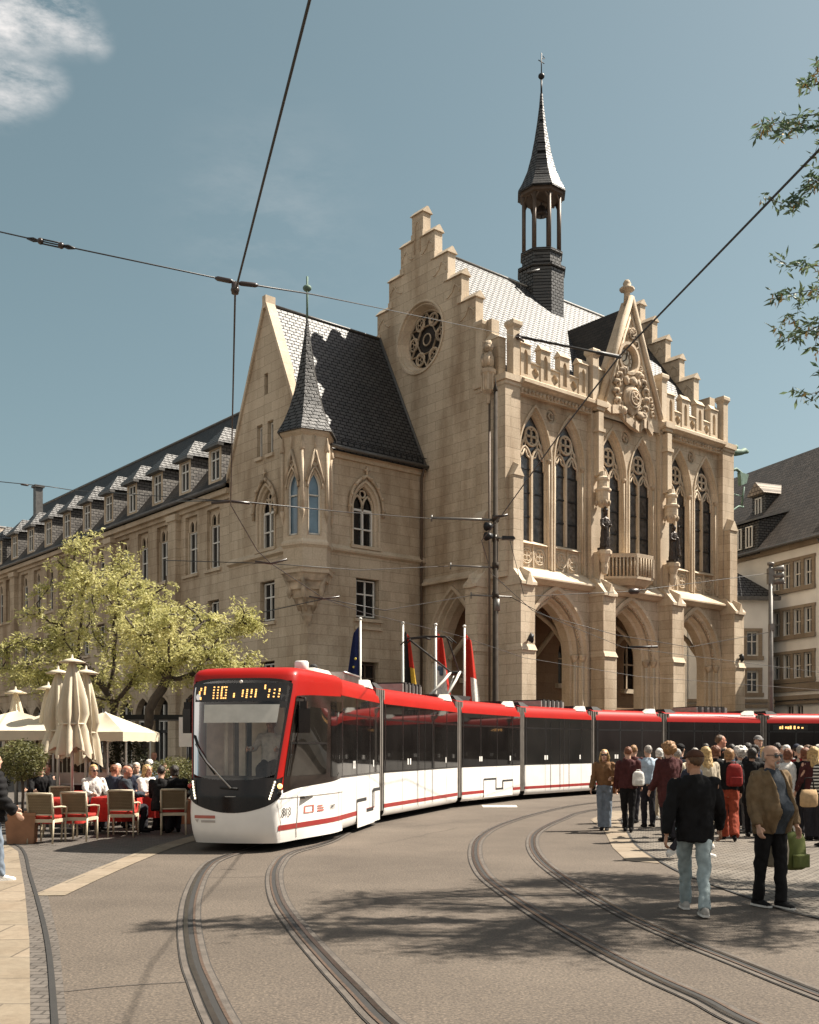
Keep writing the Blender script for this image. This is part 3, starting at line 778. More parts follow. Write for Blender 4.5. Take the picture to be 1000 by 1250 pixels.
# gangway bellows
for i in range(1, 7):
    d = jdir(i); m = Matrix.Translation((CJ[i].x + 2.95, CJ[i].y - 17.5, 0)) @ Matrix.Rotation(math.atan2(d.y, d.x), 4, 'Z')
    b = MB()
    for k, x in enumerate((-.28, -.21, -.14, -.07, 0, .07, .14, .21, .28)):
        w_ = 1.155 if k % 2 == 0 else 1.11
        b.box(x-.036, x+.036, -w_, w_, .30, 3.06, T_GREY)
    b.box(-.16, .16, -.9, .9, .14, .3, T_RUB)
    b.xf(m).build('bellows', TRAM)
# wheels glimpsed under the skirts
for i in (0, 2, 4, 6):
    a, b2 = CJ[i], CJ[i+1]; m, ln = loc_m(a, b2)
    for xx in (ln*.5-.75+(.7 if i == 0 else 0), ln*.5+.75+(.7 if i == 0 else 0)):
        wmb = MB()
        for sg in (-1, 1): wmb.tube([(xx, sg*.46, .31), (xx, sg*.56, .31)], .30, T_RUB, 20)
        wmb.tube([(xx, -.5, .31), (xx, .5, .31)], .07, T_RUB, 8)
        wmb.xf(m).build('wheel_pair', TRAM)
# pantograph over the second joint
pg = MB()
x = 1.15
for sg in (-1, 1): pg.box(x-.6, x+1.0, sg*.55-.04, sg*.55+.04, 3.22, 3.30, T_RUB)
pg.box(x-.5, x+.9, -.6, .6, 3.17, 3.22, T_RUB)
knee = (x+1.15, 0, 4.10); top = (x-.75, 0, 4.95)
for sg in (-1, 1):
    pg.tube([(x-.1, sg*.3, 3.28), (knee[0]-.35, sg*.20, 3.82), (knee[0], sg*.16, 4.08)], .045, T_SIGN, 7)
    pg.tube([(knee[0], sg*.14, 4.08), (top[0], sg*.62, top[2])], .028, T_RUB, 6)
pg.tube([(x+.55, 0, 3.3), (knee[0]-.1, 0, 3.95)], .02, T_SIGN, 6)
pg.tube([(knee[0]+.06, -.2, 4.06), (knee[0]+.06, .2, 4.06)], .06, T_RUB, 8)
for dx in (-.12, .14):
    pg.tube([(top[0]+dx, -.85, top[2]-.16), (top[0]+dx, -.62, top[2]+.03), (top[0]+dx, 0, top[2]+.06), (top[0]+dx, .62, top[2]+.03), (top[0]+dx, .85, top[2]-.16)], .022, T_RUB, 6)
pg.tube([(top[0]-.12, 0, top[2]), (top[0]+.14, 0, top[2])], .03, T_RUB, 6)
pg.xf(pm2).build('pantograph', TRAM)
# ------------------------------------------------------------------ town hall: local x = along the front, y = into the building, z up
TH = thing('town_hall', 'sandstone Gothic town hall with stepped gables, pointed arcade, oriel wing and bell turret', 'town hall', (4.13, 45.15, 0), math.atan2(.641, .7676))
FR = lambda w0: (lambda a, b, d: (a, w0 + d, b))
GA = lambda u0: (lambda a, b, d: (u0 + d, a, b))
def arch(c, z0, hw, zs, za, n=9):
    r = za - zs; Rr = (hw*hw + r*r) / (2*hw)
    pts = [(c-hw, z0)]
    a1 = math.asin(min(1, r/Rr))
    for i in range(n + 1):
        a = a1 * i / n
        pts.append((c - hw + Rr - Rr*math.cos(a), zs + Rr*math.sin(a)))
    for i in range(n - 1, -1, -1):
        a = a1 * i / n
        pts.append((c + hw - Rr + Rr*math.cos(a), zs + Rr*math.sin(a)))
    pts.append((c+hw, z0))
    return pts
def rect(a0, a1, z0, z1): return [(a0, z0), (a1, z0), (a1, z1), (a0, z1)]
def circ(c, z, r, n=28): return [(c + r*math.cos(2*PI*i/n), z + r*math.sin(2*PI*i/n)) for i in range(n)]
def p3(fn, pts, d): return [fn(p[0], p[1], d) for p in pts]
def ring_mould(mb, fn, c, z0, specs, mat, n=9):
    """specs: list of (hw, zs, za, depth) from outer to inner; strips between neighbours"""
    prev = None
    for hw, zs, za, d in specs:
        A = arch(c, z0, hw, zs, za, n)
        if prev: mb.band(fn, prev[0], prev[1], A, d, mat)
        prev = (A, d)
def gothic_head(mb, fn, c, hw, zs, za, d, mat, r=.055, bars=True, z0=None):
    """two lancets under a circle with four lobes"""
    h = hw/2
    for s in (-1, 1):
        A = arch(c + s*h, zs - .35, h*.96, zs - .05, zs + .62, 6)
        mb.tube(p3(fn, A, d), r, mat, 6)
        for k in (-1, 1):
            mb.tube(p3(fn, [(c+s*h+k*h*.9, zs+.10), (c+s*h+k*h*.35, zs+.22), (c+s*h+k*.02, zs+.50)], d), r*.7, mat, 5)
    zc = zs + (za-zs)*.55; rc = min(hw*.50, (za-zs)*.26)
    mb.tube(p3(fn, circ(c, zc, rc, 18), d), r, mat, 6, closed=True)
    for k in range(4):
        a = PI/4 + k*PI/2
        mb.tube(p3(fn, circ(c + rc*.5*math.cos(a), zc + rc*.5*math.sin(a), rc*.44, 10), d), r*.6, mat, 5, closed=True)
    for s in (-1, 1):
        mb.tube(p3(fn, [(c + s*hw*.95, zs+.25), (c + s*hw*.62, zs + (za-zs)*.42), (c+s*rc*.9, zc+rc*.2)], d), r*.8, mat, 5)
        mb.tube(p3(fn, circ(c + s*hw*.62, zs + (za-zs)*.36, hw*.17, 10), d), r*.6, mat, 5, closed=True)

BAY = 5.235
bc = [3.10 + BAY*k for k in range(3)]
HU, HD = 16.55, 11.75       # front length, depth
RZ, RW = 25.35, 5.86        # ridge
EZ = 18.3
# ---- front wall, lower: the arcade
fw = MB()
holes = [arch(c, .02, 2.02, 5.9, 8.72) for c in bc]
fw.wall(FR(0), rect(0, HU, 0, 9.0), holes, .05, STONE)
wmb = fw.build('front_wall', TH)
for c in bc:
    am = MB()
    ring_mould(am, FR(0), c, .0, [(2.16, 5.9, 8.93, -.07), (2.16, 5.9, 8.93, -.10), (2.02, 5.9, 8.74, -.10), (1.96, 5.9, 8.66, .06), (1.86, 5.9, 8.56, .10), (1.80, 5.9, 8.50, .30), (1.70, 5.9, 8.40, .24), (1.62, 5.9, 8.32, .46), (1.50, 5.9, 8.20, .52), (1.50, 5.9, 8.20, 1.0)], STONE2)
    for s in (-1, 1):     # jamb shafts and their capitals
        for hw, d, r in ((1.90, .10, .07), (1.64, .36, .08)):
            am.tube([(c+s*hw, d, 0), (c+s*hw, d, 5.75)], r, STONE2, 8)
            am.lathe([(r, 0), (r+.07, .14), (r+.10, .26), (r+.11, .32), (r+.02, .34)], (c+s*hw, d, 5.62), CARVE, 8)
    # band of carved leaves in the arch
    A = arch(c, 5.9, 1.83, 5.9, 8.53, 22)
    for q in A[1:-1:1]:
        am.ball((q[0], .17, q[1]), .075, .06, .075, CARVE, 6, 4, .5, q[0])
    am.build('arch', TH)
# ---- front wall, upper: paired traceried windows in three bays
fw = MB(); holes = []
for c in bc:
    for s in (-1, 1): holes.append(arch(c + s*1.12, 9.62, 1.0, 14.45, 16.66))
    holes.append(circ(c - .06, 16.5, .36))
fw.wall(FR(.2), rect(0, HU, 9.0, 17.15), holes, .12, STONE)
fw.build('front_wall', TH)
for c in bc:
    rd = MB(); ci = circ(c-.06, 16.5, .36); c2 = circ(c-.06, 16.5, .28)
    rd.band(FR(.2), ci, .0, c2, .10, STONE2, True); rd.poly([(p[0], .33, p[1]) for p in c2], CARVE)
    rd.tube([(p[0], .25, p[1]) for p in circ(c-.06, 16.5, .15, 12)], .03, CARVE, 5, closed=True)
    for k in range(6):
        a = k*PI/3; rd.ball((c-.06+.13*math.cos(a), .30, 16.5+.13*math.sin(a)), .07, .05, .07, CARVE, 6, 4)
    rd.build('roundel', TH)
    for s in (-1, 1):
        cc = c + s*1.12
        wb = MB()
        ring_mould(wb, FR(.2), cc, 9.62, [(1.07, 14.45, 16.80, -.0), (1.07, 14.45, 16.80, -.06), (1.0, 14.45, 16.67, -.06), (.97, 14.45, 16.62, .06), (.92, 14.45, 16.53, .05), (.89, 14.45, 16.47, .15), (.85, 14.45, 16.40, .14), (.82, 14.45, 16.34, .28)], STONE2, 11)
        # jamb shafts
        for k in (-1, 1):
            wb.tube([(cc+k*.93, .24, 9.7), (cc+k*.93, .24, 14.4)], .05, STONE2, 6)
            wb.lathe([(.05, 0), (.09, .12), (.11, .2), (.06, .22)], (cc+k*.93, .24, 14.32), CARVE, 8)
        # sloping sill and blind panel below the glass
        wb.hexa([(cc-.84, .20, 10.66), (cc+.84, .20, 10.66), (cc+.84, .5, 10.66), (cc-.84, .5, 10.66), (cc-.84, .24, 10.70), (cc+.84, .24, 10.70), (cc+.84, .5, 10.84), (cc-.84, .5, 10.84)], STONE2)
        win = wb.build('window', TH)
        gl = MB(); gl.poly([(p[0], .52, p[1]) for p in arch(cc, 10.8, .84, 14.45, 16.36)], LEADG); gl.build('glass', win)
        tr = MB(); f = FR(.44)
        tr.box(cc-.055, cc+.055, .38, .52, 10.84, 14.6, STONE2)
        gothic_head(tr, f, cc, .82, 14.35, 16.34, 0, STONE2, .06)
        tr.build('tracery', win)
        lb = MB()
        for z in (11.9, 12.95, 14.0): lb.box(cc-.82, cc+.82, .47, .51, z-.03, z+.03, IRON)
        for k in (-.82, .82): lb.box(cc+k-.03, cc+k+.03, .46, .515, 10.84, 14.4, IRON)
        lb.build('iron_bar', win)
        bp = MB(); bp.box(cc-.86, cc+.86, .36, .40, 9.62, 10.66, STONE)
        for q in (-.41, .41):
            bp.tube(p3(FR(.34), circ(cc+q, 10.14, .34, 14), 0), .04, STONE2, 5, closed=True)
            for k in range(4):
                a = PI/4 + k*PI/2; bp.tube(p3(FR(.34), circ(cc+q+.15*math.cos(a), 10.14+.15*math.sin(a), .12, 8), 0), .03, STONE2, 5, closed=True)
        for q in (-.84, 0, .84): bp.box(cc+q-.04, cc+q+.04, .29, .37, 9.62, 10.66, STONE2)
        bp.build('blind_tracery', win)
# ---- string course with its sloping weathering
for a, b in ((.86, 5.34), (6.19, 10.46), (11.36, 15.7)):
    sc = MB()
    sc.hexa([(a, -.12, 8.86), (b, -.12, 8.86), (b, .2, 8.86), (a, .2, 8.86), (a, -.42, 9.05), (b, -.42, 9.05), (b, .2, 9.05), (a, .2, 9.05)], STONE2)
    sc.hexa([(a, -.42, 9.05), (b, -.42, 9.05), (b, .22, 9.05), (a, .22, 9.05), (a, -.42, 9.12), (b, -.42, 9.12), (b, .22, 9.60), (a, .22, 9.60)], STONE2)
    sc.build('string_course', TH)
# ---- buttresses
def buttress(u0, u1, name='buttress', fn=None):
    b = MB(); P = -.85
    T = fn or (lambda x, y, z: (x, y, z))
    def hx(v, m): b.hexa([T(*q) for q in v], m)
    def bx(x0, x1, y0, y1, z0, z1, m): hx([(x0,y0,z0),(x1,y0,z0),(x1,y1,z0),(x0,y1,z0),(x0,y0,z1),(x1,y0,z1),(x1,y1,z1),(x0,y1,z1)], m)
    bx(u0-.03, u1+.03, P-.12, 0, 0, 1.1, STONE)
    bx(u0, u1, P-.06, 0, 1.1, 5.85, STONE)
    hx([(u0-.03, P-.12, 5.85), (u1+.03, P-.12, 5.85), (u1+.03, 0, 5.85), (u0-.03, 0, 5.85), (u0, P, 6.1), (u1, P, 6.1), (u1, 0, 6.1), (u0, 0, 6.1)], STONE2)
    bx(u0, u1, P, 0, 6.1, 8.62, STONE)
    bx(u0-.04, u1+.04, P-.1, .05, 8.62, 8.74, STONE2)
    hx([(u0-.04, P-.1, 8.74), (u1+.04, P-.1, 8.74), (u1+.04, .05, 8.74), (u0-.04, .05, 8.74), (u0+.0, -.30, 9.45), (u1-.0, -.30, 9.45), (u1, .05, 9.45), (u0, .05, 9.45)], STONE2)
    um = (u0+u1)/2
    hx([(um-.22, P-.13, 8.60), (um+.22, P-.13, 8.60), (um+.22, -.3, 8.60), (um-.22, -.3, 8.60), (um-.02, P-.13, 9.15), (um+.02, P-.13, 9.15), (um+.02, -.3, 9.5), (um-.02, -.3, 9.5)], STONE2)
    return b
bu = [(0, .86), (5.34, 6.19), (10.46, 11.38), (15.70, 16.57)]
for u0, u1 in bu: buttress(u0, u1).build('buttress', TH)
# left corner buttress faces the other way
buttress(.9, 1.66, fn=lambda x, y, z: (y, x, z)).build('buttress', TH)
# upper slender piers between the bays and the two corner piers
pr = MB()
for u in (5.77, 10.92):
    pr = MB(); pr.box(u-.34, u+.34, -.06, .25, 9.3, 17.1, STONE2); pr.box(u-.17, u+.17, -.36, 0, 9.3, 10.7, STONE2); pr.box(u-.17, u+.17, -.36, 0, 14.2, 17.1, STONE2)
    pr.box(u-.25, u+.25, -.42, 0, 16.2, 16.35, STONE2)
    pr.build('pier', TH)
pr = MB(); pr.box(-.2, .72, -.13, 1.68, 9.0, 17.4, STONE); pr.box(0, .6, -.42, -.1, 9.2, 13.3, STONE)
pr.hexa([(-.02, -.46, 13.3), (.62, -.46, 13.3), (.62, -.1, 13.3), (-.02, -.1, 13.3), (.28, -.46, 13.75), (.32, -.46, 13.75), (.32, -.1, 13.95), (.28, -.1, 13.95)], STONE2)
pr.box(-.5, -.18, .95, 1.6, 9.2, 11.6, STONE); pr.hexa([(-.54, .9, 11.6), (-.18, .9, 11.6), (-.18, 1.65, 11.6), (-.54, 1.65, 11.6), (-.2, .95, 12.0), (-.18, .95, 12.0), (-.18, 1.6, 12.0), (-.2, 1.6, 12.0)], STONE2)
pr.build('corner_pier', TH)
pr = MB(); pr.box(15.75, 16.75, -.13, 1.5, 9.0, 17.4, STONE); pr.box(15.85, 16.5, -.5, -.1, 9.2, 13.0, STONE)
pr.hexa([(15.82, -.55, 13.0), (16.53, -.55, 13.0), (16.53, -.1, 13.0), (15.82, -.1, 13.0), (16.15, -.55, 13.5), (16.2, -.55, 13.5), (16.2, -.1, 13.7), (16.15, -.1, 13.7)], STONE2)
pr.build('corner_pier', TH)
# ---- cornice with its carved frieze
co = MB()
for a, b, w in ((.72, 5.5, .2), (6.05, 10.7, .2), (11.1, 15.75, .2)):
    if a == 6.05: segs = ((6.05, 6.3), (10.5, 10.7))
    else: segs = ((a, b),)
    for (p, q) in segs:
        co.box(p, q, -.05, .3, 17.02, 17.28, STONE2)
        co.hexa([(p, -.05, 17.28), (q, -.05, 17.28), (q, .3, 17.28), (p, .3, 17.28), (p, -.34, 17.42), (q, -.34, 17.42), (q, .3, 17.42), (p, .3, 17.42)], STONE2)
        co.box(p, q, -.38, .3, 17.42, 17.56, STONE2)
        co.hexa([(p, -.36, 17.56), (q, -.36, 17.56), (q, .3, 17.56), (p, .3, 17.56), (p, .05, 17.80), (q, .05, 17.80), (q, .3, 17.80), (p, .3, 17.80)], STONE2)
        k = p + .12
        while k < q - .05:
            co.ball((k, -.07, 17.16), .09, .09, .10, CARVE, 6, 4, .6, k); k += .235
for (x0, x1, y0, y1) in ((-.3, .82, -.25, 1.78), (5.42, 6.12, -.42, .3), (10.57, 11.27, -.42, .3), (15.65, 16.85, -.25, 1.6)):
    co.box(x0, x1, y0, y1, 17.36, 17.62, STONE2); co.box(x0+.08, x1-.08, y0+.08, y1-.08, 17.2, 17.36, STONE2)
co.build('cornice', TH)
# ---- battlement with pierced panels and corner posts
def battlement(a, b, n=4):
    pb = MB(); w0, w1 = .10, .42
    mw = .62; gap = ((b-a) - n*mw) / max(n-1, 1)
    for k in range(n):
        x = a + k*(mw+gap)
        h = [arch(x+mw/2, 17.95, .13, 18.75, 19.05, 5)]
        pb.wall(FR(w0), rect(x, x+mw, 17.78, 19.25), h, .10, STONE2)
        pb.box(x+.02, x+mw-.02, w0+.10, w1, 17.78, 19.25, STONE2)
        pb.add([(x, w0, 17.78), (x, w1, 17.78), (x, w1, 19.25), (x, w0, 19.25)], [(0, 1, 2, 3)], STONE2)
        pb.add([(x+mw, w0, 17.78), (x+mw, w1, 17.78), (x+mw, w1, 19.25), (x+mw, w0, 19.25)], [(0, 1, 2, 3)], STONE2)
        pb.hexa([(x-.05, w0-.06, 19.25), (x+mw+.05, w0-.06, 19.25), (x+mw+.05, w1+.06, 19.25), (x-.05, w1+.06, 19.25), (x-.03, (w0+w1)/2-.03, 19.5), (x+mw+.03, (w0+w1)/2-.03, 19.5), (x+mw+.03, (w0+w1)/2+.03, 19.5), (x-.03, (w0+w1)/2+.03, 19.5)], STONE2)
        if k < n-1:
            g0, g1 = x+mw, x+mw+gap
            gm = (g0+g1)/2
            lobes = []
            for q in range(4):
                for t in range(6):
                    a_ = q*PI/2 - PI/3 + t*(2*PI/3)/5
                    lobes.append((gm + .115*math.cos(q*PI/2) + .11*math.cos(a_), 18.12 + .125*math.sin(q*PI/2) + .12*math.sin(a_)))
            pb.wall(FR(w0+.04), rect(g0, g1, 17.78, 18.5), [lobes], .12, STONE2)
            pb.box(g0, g1, w0+.165, w1-.02, 17.78, 18.5, STONE)
            pb.hexa([(g0, w0-.02, 18.5), (g1, w0-.02, 18.5), (g1, w1, 18.5), (g0, w1, 18.5), (g0, w0+.1, 18.62), (g1, w0+.1, 18.62), (g1, w1-.1, 18.62), (g0, w1-.1, 18.62)], STONE2)
    pb.build('battlement', TH)
battlement(.98, 5.38); battlement(6.16, 6.78, 1); battlement(9.85, 10.47, 1); battlement(11.32, 15.62)
def post(u, w, z0, z1, s=.40):
    b = MB(); b.box(u-s/2, u+s/2, w-s/2, w+s/2, z0, z1, STONE2)
    b.lathe([(s*.7, 0), (s*1.0, .16), (s*1.0, .30), (s*.85, .36)], (u, w, z1-.02), STONE2, 4, False, PI/4)
    b.build('corner_post', TH)
for u in (.58, 5.77, 10.92, 16.15): post(u, .16, 17.6, 19.75)
post(-.02, 1.45, 17.6, 19.95, .42)
post(16.45, 1.3, 17.6, 19.1, .36)
cp = MB(); cp.box(-.12, .3, .35, 1.25, 17.6, 19.3, STONE); cp.hexa([(-.16, .3, 19.3), (.34, .3, 19.3), (.34, 1.3, 19.3), (-.16, 1.3, 19.3), (-.1, .78, 19.6), (.3, .78, 19.6), (.3, .82, 19.6), (-.1, .82, 19.6)], STONE2)
cp.build('battlement', TH)
# ---- stepped gables
ST = [(1.90, 21.58), (2.82, 22.88), (3.73, 24.2), (4.63, 25.52)]
def gable(u0, th, hole):
    g = MB()
    out = [(0, 9.0 if hole else 17.0)]
    pr = [(0, 19.3)] if False else []
    left = [(1.10, 17.6), (1.10, 21.58-1.3)]
    xs = [1.10, 1.90, 2.82, 3.73, 4.63, 5.46]
    tops = [20.3, 21.58, 22.88, 24.2, 25.52]
    prof = []
    for k in range(5):
        prof += [(xs[k], tops[k]), (xs[k+1], tops[k])]
    prof[0] = (0.9, 20.3)
    prof = prof[0:]
    full = [(0.9, 17.2)] + prof + [(5.46, 26.7), (6.26, 26.7)] + [(2*RW - a, b) for a, b in reversed(prof)] + [(2*RW-.9, 17.2)]
    z0 = 9.0
    if hole:
        full = [(.0, 0), (.0, 17.2)] + full + [(2*RW, 17.2), (2*RW, 0)]
        hs = [circ(5.66, 20.88, 1.62, 40), arch(3.40, .02, 1.60, 5.9, 8.85)]
    else: hs = []
    g.wall(GA(u0), full, hs, .02, STONE)
    # back face and step tops
    top = [(0.9, 17.2)] + prof + [(5.46, 26.7), (6.26, 26.7)] + [(2*RW - a, b) for a, b in reversed(prof)] + [(2*RW-.9, 17.2)]
    g.wall(GA(u0+th), top, hs[:1], 0, STONE)
    g.band(GA(u0), top, 0, top, th, STONE2)
    o = g.build('stepped_gable', TH)
    # copings with small arched sinkings under each step
    c = MB()
    def cop(a0, a1, z):
        c.hexa([(u0-.09, a0-.07, z), (u0+th+.09, a0-.07, z), (u0+th+.09, a1+.07, z), (u0-.09, a1+.07, z), (u0+th*.42, a0-.07, z+.30), (u0+th*.58, a0-.07, z+.30), (u0+th*.58, a1+.07, z+.30), (u0+th*.42, a1+.07, z+.30)], STONE2)
    for k in range(1, 5):
        cop(xs[k], xs[k+1], tops[k]); cop(2*RW-xs[k+1], 2*RW-xs[k], tops[k])
        for sg in (1, -1):
            f = (lambda sg: lambda a: a if sg > 0 else 2*RW - a)(sg)
            m_ = (xs[k]+xs[k+1])/2
            c.tube([(u0-.01, f(xs[k]+.14), tops[k]-.75), (u0-.01, f(xs[k]+.14), tops[k]-.55), (u0-.01, f(m_-.02), tops[k]-.30), (u0-.01, f(m_+.16), tops[k]-.62), (u0-.01, f(xs[k+1]), tops[k]-.80), (u0-.01, f(xs[k+1]+.1), tops[k]-.78)], .035, STONE2, 5)
            c.box(u0-.05, u0+.02, *sorted((f(xs[k+1]-.02), f(xs[k+1]+.26))), tops[k]+.02, tops[k]+.32, STONE2)
    cop(5.46, 6.26, 26.7)
    c.tube(p3(GA(u0-.01), arch(5.86, 24.9, .2, 26.0, 26.35, 5), 0), .035, STONE2, 5)
    c.build('coping', o)
    return o
g1 = gable(0.0, .46, True)
# rose window
rw = MB(); f = GA(0)
cz, cw = 20.88, 5.66
prev = None
for r, d in ((1.70, .0), (1.70, -.06), (1.60, -.06), (1.56, .06), (1.50, .05), (1.36, .38), (1.30, .36), (1.27, .46)):
    A = circ(cw, cz, r, 40)
    if prev: rw.band(f, prev[0], prev[1], A, d, STONE2, True, True)
    prev = (A, d)
rwo = rw.build('rose_window', TH)
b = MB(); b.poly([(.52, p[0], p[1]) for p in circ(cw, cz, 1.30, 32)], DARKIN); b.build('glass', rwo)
b = MB(); f = GA(.42)
for k in range(3):
    for sg in (0, PI/3):
        pass
star = [(cw + 1.26*math.cos(PI/2 + k*2*PI/3), cz + 1.26*math.sin(PI/2 + k*2*PI/3)) for k in range(3)]
star2 = [(cw + 1.26*math.cos(-PI/2 + k*2*PI/3), cz + 1.26*math.sin(-PI/2 + k*2*PI/3)) for k in range(3)]
for s_ in (star, star2): b.tube(p3(f, s_, 0), .06, CARVE, 6, closed=True, smooth=False)
for k in range(6):
    a = k*PI/3
    b.tube(p3(f, circ(cw + .94*math.cos(a), cz + .94*math.sin(a), .29, 14), 0), .055, CARVE, 5, closed=True)
    for q in range(3):
        a2 = a + q*2*PI/3; b.tube(p3(f, circ(cw + .94*math.cos(a) + .13*math.cos(a2), cz + .94*math.sin(a)+.13*math.sin(a2), .12, 8), 0), .03, CARVE, 4, closed=True)
b.tube(p3(f, circ(cw, cz, .27, 12), 0), .04, CARVE, 5, closed=True)
b.build('tracery', rwo)
# gable arch into the porch
am = MB()
ring_mould(am, GA(0), 3.40, 0, [(1.72, 5.9, 9.02, 0), (1.72, 5.9, 9.02, -.09), (1.60, 5.9, 8.86, -.09), (1.54, 5.9, 8.8, .06), (1.44, 5.9, 8.7, .08), (1.38, 5.9, 8.62, .28), (1.28, 5.9, 8.5, .26), (1.18, 5.9, 8.36, .52), (1.18, 5.9, 8.36, 1.0)], STONE2)
for s in (-1, 1):
    am.tube([(.12, 3.4+s*1.48, 0), (.12, 3.4+s*1.48, 5.75)], .07, STONE2, 8); am.lathe([(.07, 0), (.14, .14), (.17, .28), (.09, .32)], (.12, 3.4+s*1.48, 5.62), CARVE, 8)
am.build('arch', TH)
sc = MB(); sc.hexa([(-.25, 1.66, 9.2), (0, 1.66, 9.2), (0, 5.4, 9.2), (-.25, 5.4, 9.2), (-.25, 1.66, 9.3), (0, 1.66, 9.55), (0, 5.4, 9.55), (-.25, 5.4, 9.3)], STONE2)
sc.build('string_course', TH)
g2 = gable(16.10, .46, False)
# right and rear walls, floors
b = MB(); b.box(16.5, 16.56, 0, HD, 9.0, 17.4, STONE); b.box(16.5, 16.56, 4.6, HD, 0, 9.0, STONE); b.box(.47, HU, HD, HD+.3, 0, 17.6, STONE); b.build('rear_wall', TH)
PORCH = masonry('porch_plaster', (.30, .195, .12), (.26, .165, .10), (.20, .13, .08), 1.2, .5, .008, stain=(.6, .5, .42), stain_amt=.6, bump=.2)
# porch behind the arcade: piers' backs, back wall with windows and doors, vault
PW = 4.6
b = MB()
hs = [arch(bc[0]-.5, .02, 1.15, 2.6, 4.4), rect(bc[1]-1.5, bc[1]-.3, .6, 2.9), arch(bc[1]+.7, 5.0, .7, 6.4, 7.6), rect(bc[2]-.9, bc[2]+.1, 1.0, 2.6), arch(bc[0]-.6, 5.0, .75, 6.8, 7.9), arch(bc[2]+.6, 4.9, .6, 6.6, 7.6)]
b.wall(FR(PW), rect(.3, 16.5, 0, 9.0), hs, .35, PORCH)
b.box(.3, 16.5, 0.3, PW, 8.95, 9.0, PORCH)
b.box(.3, 16.5, .0, PW+.3, -.02, .10, SLAB)
b.build('porch_wall', TH)
b = MB()
for h in hs: b.poly([(p[0], PW+.34, p[1]) for p in h], GLASS)
pw = b.build('porch_window', TH)
b = MB()
for h in hs:
    x0 = min(p[0] for p in h); x1 = max(p[0] for p in h); z0 = min(p[1] for p in h); z1 = max(p[1] for p in h)
    m_ = (x0+x1)/2
    b.box(m_-.05, m_+.05, PW+.26, PW+.33, z0, z1-.05, STONE2)
    if z0 > 4: b.box(x0, x1, PW+.26, PW+.33, (z0+z1)/2-.04, (z0+z1)/2+.04, STONE2); b.box(x0-.25, x1+.25, PW-.25, PW, z0-.25, z0-.02, STONE2)
b.build('frame', pw)
b = MB()   # vault ribs
for c in bc:
    for s in (-1, 1):
        b.tube([(c+s*2.3, .9, 5.8), (c+s*1.5, 1.6, 7.4), (c, 2.6, 8.85), (c-s*1.5, 3.6, 7.4), (c-s*2.3, PW-.1, 5.8)], .13, STONE2, 6)
b.build('vault_rib', TH)
# inner piers seen through the arches
for u in (5.77, 10.92):
    b = MB(); b.box(u-.65, u+.65, .05, 1.0, 0, 8.9, STONE); b.build('pier', TH)
b = MB(); b.box(.05, .95, .05, .9, 0, 8.9, STONE); b.box(15.75, 16.5, .05, 1.0, 0, 8.9, STONE); b.build('pier', TH)
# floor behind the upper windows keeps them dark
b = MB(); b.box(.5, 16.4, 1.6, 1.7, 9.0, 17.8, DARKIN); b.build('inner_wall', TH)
# ---- main roof
ez, ew = 18.0, .45
rf = MB()
for sgn in (0, 1):
    w_ = ew if sgn == 0 else 2*RW-ew
    rf.add([(.44, w_, ez), (16.14, w_, ez), (16.14, RW, RZ), (.44, RW, RZ)], [(0, 1, 2, 3)], SLATE)
rf.tube([(.4, RW, RZ+.02), (16.15, RW, RZ+.02)], .08, STEEL, 6)
roof = rf.build('roof', TH)
# ---- clock gable over the middle bay
cu, cw0 = 8.30, -.02
ga = MB()
A = [(cu-2.25, 17.1), (cu-2.25, 17.9), (cu, 23.05), (cu+2.25, 17.9), (cu+2.25, 17.1)]
ga.wall(FR(cw0), A, [circ(cu-.15, 20.2, .58, 30)], .28, STONE2)
ga.band(FR(cw0), A, 0, A, .55, STONE2)
ga.wall(FR(cw0+.55), A, [], 0, STONE2)
gab = ga.build('clock_gable', TH)
cm = MB()
for s in (-1, 1):      # raking mouldings
    cm.tube([(cu+s*2.30, cw0-.06, 17.75), (cu, cw0-.06, 23.15)], .15, STONE2, 6)
    cm.tube([(cu+s*1.92, cw0-.02, 17.75), (cu, cw0-.02, 22.35)], .07, STONE2, 5)
cm.lathe([(.17, 0), (.14, .5), (.16, .62), (.36, .70), (.36, .80), (.17, .88), (.20, 1.02), (.12, 1.18), (0, 1.22)], (cu, cw0+.2, 22.85), STONE2, 8)
cm.build('finial', gab)
ck = MB()
ck.poly([(p[0], cw0+.2, p[1]) for p in circ(cu-.15, 20.2, .6, 30)], plain('clock_stone', (.30, .24, .17), .7))
ck.poly([(p[0], cw0+.17, p[1]) for p in circ(cu-.15, 20.2, .24, 20)], plain('clock_cream', (.62, .56, .45), .6))
prev = None
for r, d in ((.78, 0), (.78, -.09), (.64, -.10), (.58, .02), (.55, .18)):
    A2 = circ(cu-.15, 20.2, r, 30)
    if prev: ck.band(FR(cw0), prev[0], prev[1], A2, d, CARVE, True, True)
    prev = (A2, d)
for k in range(12):
    a = k*PI/6; ck.obox((cu-.15+.41*math.sin(a), cw0+.17, 20.2+.41*math.cos(a)), .05, .03, .15, 0, WHITEF if k % 3 else WHITEF)
clo = ck.build('clock', gab)
h = MB(); h.tube([(cu-.15, cw0+.14, 20.2), (cu-.15+.1, cw0+.14, 20.55)], .025, IRON, 5); h.tube([(cu-.15, cw0+.14, 20.2), (cu-.15-.22, cw0+.14, 20.06)], .03, IRON, 5); h.build('clock_hand', clo)
re = MB()               # coat of arms with its scrolls
ce = (cu-.05, 18.25)
re.ball((ce[0], cw0-.12, ce[1]), .62, .22, .74, CARVE, 14, 8, .15, 3)
re.tube([(ce[0]+p[0], cw0-.28, ce[1]+p[1]) for p in circ(0, 0, .42, 20)], .07, CARVE, 6, closed=True)
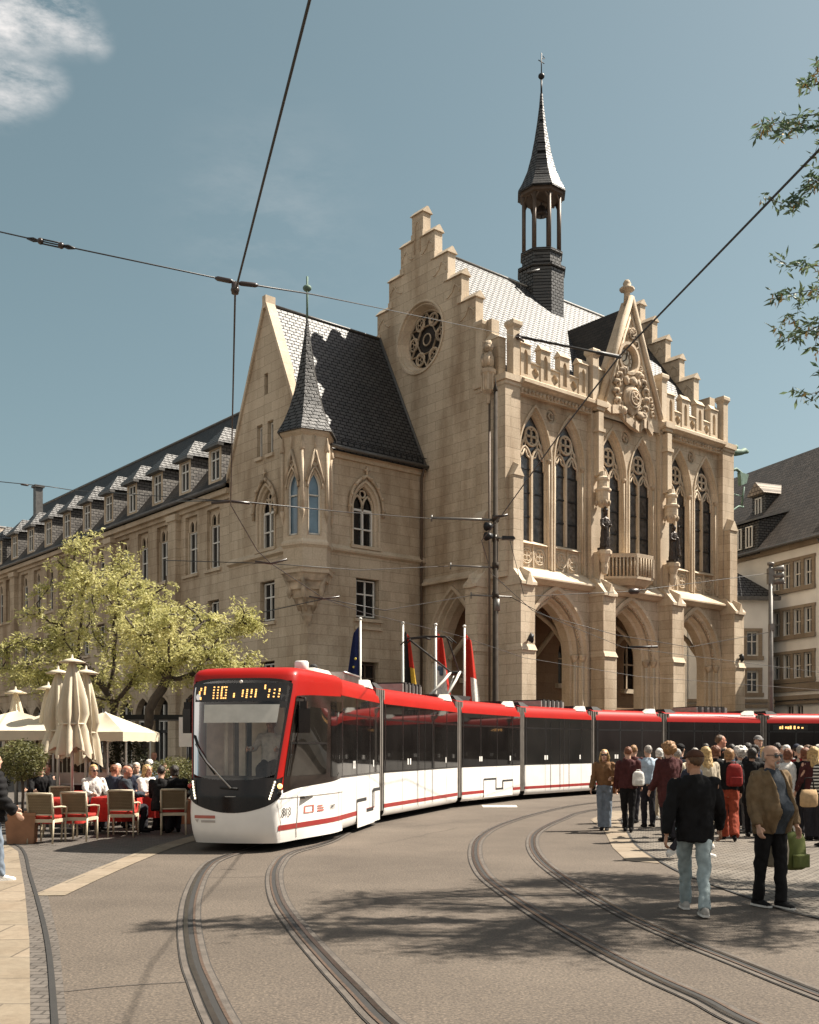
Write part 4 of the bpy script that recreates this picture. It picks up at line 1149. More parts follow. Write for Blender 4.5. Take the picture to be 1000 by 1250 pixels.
for k in range(6):      # six-spoked wheel of the arms
    a = k*PI/3; re.tube([(ce[0], cw0-.34, ce[1]), (ce[0]+.30*math.cos(a), cw0-.34, ce[1]+.30*math.sin(a))], .045, CARVE, 5)
re.tube([(ce[0]+p[0], cw0-.34, ce[1]+p[1]) for p in circ(0, 0, .30, 16)], .05, CARVE, 5, closed=True)
re.ball((ce[0], cw0-.36, ce[1]), .1, .08, .1, CARVE, 8, 6)
rr = random.Random(5)
for s in (-1, 1):
    for k in range(7):
        a = -.9 + k*.42
        x = ce[0] + s*(.78 + .30*math.cos(a*1.7)); z = ce[1] + 1.05*math.sin(a) + .15
        pth = [(x + s*.22*math.cos(t*.9)*(1-t/9), cw0-.10-.05*math.sin(t), z + .22*math.sin(t*.9)*(1-t/9)) for t in range(8)]
        re.tube(pth, [.10, .10, .09, .09, .08, .07, .06, .04], CARVE, 6)
        re.ball((x+s*rr.uniform(-.1, .25), cw0-.12, z+rr.uniform(-.1, .1)), .08, .09, .10, CARVE, 7, 5, .6, k)
for s in (-1, 1):
    re.ball((ce[0]+s*.42, cw0-.16, ce[1]+.80), .18, .16, .2, CARVE, 8, 6, .5, 4+s)
    re.ball((ce[0]+s*.62, cw0-.14, ce[1]-.65), .22, .16, .2, CARVE, 8, 6, .5, 8+s)
re.ball((ce[0], cw0-.2, ce[1]+.82), .24, .2, .2, CARVE, 8, 6, .5, 2)
for q in range(46):
    zz = rr.uniform(17.7, 21.6); half = (23.05-zz)/5.15*2.25 - .45
    if half < .1: continue
    xx = rr.uniform(-half, half)
    if math.hypot(xx+.15, zz-20.2) < .85: continue
    a0 = rr.uniform(0, 2*PI); sg_ = rr.choice((-1, 1)); rs_ = rr.uniform(.14, .26)
    re.tube([(cu+xx + rs_*(1-t/9)*math.cos(a0+sg_*t*.75), cw0-.05-.03*t/8, zz + rs_*(1-t/9)*math.sin(a0+sg_*t*.75)) for t in range(9)], [.035, .05, .055, .055, .05, .05, .045, .045, .05], CARVE, 6)
re.build('coat_of_arms', gab)
rb = MB()               # stone ribbon under the arms
P = [(cu-2.0, 17.55), (cu-1.5, 17.5), (cu-.9, 17.62), (cu-.5, 17.30), (cu+.1, 17.06), (cu+.6, 17.02), (cu+.75, 17.25), (cu+1.15, 17.3), (cu+1.5, 17.0)]
for a, b_ in zip(P, P[1:]):
    dd = .12 if (P.index(a) % 2) else .2
    rb.hexa([(a[0], cw0-dd-.05, a[1]-.20), (b_[0], cw0-.3+dd, b_[1]-.20), (b_[0], cw0+.02, b_[1]-.20), (a[0], cw0+.02, a[1]-.20), (a[0], cw0-dd-.05, a[1]+.20), (b_[0], cw0-.3+dd, b_[1]+.20), (b_[0], cw0+.02, b_[1]+.20), (a[0], cw0+.02, a[1]+.20)], CARVE)
rb.build('ribbon', gab)
# slender carved arches up in the gable
lc = MB()
lc.tube(p3(FR(cw0-.02), arch(cu, 20.95, .24, 21.6, 22.2, 6), 0), .05, CARVE, 5)
lc.tube(p3(FR(cw0-.02), arch(cu-.42, 20.85, .2, 21.1, 21.55, 6), 0), .045, CARVE, 5); lc.tube(p3(FR(cw0-.02), arch(cu+.42, 20.85, .2, 21.1, 21.55, 6), 0), .045, CARVE, 5)
lc.tube(p3(FR(cw0-.02), arch(cu-1.25, 18.6, .3, 19.4, 20.0, 6), 0), .05, CARVE, 5); lc.tube(p3(FR(cw0-.02), arch(cu+1.25, 18.6, .3, 19.4, 20.0, 6), 0), .05, CARVE, 5)
lc.build('blind_tracery', gab)
# saddle roof running back from the clock gable
dr = MB()
zr = 22.75
wb_ = ew + (zr-ez)/(RZ-ez)*(RW-ew)
for s in (-1, 1):
    we = ew + (18.6-ez)/(RZ-ez)*(RW-ew)
    dr.add([(cu, .5, zr), (cu+s*2.05, .5, 18.2), (cu+s*2.05, we, 18.2), (cu, wb_, zr)], [(0, 1, 2, 3)], SLATEY)
dr.build('saddle_roof', roof)
# ---- bell turret astride the ridge
tu, tw = 8.44, RW
bt = MB()
def octa(r, z, c=(tu, tw)): return [(c[0] + r*math.cos(PI/8 + k*PI/4), c[1] + r*math.sin(PI/8 + k*PI/4), z) for k in range(8)]
bt.rings([octa(1.22, 23.2), octa(1.22, 26.2), octa(1.32, 26.3), octa(1.32, 26.42), octa(1.08, 26.46), octa(1.08, 27.08), octa(1.16, 27.13), octa(1.16, 27.24)], SLATEW, False)
tur = bt.build('bell_turret', TH)
ps = MB()
for k in range(8):
    a = PI/8 + k*PI/4
    ps = MB(); x, y = tu + .98*math.cos(a), tw + .98*math.sin(a)
    ps.tube([(x, y, 27.2), (x, y, 30.3)], .10, PIPE, 6)
    ps.build('post', tur)
br = MB()
for k in range(8):
    a0, a1 = PI/8 + k*PI/4, PI/8 + (k+1)*PI/4
    p0, p1 = Vector((tu+.98*math.cos(a0), tw+.98*math.sin(a0), 29.75)), Vector((tu+.98*math.cos(a1), tw+.98*math.sin(a1), 29.75))
    m_ = (p0+p1)/2; m_.z = 30.25
    br.tube([p0, (p0+m_)/2 + Vector((0, 0, .13)), m_, (p1+m_)/2 + Vector((0, 0, .13)), p1], .07, PIPE, 5)
br.rings([octa(1.0, 30.1), octa(1.16, 30.2), octa(1.18, 30.45)], PIPE, False)
br.build('arcade_brace', tur)
spm = MB()
spm.rings([octa(r, z) for r, z in ((1.32, 30.35), (1.30, 30.45), (1.08, 30.85), (.80, 31.5), (.58, 32.3), (.40, 33.2), (.25, 34.1), (.13, 35.0), (.07, 35.7))], SLATEW, False)
spo = spm.build('spire', tur)
fi = MB(); fi.tube([(tu, tw, 35.6), (tu, tw, 36.5)], .05, IRON, 6); fi.ball((tu, tw, 36.6), .17, .17, .15, IRON, 12, 8)
fi.tube([(tu, tw, 36.7), (tu, tw, 37.8)], .03, IRON, 5); fi.tube([(tu-.22, tw, 37.35), (tu+.22, tw, 37.35)], .025, IRON, 5); fi.tube([(tu, tw, 37.5), (tu+.25, tw, 37.62), (tu+.1, tw, 37.7)], .02, IRON, 5)
fi.build('finial', tur)
be = MB(); be.lathe([(.36, 0), (.30, .10), (.22, .35), (.16, .48), (.05, .55)], (tu, tw, 29.35), BRONZE, 14); be.tube([(tu, tw, 29.85), (tu, tw, 30.3)], .04, IRON, 6); be.tube([(tu, tw, 29.2), (tu, tw, 29.5)], .05, IRON, 6)
be.tube([(tu-.95, tw, 30.1), (tu+.95, tw, 30.1)], .07, PIPE, 6)
be.build('bell', tur)
gt = MB(); gt.tube([(tu-1.2, tw-.4, 25.9), (tu-1.7, tw-.6, 25.7), (tu-1.2, tw-1.0, 25.85)], .06, LEAD, 6); gt.build('spout', tur)
# ---- balcony
bl = MB()
PTS = [(6.62, .2), (7.75, -.82), (8.95, -.82), (10.08, .2)]
def slab(z0, z1, g0, g1):
    cx = 8.35
    a = [(cx + (p[0]-cx)*g0, .2 + (p[1]-.2)*g0, z0) for p in PTS]; b2 = [(cx + (p[0]-cx)*g1, .2 + (p[1]-.2)*g1, z1) for p in PTS]
    bl.rings([a, b2], STONE2, False)
slab(9.0, 9.35, .35, .6); slab(9.35, 9.62, .75, .98); slab(9.62, 9.74, 1.03, 1.03); slab(10.62, 10.80, 1.03, 1.05)
bal = bl.build('balcony', TH)
bb = MB()
for p, q, n in ((PTS[0], PTS[1], 9), (PTS[1], PTS[2], 6), (PTS[2], PTS[3], 9)):
    for k in range(n):
        t = (k+.5)/n; x = p[0]+(q[0]-p[0])*t; y = p[1]+(q[1]-p[1])*t
        bb.tube([(x, y, 9.74), (x, y, 10.62)], .045, STONE2, 6)
    for t in (0, 1):
        x = p[0]+(q[0]-p[0])*t; y = p[1]+(q[1]-p[1])*t; bb.box(x-.07, x+.07, y-.07, y+.07, 9.74, 10.62, STONE2)
bb.build('baluster', bal)
# ---- brackets, pedestals and canopies for the two statues
for u in (5.77, 10.92):
    b = MB(); z = 10.55
    b.lathe([(.13, -.9), (.18, -.6), (.16, -.4), (.27, -.1), (.34, 0), (.34, .14), (.29, .2)], (u, -.55, z), STONE2, 8, False)
    b.build('pedestal', TH)
    b = MB(); z = 12.85
    b.lathe([(.10, -.15), (.26, 0), (.32, .22), (.32, .55), (.39, .62), (.39, .70), (.27, .76), (.25, 1.05), (.31, 1.12), (.31, 1.2), (.18, 1.28), (.14, 1.5)], (u, -.45, z), STONE2, 8, False)
    for k in range(8):
        a = PI/8 + k*PI/4; b.ball((u+.31*math.cos(a), -.45+.31*math.sin(a), z+.05), .07, .07, .12, CARVE, 6, 4)
    b.build('canopy', TH)
# small lamps and stone heads on the buttress shoulders
for u in (.43, 16.13):
    b = MB(); b.ball((u, -1.02, 6.35), .13, .13, .2, IRON, 8, 6, .6, u); b.tube([(u, -.85, 6.3), (u, -1.0, 6.3)], .06, IRON, 5); b.build('wall_lamp', TH)
# gargoyles on the right corner in green copper
b = MB()
gx, gy = 16.9, .2
b.tube([(gx-.2, gy, 17.3), (gx+.4, gy-.05, 17.42), (gx+.9, gy-.1, 17.5), (gx+1.15, gy-.12, 17.62), (gx+1.45, gy-.15, 17.6)], [.16, .2, .15, .17, .08], COPPER, 8)
b.ball((gx+.5, gy, 17.75), .22, .1, .12, COPPER, 8, 5, .6, 1)
b.build('gargoyle', TH)
b = MB()
b.tube([(gx-.1, gy, 16.3), (gx+.5, gy-.05, 16.55), (gx+1.0, gy-.1, 16.35), (gx+1.2, gy-.1, 16.1)], [.08, .09, .08, .06], COPPER, 7)
b.hexa([(gx+.8, gy-.18, 15.7), (gx+1.3, gy-.18, 15.9), (gx+1.3, gy+.02, 15.9), (gx+.8, gy+.02, 15.7), (gx+.7, gy-.18, 16.4), (gx+1.5, gy-.18, 16.4), (gx+1.5, gy+.02, 16.4), (gx+.7, gy+.02, 16.4)], COPPER)
b.tube([(gx-.1, gy, 13.9), (gx+.3, gy, 14.35), (gx+.8, gy, 14.62), (gx+1.25, gy, 14.65)], .05, COPPER, 6); b.tube([(gx+1.1, gy, 14.65), (gx+1.15, gy-.1, 15.7)], .06, COPPER, 6); b.tube([(gx-.1, gy, 15.2), (gx+1.1, gy, 15.2)], .03, COPPER, 5)
b.build('sign_bracket', TH)
# lion with a basket at the left corner, top of a thin rain pipe
b = MB(); lx, ly = -.42, .68
b.lathe([(.08, -1.5), (.10, -1.1), (.22, -.95), (.27, -.3), (.34, -.2), (.34, -.05), (.25, 0)], (lx, ly, 17.95), CARVE, 8, False)
b.ball((lx, ly, 18.3), .28, .26, .42, CARVE, 10, 8, .25, 2); b.ball((lx-.06, ly-.08, 18.85), .24, .24, .26, CARVE, 10, 8, .45, 5)
b.ball((lx-.22, ly-.22, 18.8), .10, .10, .09, CARVE, 7, 5)
for s in (-1, 1): b.tube([(lx-.1, ly+s*.2, 18.55), (lx-.3, ly+s*.16-.1, 18.25), (lx-.22, ly+s*.14-.1, 18.0)], [.1, .08, .09], CARVE, 6)
for k in range(8):
    a = k*PI/4; b.box(lx+.27*math.cos(a)-.03, lx+.27*math.cos(a)+.03, ly+.27*math.sin(a)-.03, ly+.27*math.sin(a)+.03, 17.0, 17.7, STONE2)
b.build('stone_lion', TH)
pp = MB(); pp.tube([(-.38, .64, 1.2), (-.38, .64, 16.6)], .05, PIPE, 6); pp.build('rain_pipe', TH)
# ------------------------------------------------------------------ corner wing with oriel (same building, same frame)
WU, WF, WB, WE, WRZ = -6.53, 5.43, 11.91, 14.75, 21.35
WRW = (WF+WB)/2
def casement(parent, fn, a0, a1, z0, z1, d, arched=None, name='window', rail=.62, mat=None, glass=None):
    """white framed casement set at depth d in plane fn"""
    mb = MB(); W = mat or WHITEF; t = .055
    def bar(p0, p1, q0, q1):
        v = [fn(p0, q0, d-.03), fn(p1, q0, d-.03), fn(p1, q0, d+.04), fn(p0, q0, d+.04), fn(p0, q1, d-.03), fn(p1, q1, d-.03), fn(p1, q1, d+.04), fn(p0, q1, d+.04)]
        mb.hexa(v, W)
    m_ = (a0+a1)/2
    bar(a0, a0+t, z0, z1); bar(a1-t, a1, z0, z1); bar(m_-t*.6, m_+t*.6, z0, z1)
    bar(a0+t, a1-t, z0, z0+t); bar(a0+t, a1-t, z1-t, z1)
    zr = z0 + (z1-z0)*rail
    for q in ([zr] if rail else []):
        bar(a0+t, m_-t*.6, q-.03, q+.03); bar(m_+t*.6, a1-t, q-.03, q+.03)
    w_ = mb.build(name, parent)
    g = MB(); g.poly([fn(a0+.01, z0+.01, d+.05), fn(a1-.01, z0+.01, d+.05), fn(a1-.01, z1-.01, d+.05), fn(a0+.01, z1-.01, d+.05)], glass or GLASS); g.build('pane', w_)
    return w_
def sill(mb, fn, a0, a1, z, mat=None):
    v = [fn(a0, z-.14, -.12), fn(a1, z-.14, -.12), fn(a1, z-.14, .2), fn(a0, z-.14, .2), fn(a0, z, -.12), fn(a1, z, -.12), fn(a1, z+.03, .2), fn(a0, z+.03, .2)]
    mb.hexa(v, mat or STONE2)
def sillp(fn, *a):
    m = MB(); sill(m, fn, *a); m.build('sill', TH)
def gothic_window(fn, c, hw, z0, zs, za, wall):
    wb = MB()
    ring_mould(wb, fn, c, z0, [(hw+.14, zs, za+.16, 0), (hw+.14, zs, za+.16, -.06), (hw+.04, zs, za+.04, -.06), (hw, zs, za, .03), (hw-.08, zs, za-.1, .1), (hw-.10, zs, za-.12, .3)], STONE2)
    # crocketed hood with a cross finial
    H = arch(c, zs-.3, hw+.28, zs, za+.34, 7)
    wb.tube(p3(fn, H, -.10), .075, CARVE, 6)
    for q in H[1::2]: wb.ball(fn(q[0], q[1], -.16), .09, .09, .09, CARVE, 6, 4, .5, q[0])
    wb.tube([fn(c, za+.3, -.12), fn(c, za+.75, -.12)], .05, CARVE, 6); wb.tube([fn(c-.16, za+.58, -.12), fn(c+.16, za+.58, -.12)], .05, CARVE, 5)
    sill(wb, fn, c-hw-.2, c+hw+.2, z0)
    w_ = wb.build('window', TH)
    g = MB(); g.poly(p3(fn, arch(c, z0, hw-.1, zs, za-.12), .33), GLASS); g.build('pane', w_)
    t = MB()
    def bar(p0, p1, q0, q1): t.hexa([fn(p0, q0, .22), fn(p1, q0, .22), fn(p1, q0, .32), fn(p0, q0, .32), fn(p0, q1, .22), fn(p1, q1, .22), fn(p1, q1, .32), fn(p0, q1, .32)], WHITEF)
    bar(c-.05, c+.05, z0, zs+.1); bar(c-hw+.1, c-hw+.18, z0, zs); bar(c+hw-.18, c+hw-.1, z0, zs); bar(c-hw+.18, c+hw-.18, z0, z0+.08); bar(c-hw+.18, c+hw-.18, z0+(zs-z0)*.45, z0+(zs-z0)*.45+.06); bar(c-hw+.18, c+hw-.18, zs-.1, zs)
    t.build('frame', w_)
    t = MB()
    for s in (-1, 1): t.tube(p3(fn, arch(c+s*(hw-.1)/2, zs-.05, (hw-.1)/2, zs+.05, zs+(za-zs)*.55, 5), .24), .06, STONE2, 5)
    t.tube(p3(fn, circ(c, zs+(za-zs)*.62, hw*.24, 12), .24), .05, STONE2, 5, closed=True)
    t.build('tracery', w_)
F2 = FR(WF); G2 = GA(WU)
w1 = MB()
hs = [arch(-3.40, 10.67, .66, 12.35, 13.45), rect(-3.92, -2.62, 7.45, 9.25), rect(-3.9, -2.65, 3.7, 5.55)]
w1.wall(F2, rect(WU, 0, 0, WE), hs, .34, STONE)
w1.build('wing_wall', TH)
gothic_window(F2, -3.40, .66, 10.67, 12.35, 13.45, None)
casement(TH, F2, -3.80, -2.74, 7.55, 9.18, .24)
casement(TH, F2, -3.80, -2.74, 3.8, 5.45, .24, mat=PIPE)
b = MB(); sillp(F2, -4.05, -2.5, 7.45); sillp(F2, -4.05, -2.5, 7.1); sillp(F2, -4.05, -2.5, 3.7)
b.hexa([(WU+1.2, WF-.15, 10.30), (-.0, WF-.15, 10.30), (-.0, WF, 10.22), (WU+1.2, WF, 10.22), (WU+1.2, WF-.18, 10.38), (0, WF-.18, 10.38), (0, WF, 10.58), (WU+1.2, WF, 10.58)], STONE2)
b.build('string_course', TH); b = MB(); b.box(WU+1.0, -.0, WF-.10, WF, 14.35, 14.55, STONE2); b.box(WU+1.0, 0, WF-.24, WF, 14.55, 14.78, STONE2)
b.build('cornice', TH)
# gable wall on the side street
w2 = MB()
out = [(WF, 0), (WB, 0), (WB, 14.4), (WB+.05, 14.6), (WRW, WRZ+.25), (WF-.05, 14.6), (WF, 14.4)]
hs = [rect(8.98, 9.46, 14.85, 16.35), rect(8.08, 8.56, 14.85, 16.35), rect(8.52, 8.83, 17.6, 18.55), arch(8.67, 10.66, .66, 12.35, 13.45), rect(7.98, 9.18, 7.35, 9.2), rect(7.98, 9.18, 3.8, 5.6)]
w2.wall(G2, out, hs, .32, STONE)
w2.build('wing_gable', TH)
gothic_window(G2, 8.67, .66, 10.66, 12.35, 13.45, None)
casement(TH, G2, 8.02, 8.53, 14.9, 16.3, .2, rail=0); casement(TH, G2, 9.01, 9.44, 14.9, 16.3, .2, rail=0)
casement(TH, G2, 8.06, 9.10, 7.45, 9.12, .22); casement(TH, G2, 8.06, 9.10, 3.9, 5.5, .22)
sillp(G2, 7.85, 9.3, 7.35); sillp(G2, 7.85, 9.3, 3.8); sillp(G2, 8.0, 8.62, 14.85); sillp(G2, 8.92, 9.52, 14.85)
b = MB()
b.poly([(WU+.33, 8.5, 17.58), (WU+.33, 8.85, 17.58), (WU+.33, 8.85, 18.57), (WU+.33, 8.5, 18.57)], DARKIN); b.build('slit_window', TH); b = MB()
b.hexa([(WU-.18, WF+1.2, 10.30), (WU, WF+1.2, 10.22), (WU, WB, 10.22), (WU-.18, WB, 10.30), (WU-.18, WF+1.2, 10.38), (WU, WF+1.2, 10.58), (WU, WB, 10.58), (WU-.18, WB, 10.38)], STONE2)
b.build('string_course', TH)
vg = MB()      # verge stones of the gable
sl_ = (WRZ+.3-14.3)/(WRW-WF+.1)
for s in (-1, 1):
    e0 = WRW + s*(WRW-WF+.12)
    P = [(WU-.10, e0, 14.25), (WU+.38, e0, 14.25), (WU+.38, WRW, WRZ+.30), (WU-.10, WRW, WRZ+.30)]
    vg.hexa(P + [(p[0], p[1], p[2]+.34) for p in P], STONE2)
vg.box(WU-.12, WU+.40, WRW-.14, WRW+.14, WRZ+.1, WRZ+.66, STONE2)
vg.build('verge', TH)
rf = MB()
for s in (-1, 1):
    e0 = WRW + s*(WRW-WF+.30)
    rf.add([(WU+.3, e0, 14.55), (0, e0, 14.55), (0, WRW, WRZ+.30), (WU+.3, WRW, WRZ+.30)], [(0, 1, 2, 3)], SLATE)
rf.tube([(WU+.3, WRW, WRZ+.33), (0, WRW, WRZ+.33)], .07, LEAD, 6)
wroof = rf.build('roof', TH)
b = MB(); b.tube([(WU+1.0, WF-.36, 14.72), (-.02, WF-.36, 14.70)], .08, LEAD, 8)
for k in range(16): b.box(WU+1.3+k*.33, WU+1.33+k*.33, WF-.30, WF-.26, 14.85, 15.1, IRON)
b.tube([(WU+1.0, WF-.27, 15.1), (-.05, WF-.27, 15.1)], .02, IRON, 5)
b.build('gutter', wroof)
b = MB(); b.tube([(-.22, WF-.36, 14.7), (-.22, WF-.12, 14.2), (-.22, WF-.10, 1.0)], .06, PIPE, 7); b.build('rain_pipe', TH)
# lead flashing where the wing roof meets the hall gable
b = MB()
for s in (-1, 1):
    e0 = WRW + s*(WRW-WF+.30)
    b.tube([(-.04, e0, 14.6), (-.04, WRW, WRZ+.36)], .07, LEAD, 5)
b.build('flashing', wroof)
# ---- oriel turret on the corner
oc = (WU+.02, WF+.02)
def oct2(r, z, ph=PI/4): return [(oc[0] + r*math.cos(ph + k*PI/3), oc[1] + r*math.sin(ph + k*PI/3), z) for k in range(6)]
OR = 1.07
om = MB()
for r0, z0, r1, z1 in ((.24, 7.35, .34, 7.75), (.48, 7.75, .52, 8.05), (.66, 8.05, .70, 8.4), (.83, 8.4, .88, 8.75), (1.00, 8.75, 1.10, 9.05), (1.19, 9.05, 1.21, 9.25)):
    om.rings([oct2(r0, z0), oct2(r1, z1-.06), oct2(r1+.06, z1)], CARVE if z0 < 8.9 else STONE2, False)
om.lathe([(0, -.5), (.16, -.3), (.22, 0), (.3, .1)], (oc[0], oc[1], 7.3), CARVE, 8)
for k in (2, 3, 4):
    a = PI/4 + k*PI/3
    om.ball((oc[0]+.78*math.cos(a), oc[1]+.78*math.sin(a), 8.35), .13, .13, .28, CARVE, 7, 5, .6, k)
    om.tube([(oc[0]+.98*math.cos(a), oc[1]+.98*math.sin(a), 8.9), (oc[0]+.58*math.cos(a), oc[1]+.58*math.sin(a), 8.2), (oc[0]+.3*math.cos(a), oc[1]+.3*math.sin(a), 7.55)], .10, CARVE, 6)
ori = om.build('oriel', TH)
ob = MB()
ob.rings([oct2(OR, 9.25), oct2(OR, 10.1), oct2(OR+.10, 10.22), oct2(OR+.10, 10.32), oct2(OR, 10.45)], STONE2, False)
for k in range(6):      # six faces, each with its lancet opening
    a0, a1 = PI/4 + k*PI/3, PI/4 + (k+1)*PI/3
    p0 = Vector((oc[0]+OR*math.cos(a0), oc[1]+OR*math.sin(a0), 0)); p1 = Vector((oc[0]+OR*math.cos(a1), oc[1]+OR*math.sin(a1), 0))
    t = (p1-p0).normalized(); n_ = Vector((-t.y, t.x, 0)); ln = (p1-p0).length
    f = (lambda p0, t, n_: lambda a, b, d: (p0.x + t.x*a + n_.x*d, p0.y + t.y*a + n_.y*d, b))(p0, t, n_)
    A = arch(ln/2, 10.62, .28, 12.55, 13.3, 6)
    ob.wall(f, rect(0, ln, 10.45, 14.85), [A] if k in (2, 3) else [], .22, STONE2)
    if k in (2, 3):
        ob.band(f, A, -.05, arch(ln/2, 10.62, .24, 12.55, 13.2, 6), .02, STONE2)
        gm = MB()
        for s in (-1, 1):
            gm.tube([f(ln/2+s*.38, 12.85, -.06), f(ln/2, 14.2, -.08)], .06, CARVE, 5)
        gm.tube(p3(f, circ(ln/2, 13.62, .12, 10), -.05), .035, CARVE, 5, closed=True)
        gm.tube(p3(f, arch(ln/2, 12.6, .33, 12.6, 13.45, 6), -.05), .05, CARVE, 5)
        gm.tube([f(ln/2, 14.2, -.1), f(ln/2, 14.75, -.1)], .04, CARVE, 5)
        gm.build('gablet', ori)
        wm = MB(); A2 = arch(ln/2, 10.66, .26, 12.55, 13.22, 6)
        wm.tube(p3(f, A2, .12), .05, WHITEF, 4, smooth=False); wm.box(0, 0, 0, 0, 0, 0, WHITEF) if False else None
        wm.tube([f(ln/2-.26, 12.3, .12), f(ln/2+.26, 12.3, .12)], .04, WHITEF, 4); wm.tube([f(ln/2-.26, 10.68, .12), f(ln/2+.26, 10.68, .12)], .05, WHITEF, 4)
        w_ = wm.build('window', ori)
        g = MB(); g.poly(p3(f, A2, .16), SKYG); g.build('pane', w_)
for k in range(6):
    a = PI/4 + k*PI/3
    x, y = oc[0]+(OR+.03)*math.cos(a), oc[1]+(OR+.03)*math.sin(a)
    ob.tube([(x, y, 11.6), (x, y, 14.2)], .08, STONE2, 6); ob.lathe([(.0, -.5), (.08, -.2), (.13, 0), (.09, .08)], (x, y, 11.6), CARVE, 6)
    ob.lathe([(.09, 0), (.13, .1), (.05, .5), (0, .75)], (x, y, 14.1), CARVE, 6)
ob.rings([oct2(OR-.02, 14.75), oct2(OR+.14, 14.9), oct2(OR+.14, 15.02)], STONE2, False)
ob.build('body', ori)
spm = MB()
spm.rings([oct2(r, z) for r, z in ((1.34, 14.98), (1.31, 15.05), (1.05, 15.5), (.78, 16.15), (.56, 16.9), (.39, 17.7), (.26, 18.5), (.15, 19.2), (.07, 19.8), (.05, 20.0))], SLATEW, False)
spo = spm.build('spire', ori)
fi = MB(); fi.tube([(oc[0], oc[1], 19.9), (oc[0], oc[1], 21.8)], .045, COPPER, 6); fi.ball((oc[0], oc[1], 21.3), .19, .19, .14, COPPER, 12, 8); fi.build('finial', ori)
# ---- long wing down the side street
LU, LW0, LW1, LE = -6.40, WB, 47.0, 14.1
LRU, LRZ = -2.3, 19.85
G3 = GA(LU)
lw = MB(); hs = []; wins = []
w_ = LW0 + .75
grp = 0
PILX = [17.45, 25.2, 32.9, 40.6]
bays = [LW0+.2] + PILX + [LW1]
for i in range(len(bays)-1):
    b0, b1 = bays[i]+.45, bays[i+1]-.45
    n = 2 if i == 0 else 3
    for k in range(n):
        c = b0 + (b1-b0)*(k+.5)/n
        hs += [rect(c-.62, c+.62, 10.4, 13.35), rect(c-.55, c+.55, 7.2, 8.9), arch(c, .05, 1.0, 3.1, 4.4, 6)]
        wins.append(c)
lw.wall(G3, rect(LW0, LW1, 0, LE), hs, .35, STONE)
lw.build('side_wing_wall', TH)
for c in wins:
    w_ = casement(TH, G3, c-.50, c+.50, 10.5, 12.55, .26, rail=.6)
    t = MB()
    t.wall(GA(LU+.2), rect(c-.62, c+.62, 12.55, 13.35), [arch(c-.27, 12.60, .2, 12.85, 13.15, 5), arch(c+.27, 12.60, .2, 12.85, 13.15, 5)], .1, STONE2)
    t.poly([(LU+.33, c-.62, 12.55), (LU+.33, c+.62, 12.55), (LU+.33, c+.62, 13.35), (LU+.33, c-.62, 13.35)], GLASS)
    t.box(LU+.14, LU+.34, c-.62, c-.50, 10.4, 12.6, STONE2); t.box(LU+.14, LU+.34, c+.50, c+.62, 10.4, 12.6, STONE2)
    t.build('tracery', w_)
    casement(TH, G3, c-.47, c+.47, 7.3, 8.82, .24)
    sillp(G3, c-.8, c+.8, 10.4); sillp(G3, c-.75, c+.75, 7.2); s_ = MB()
    s_.band(G3, arch(c, .05, 1.2, 3.1, 4.66, 6), -.06, arch(c, .05, 1.0, 3.1, 4.4, 6), .0, STONE2); s_.build('window_surround', TH)
    g = MB(); g.poly(p3(GA(LU+.36), arch(c, .05, 1.0, 3.1, 4.4, 6), 0), GLASS)
    sh = g.build('shop_window', TH)
    fr = MB()
    for q in (-.95, -.35, .35, .95): fr.box(LU+.26, LU+.34, c+q-.05, c+q+.05, .1, 4.0 if abs(q) < .5 else 3.2, WHITEF)
    fr.box(LU+.25, LU+.335, c-.95, c+.95, 2.5, 2.65, IRON); fr.box(LU+.26, LU+.33, c-.95, c+.95, 3.1, 3.2, WHITEF)
    fr.build('frame', sh)
for x in PILX:
    b = MB(); b.box(LU-.28, LU, x-.42, x+.42, 0, 13.6, STONE); b.box(LU-.36, LU, x-.5, x+.5, 13.3, 13.6, STONE2); b.build('pilaster', TH)
b = MB()
b.box(LU-.12, LU, LW0, LW1, 13.55, 13.75, STONE2); b.box(LU-.32, LU, LW0, LW1, 13.75, 14.0, STONE2); b.box(LU-.10, LU, LW0, LW1, 5.3, 5.5, STONE2)
b.build('cornice', TH)
b = MB(); b.tube([(LU-.42, LW0, 14.12), (LU-.42, LW1, 14.12)], .10, LEAD, 8); b.build('gutter', TH)
rf = MB()
rf.add([(LU-.45, LW0, 14.05), (LU-.45, LW1, 14.05), (LRU, LW1, LRZ), (LRU, LW0, LRZ)], [(0, 1, 2, 3)], SLATEY)
rf.add([(4.9, LW0, 14.05), (4.9, LW1, 14.05), (LRU, LW1, LRZ), (LRU, LW0, LRZ)], [(0, 1, 2, 3)], SLATEY)
rf.tube([(LRU, LW0, LRZ+.02), (LRU, LW1, LRZ+.02)], .09, LEAD, 6)
sroof = rf.build('side_wing_roof', TH)
b = MB(); b.box(4.2, 4.5, LW0, LW1, 0, 14.2, STONE); b.add([(LU, LW1, 0), (4.5, LW1, 0), (4.5, LW1, 14.3), (LRU, LW1, LRZ-.1), (LU, LW1, 14.1)], [(0, 1, 2, 3, 4)], STONE); b.build('rear_wall', TH)
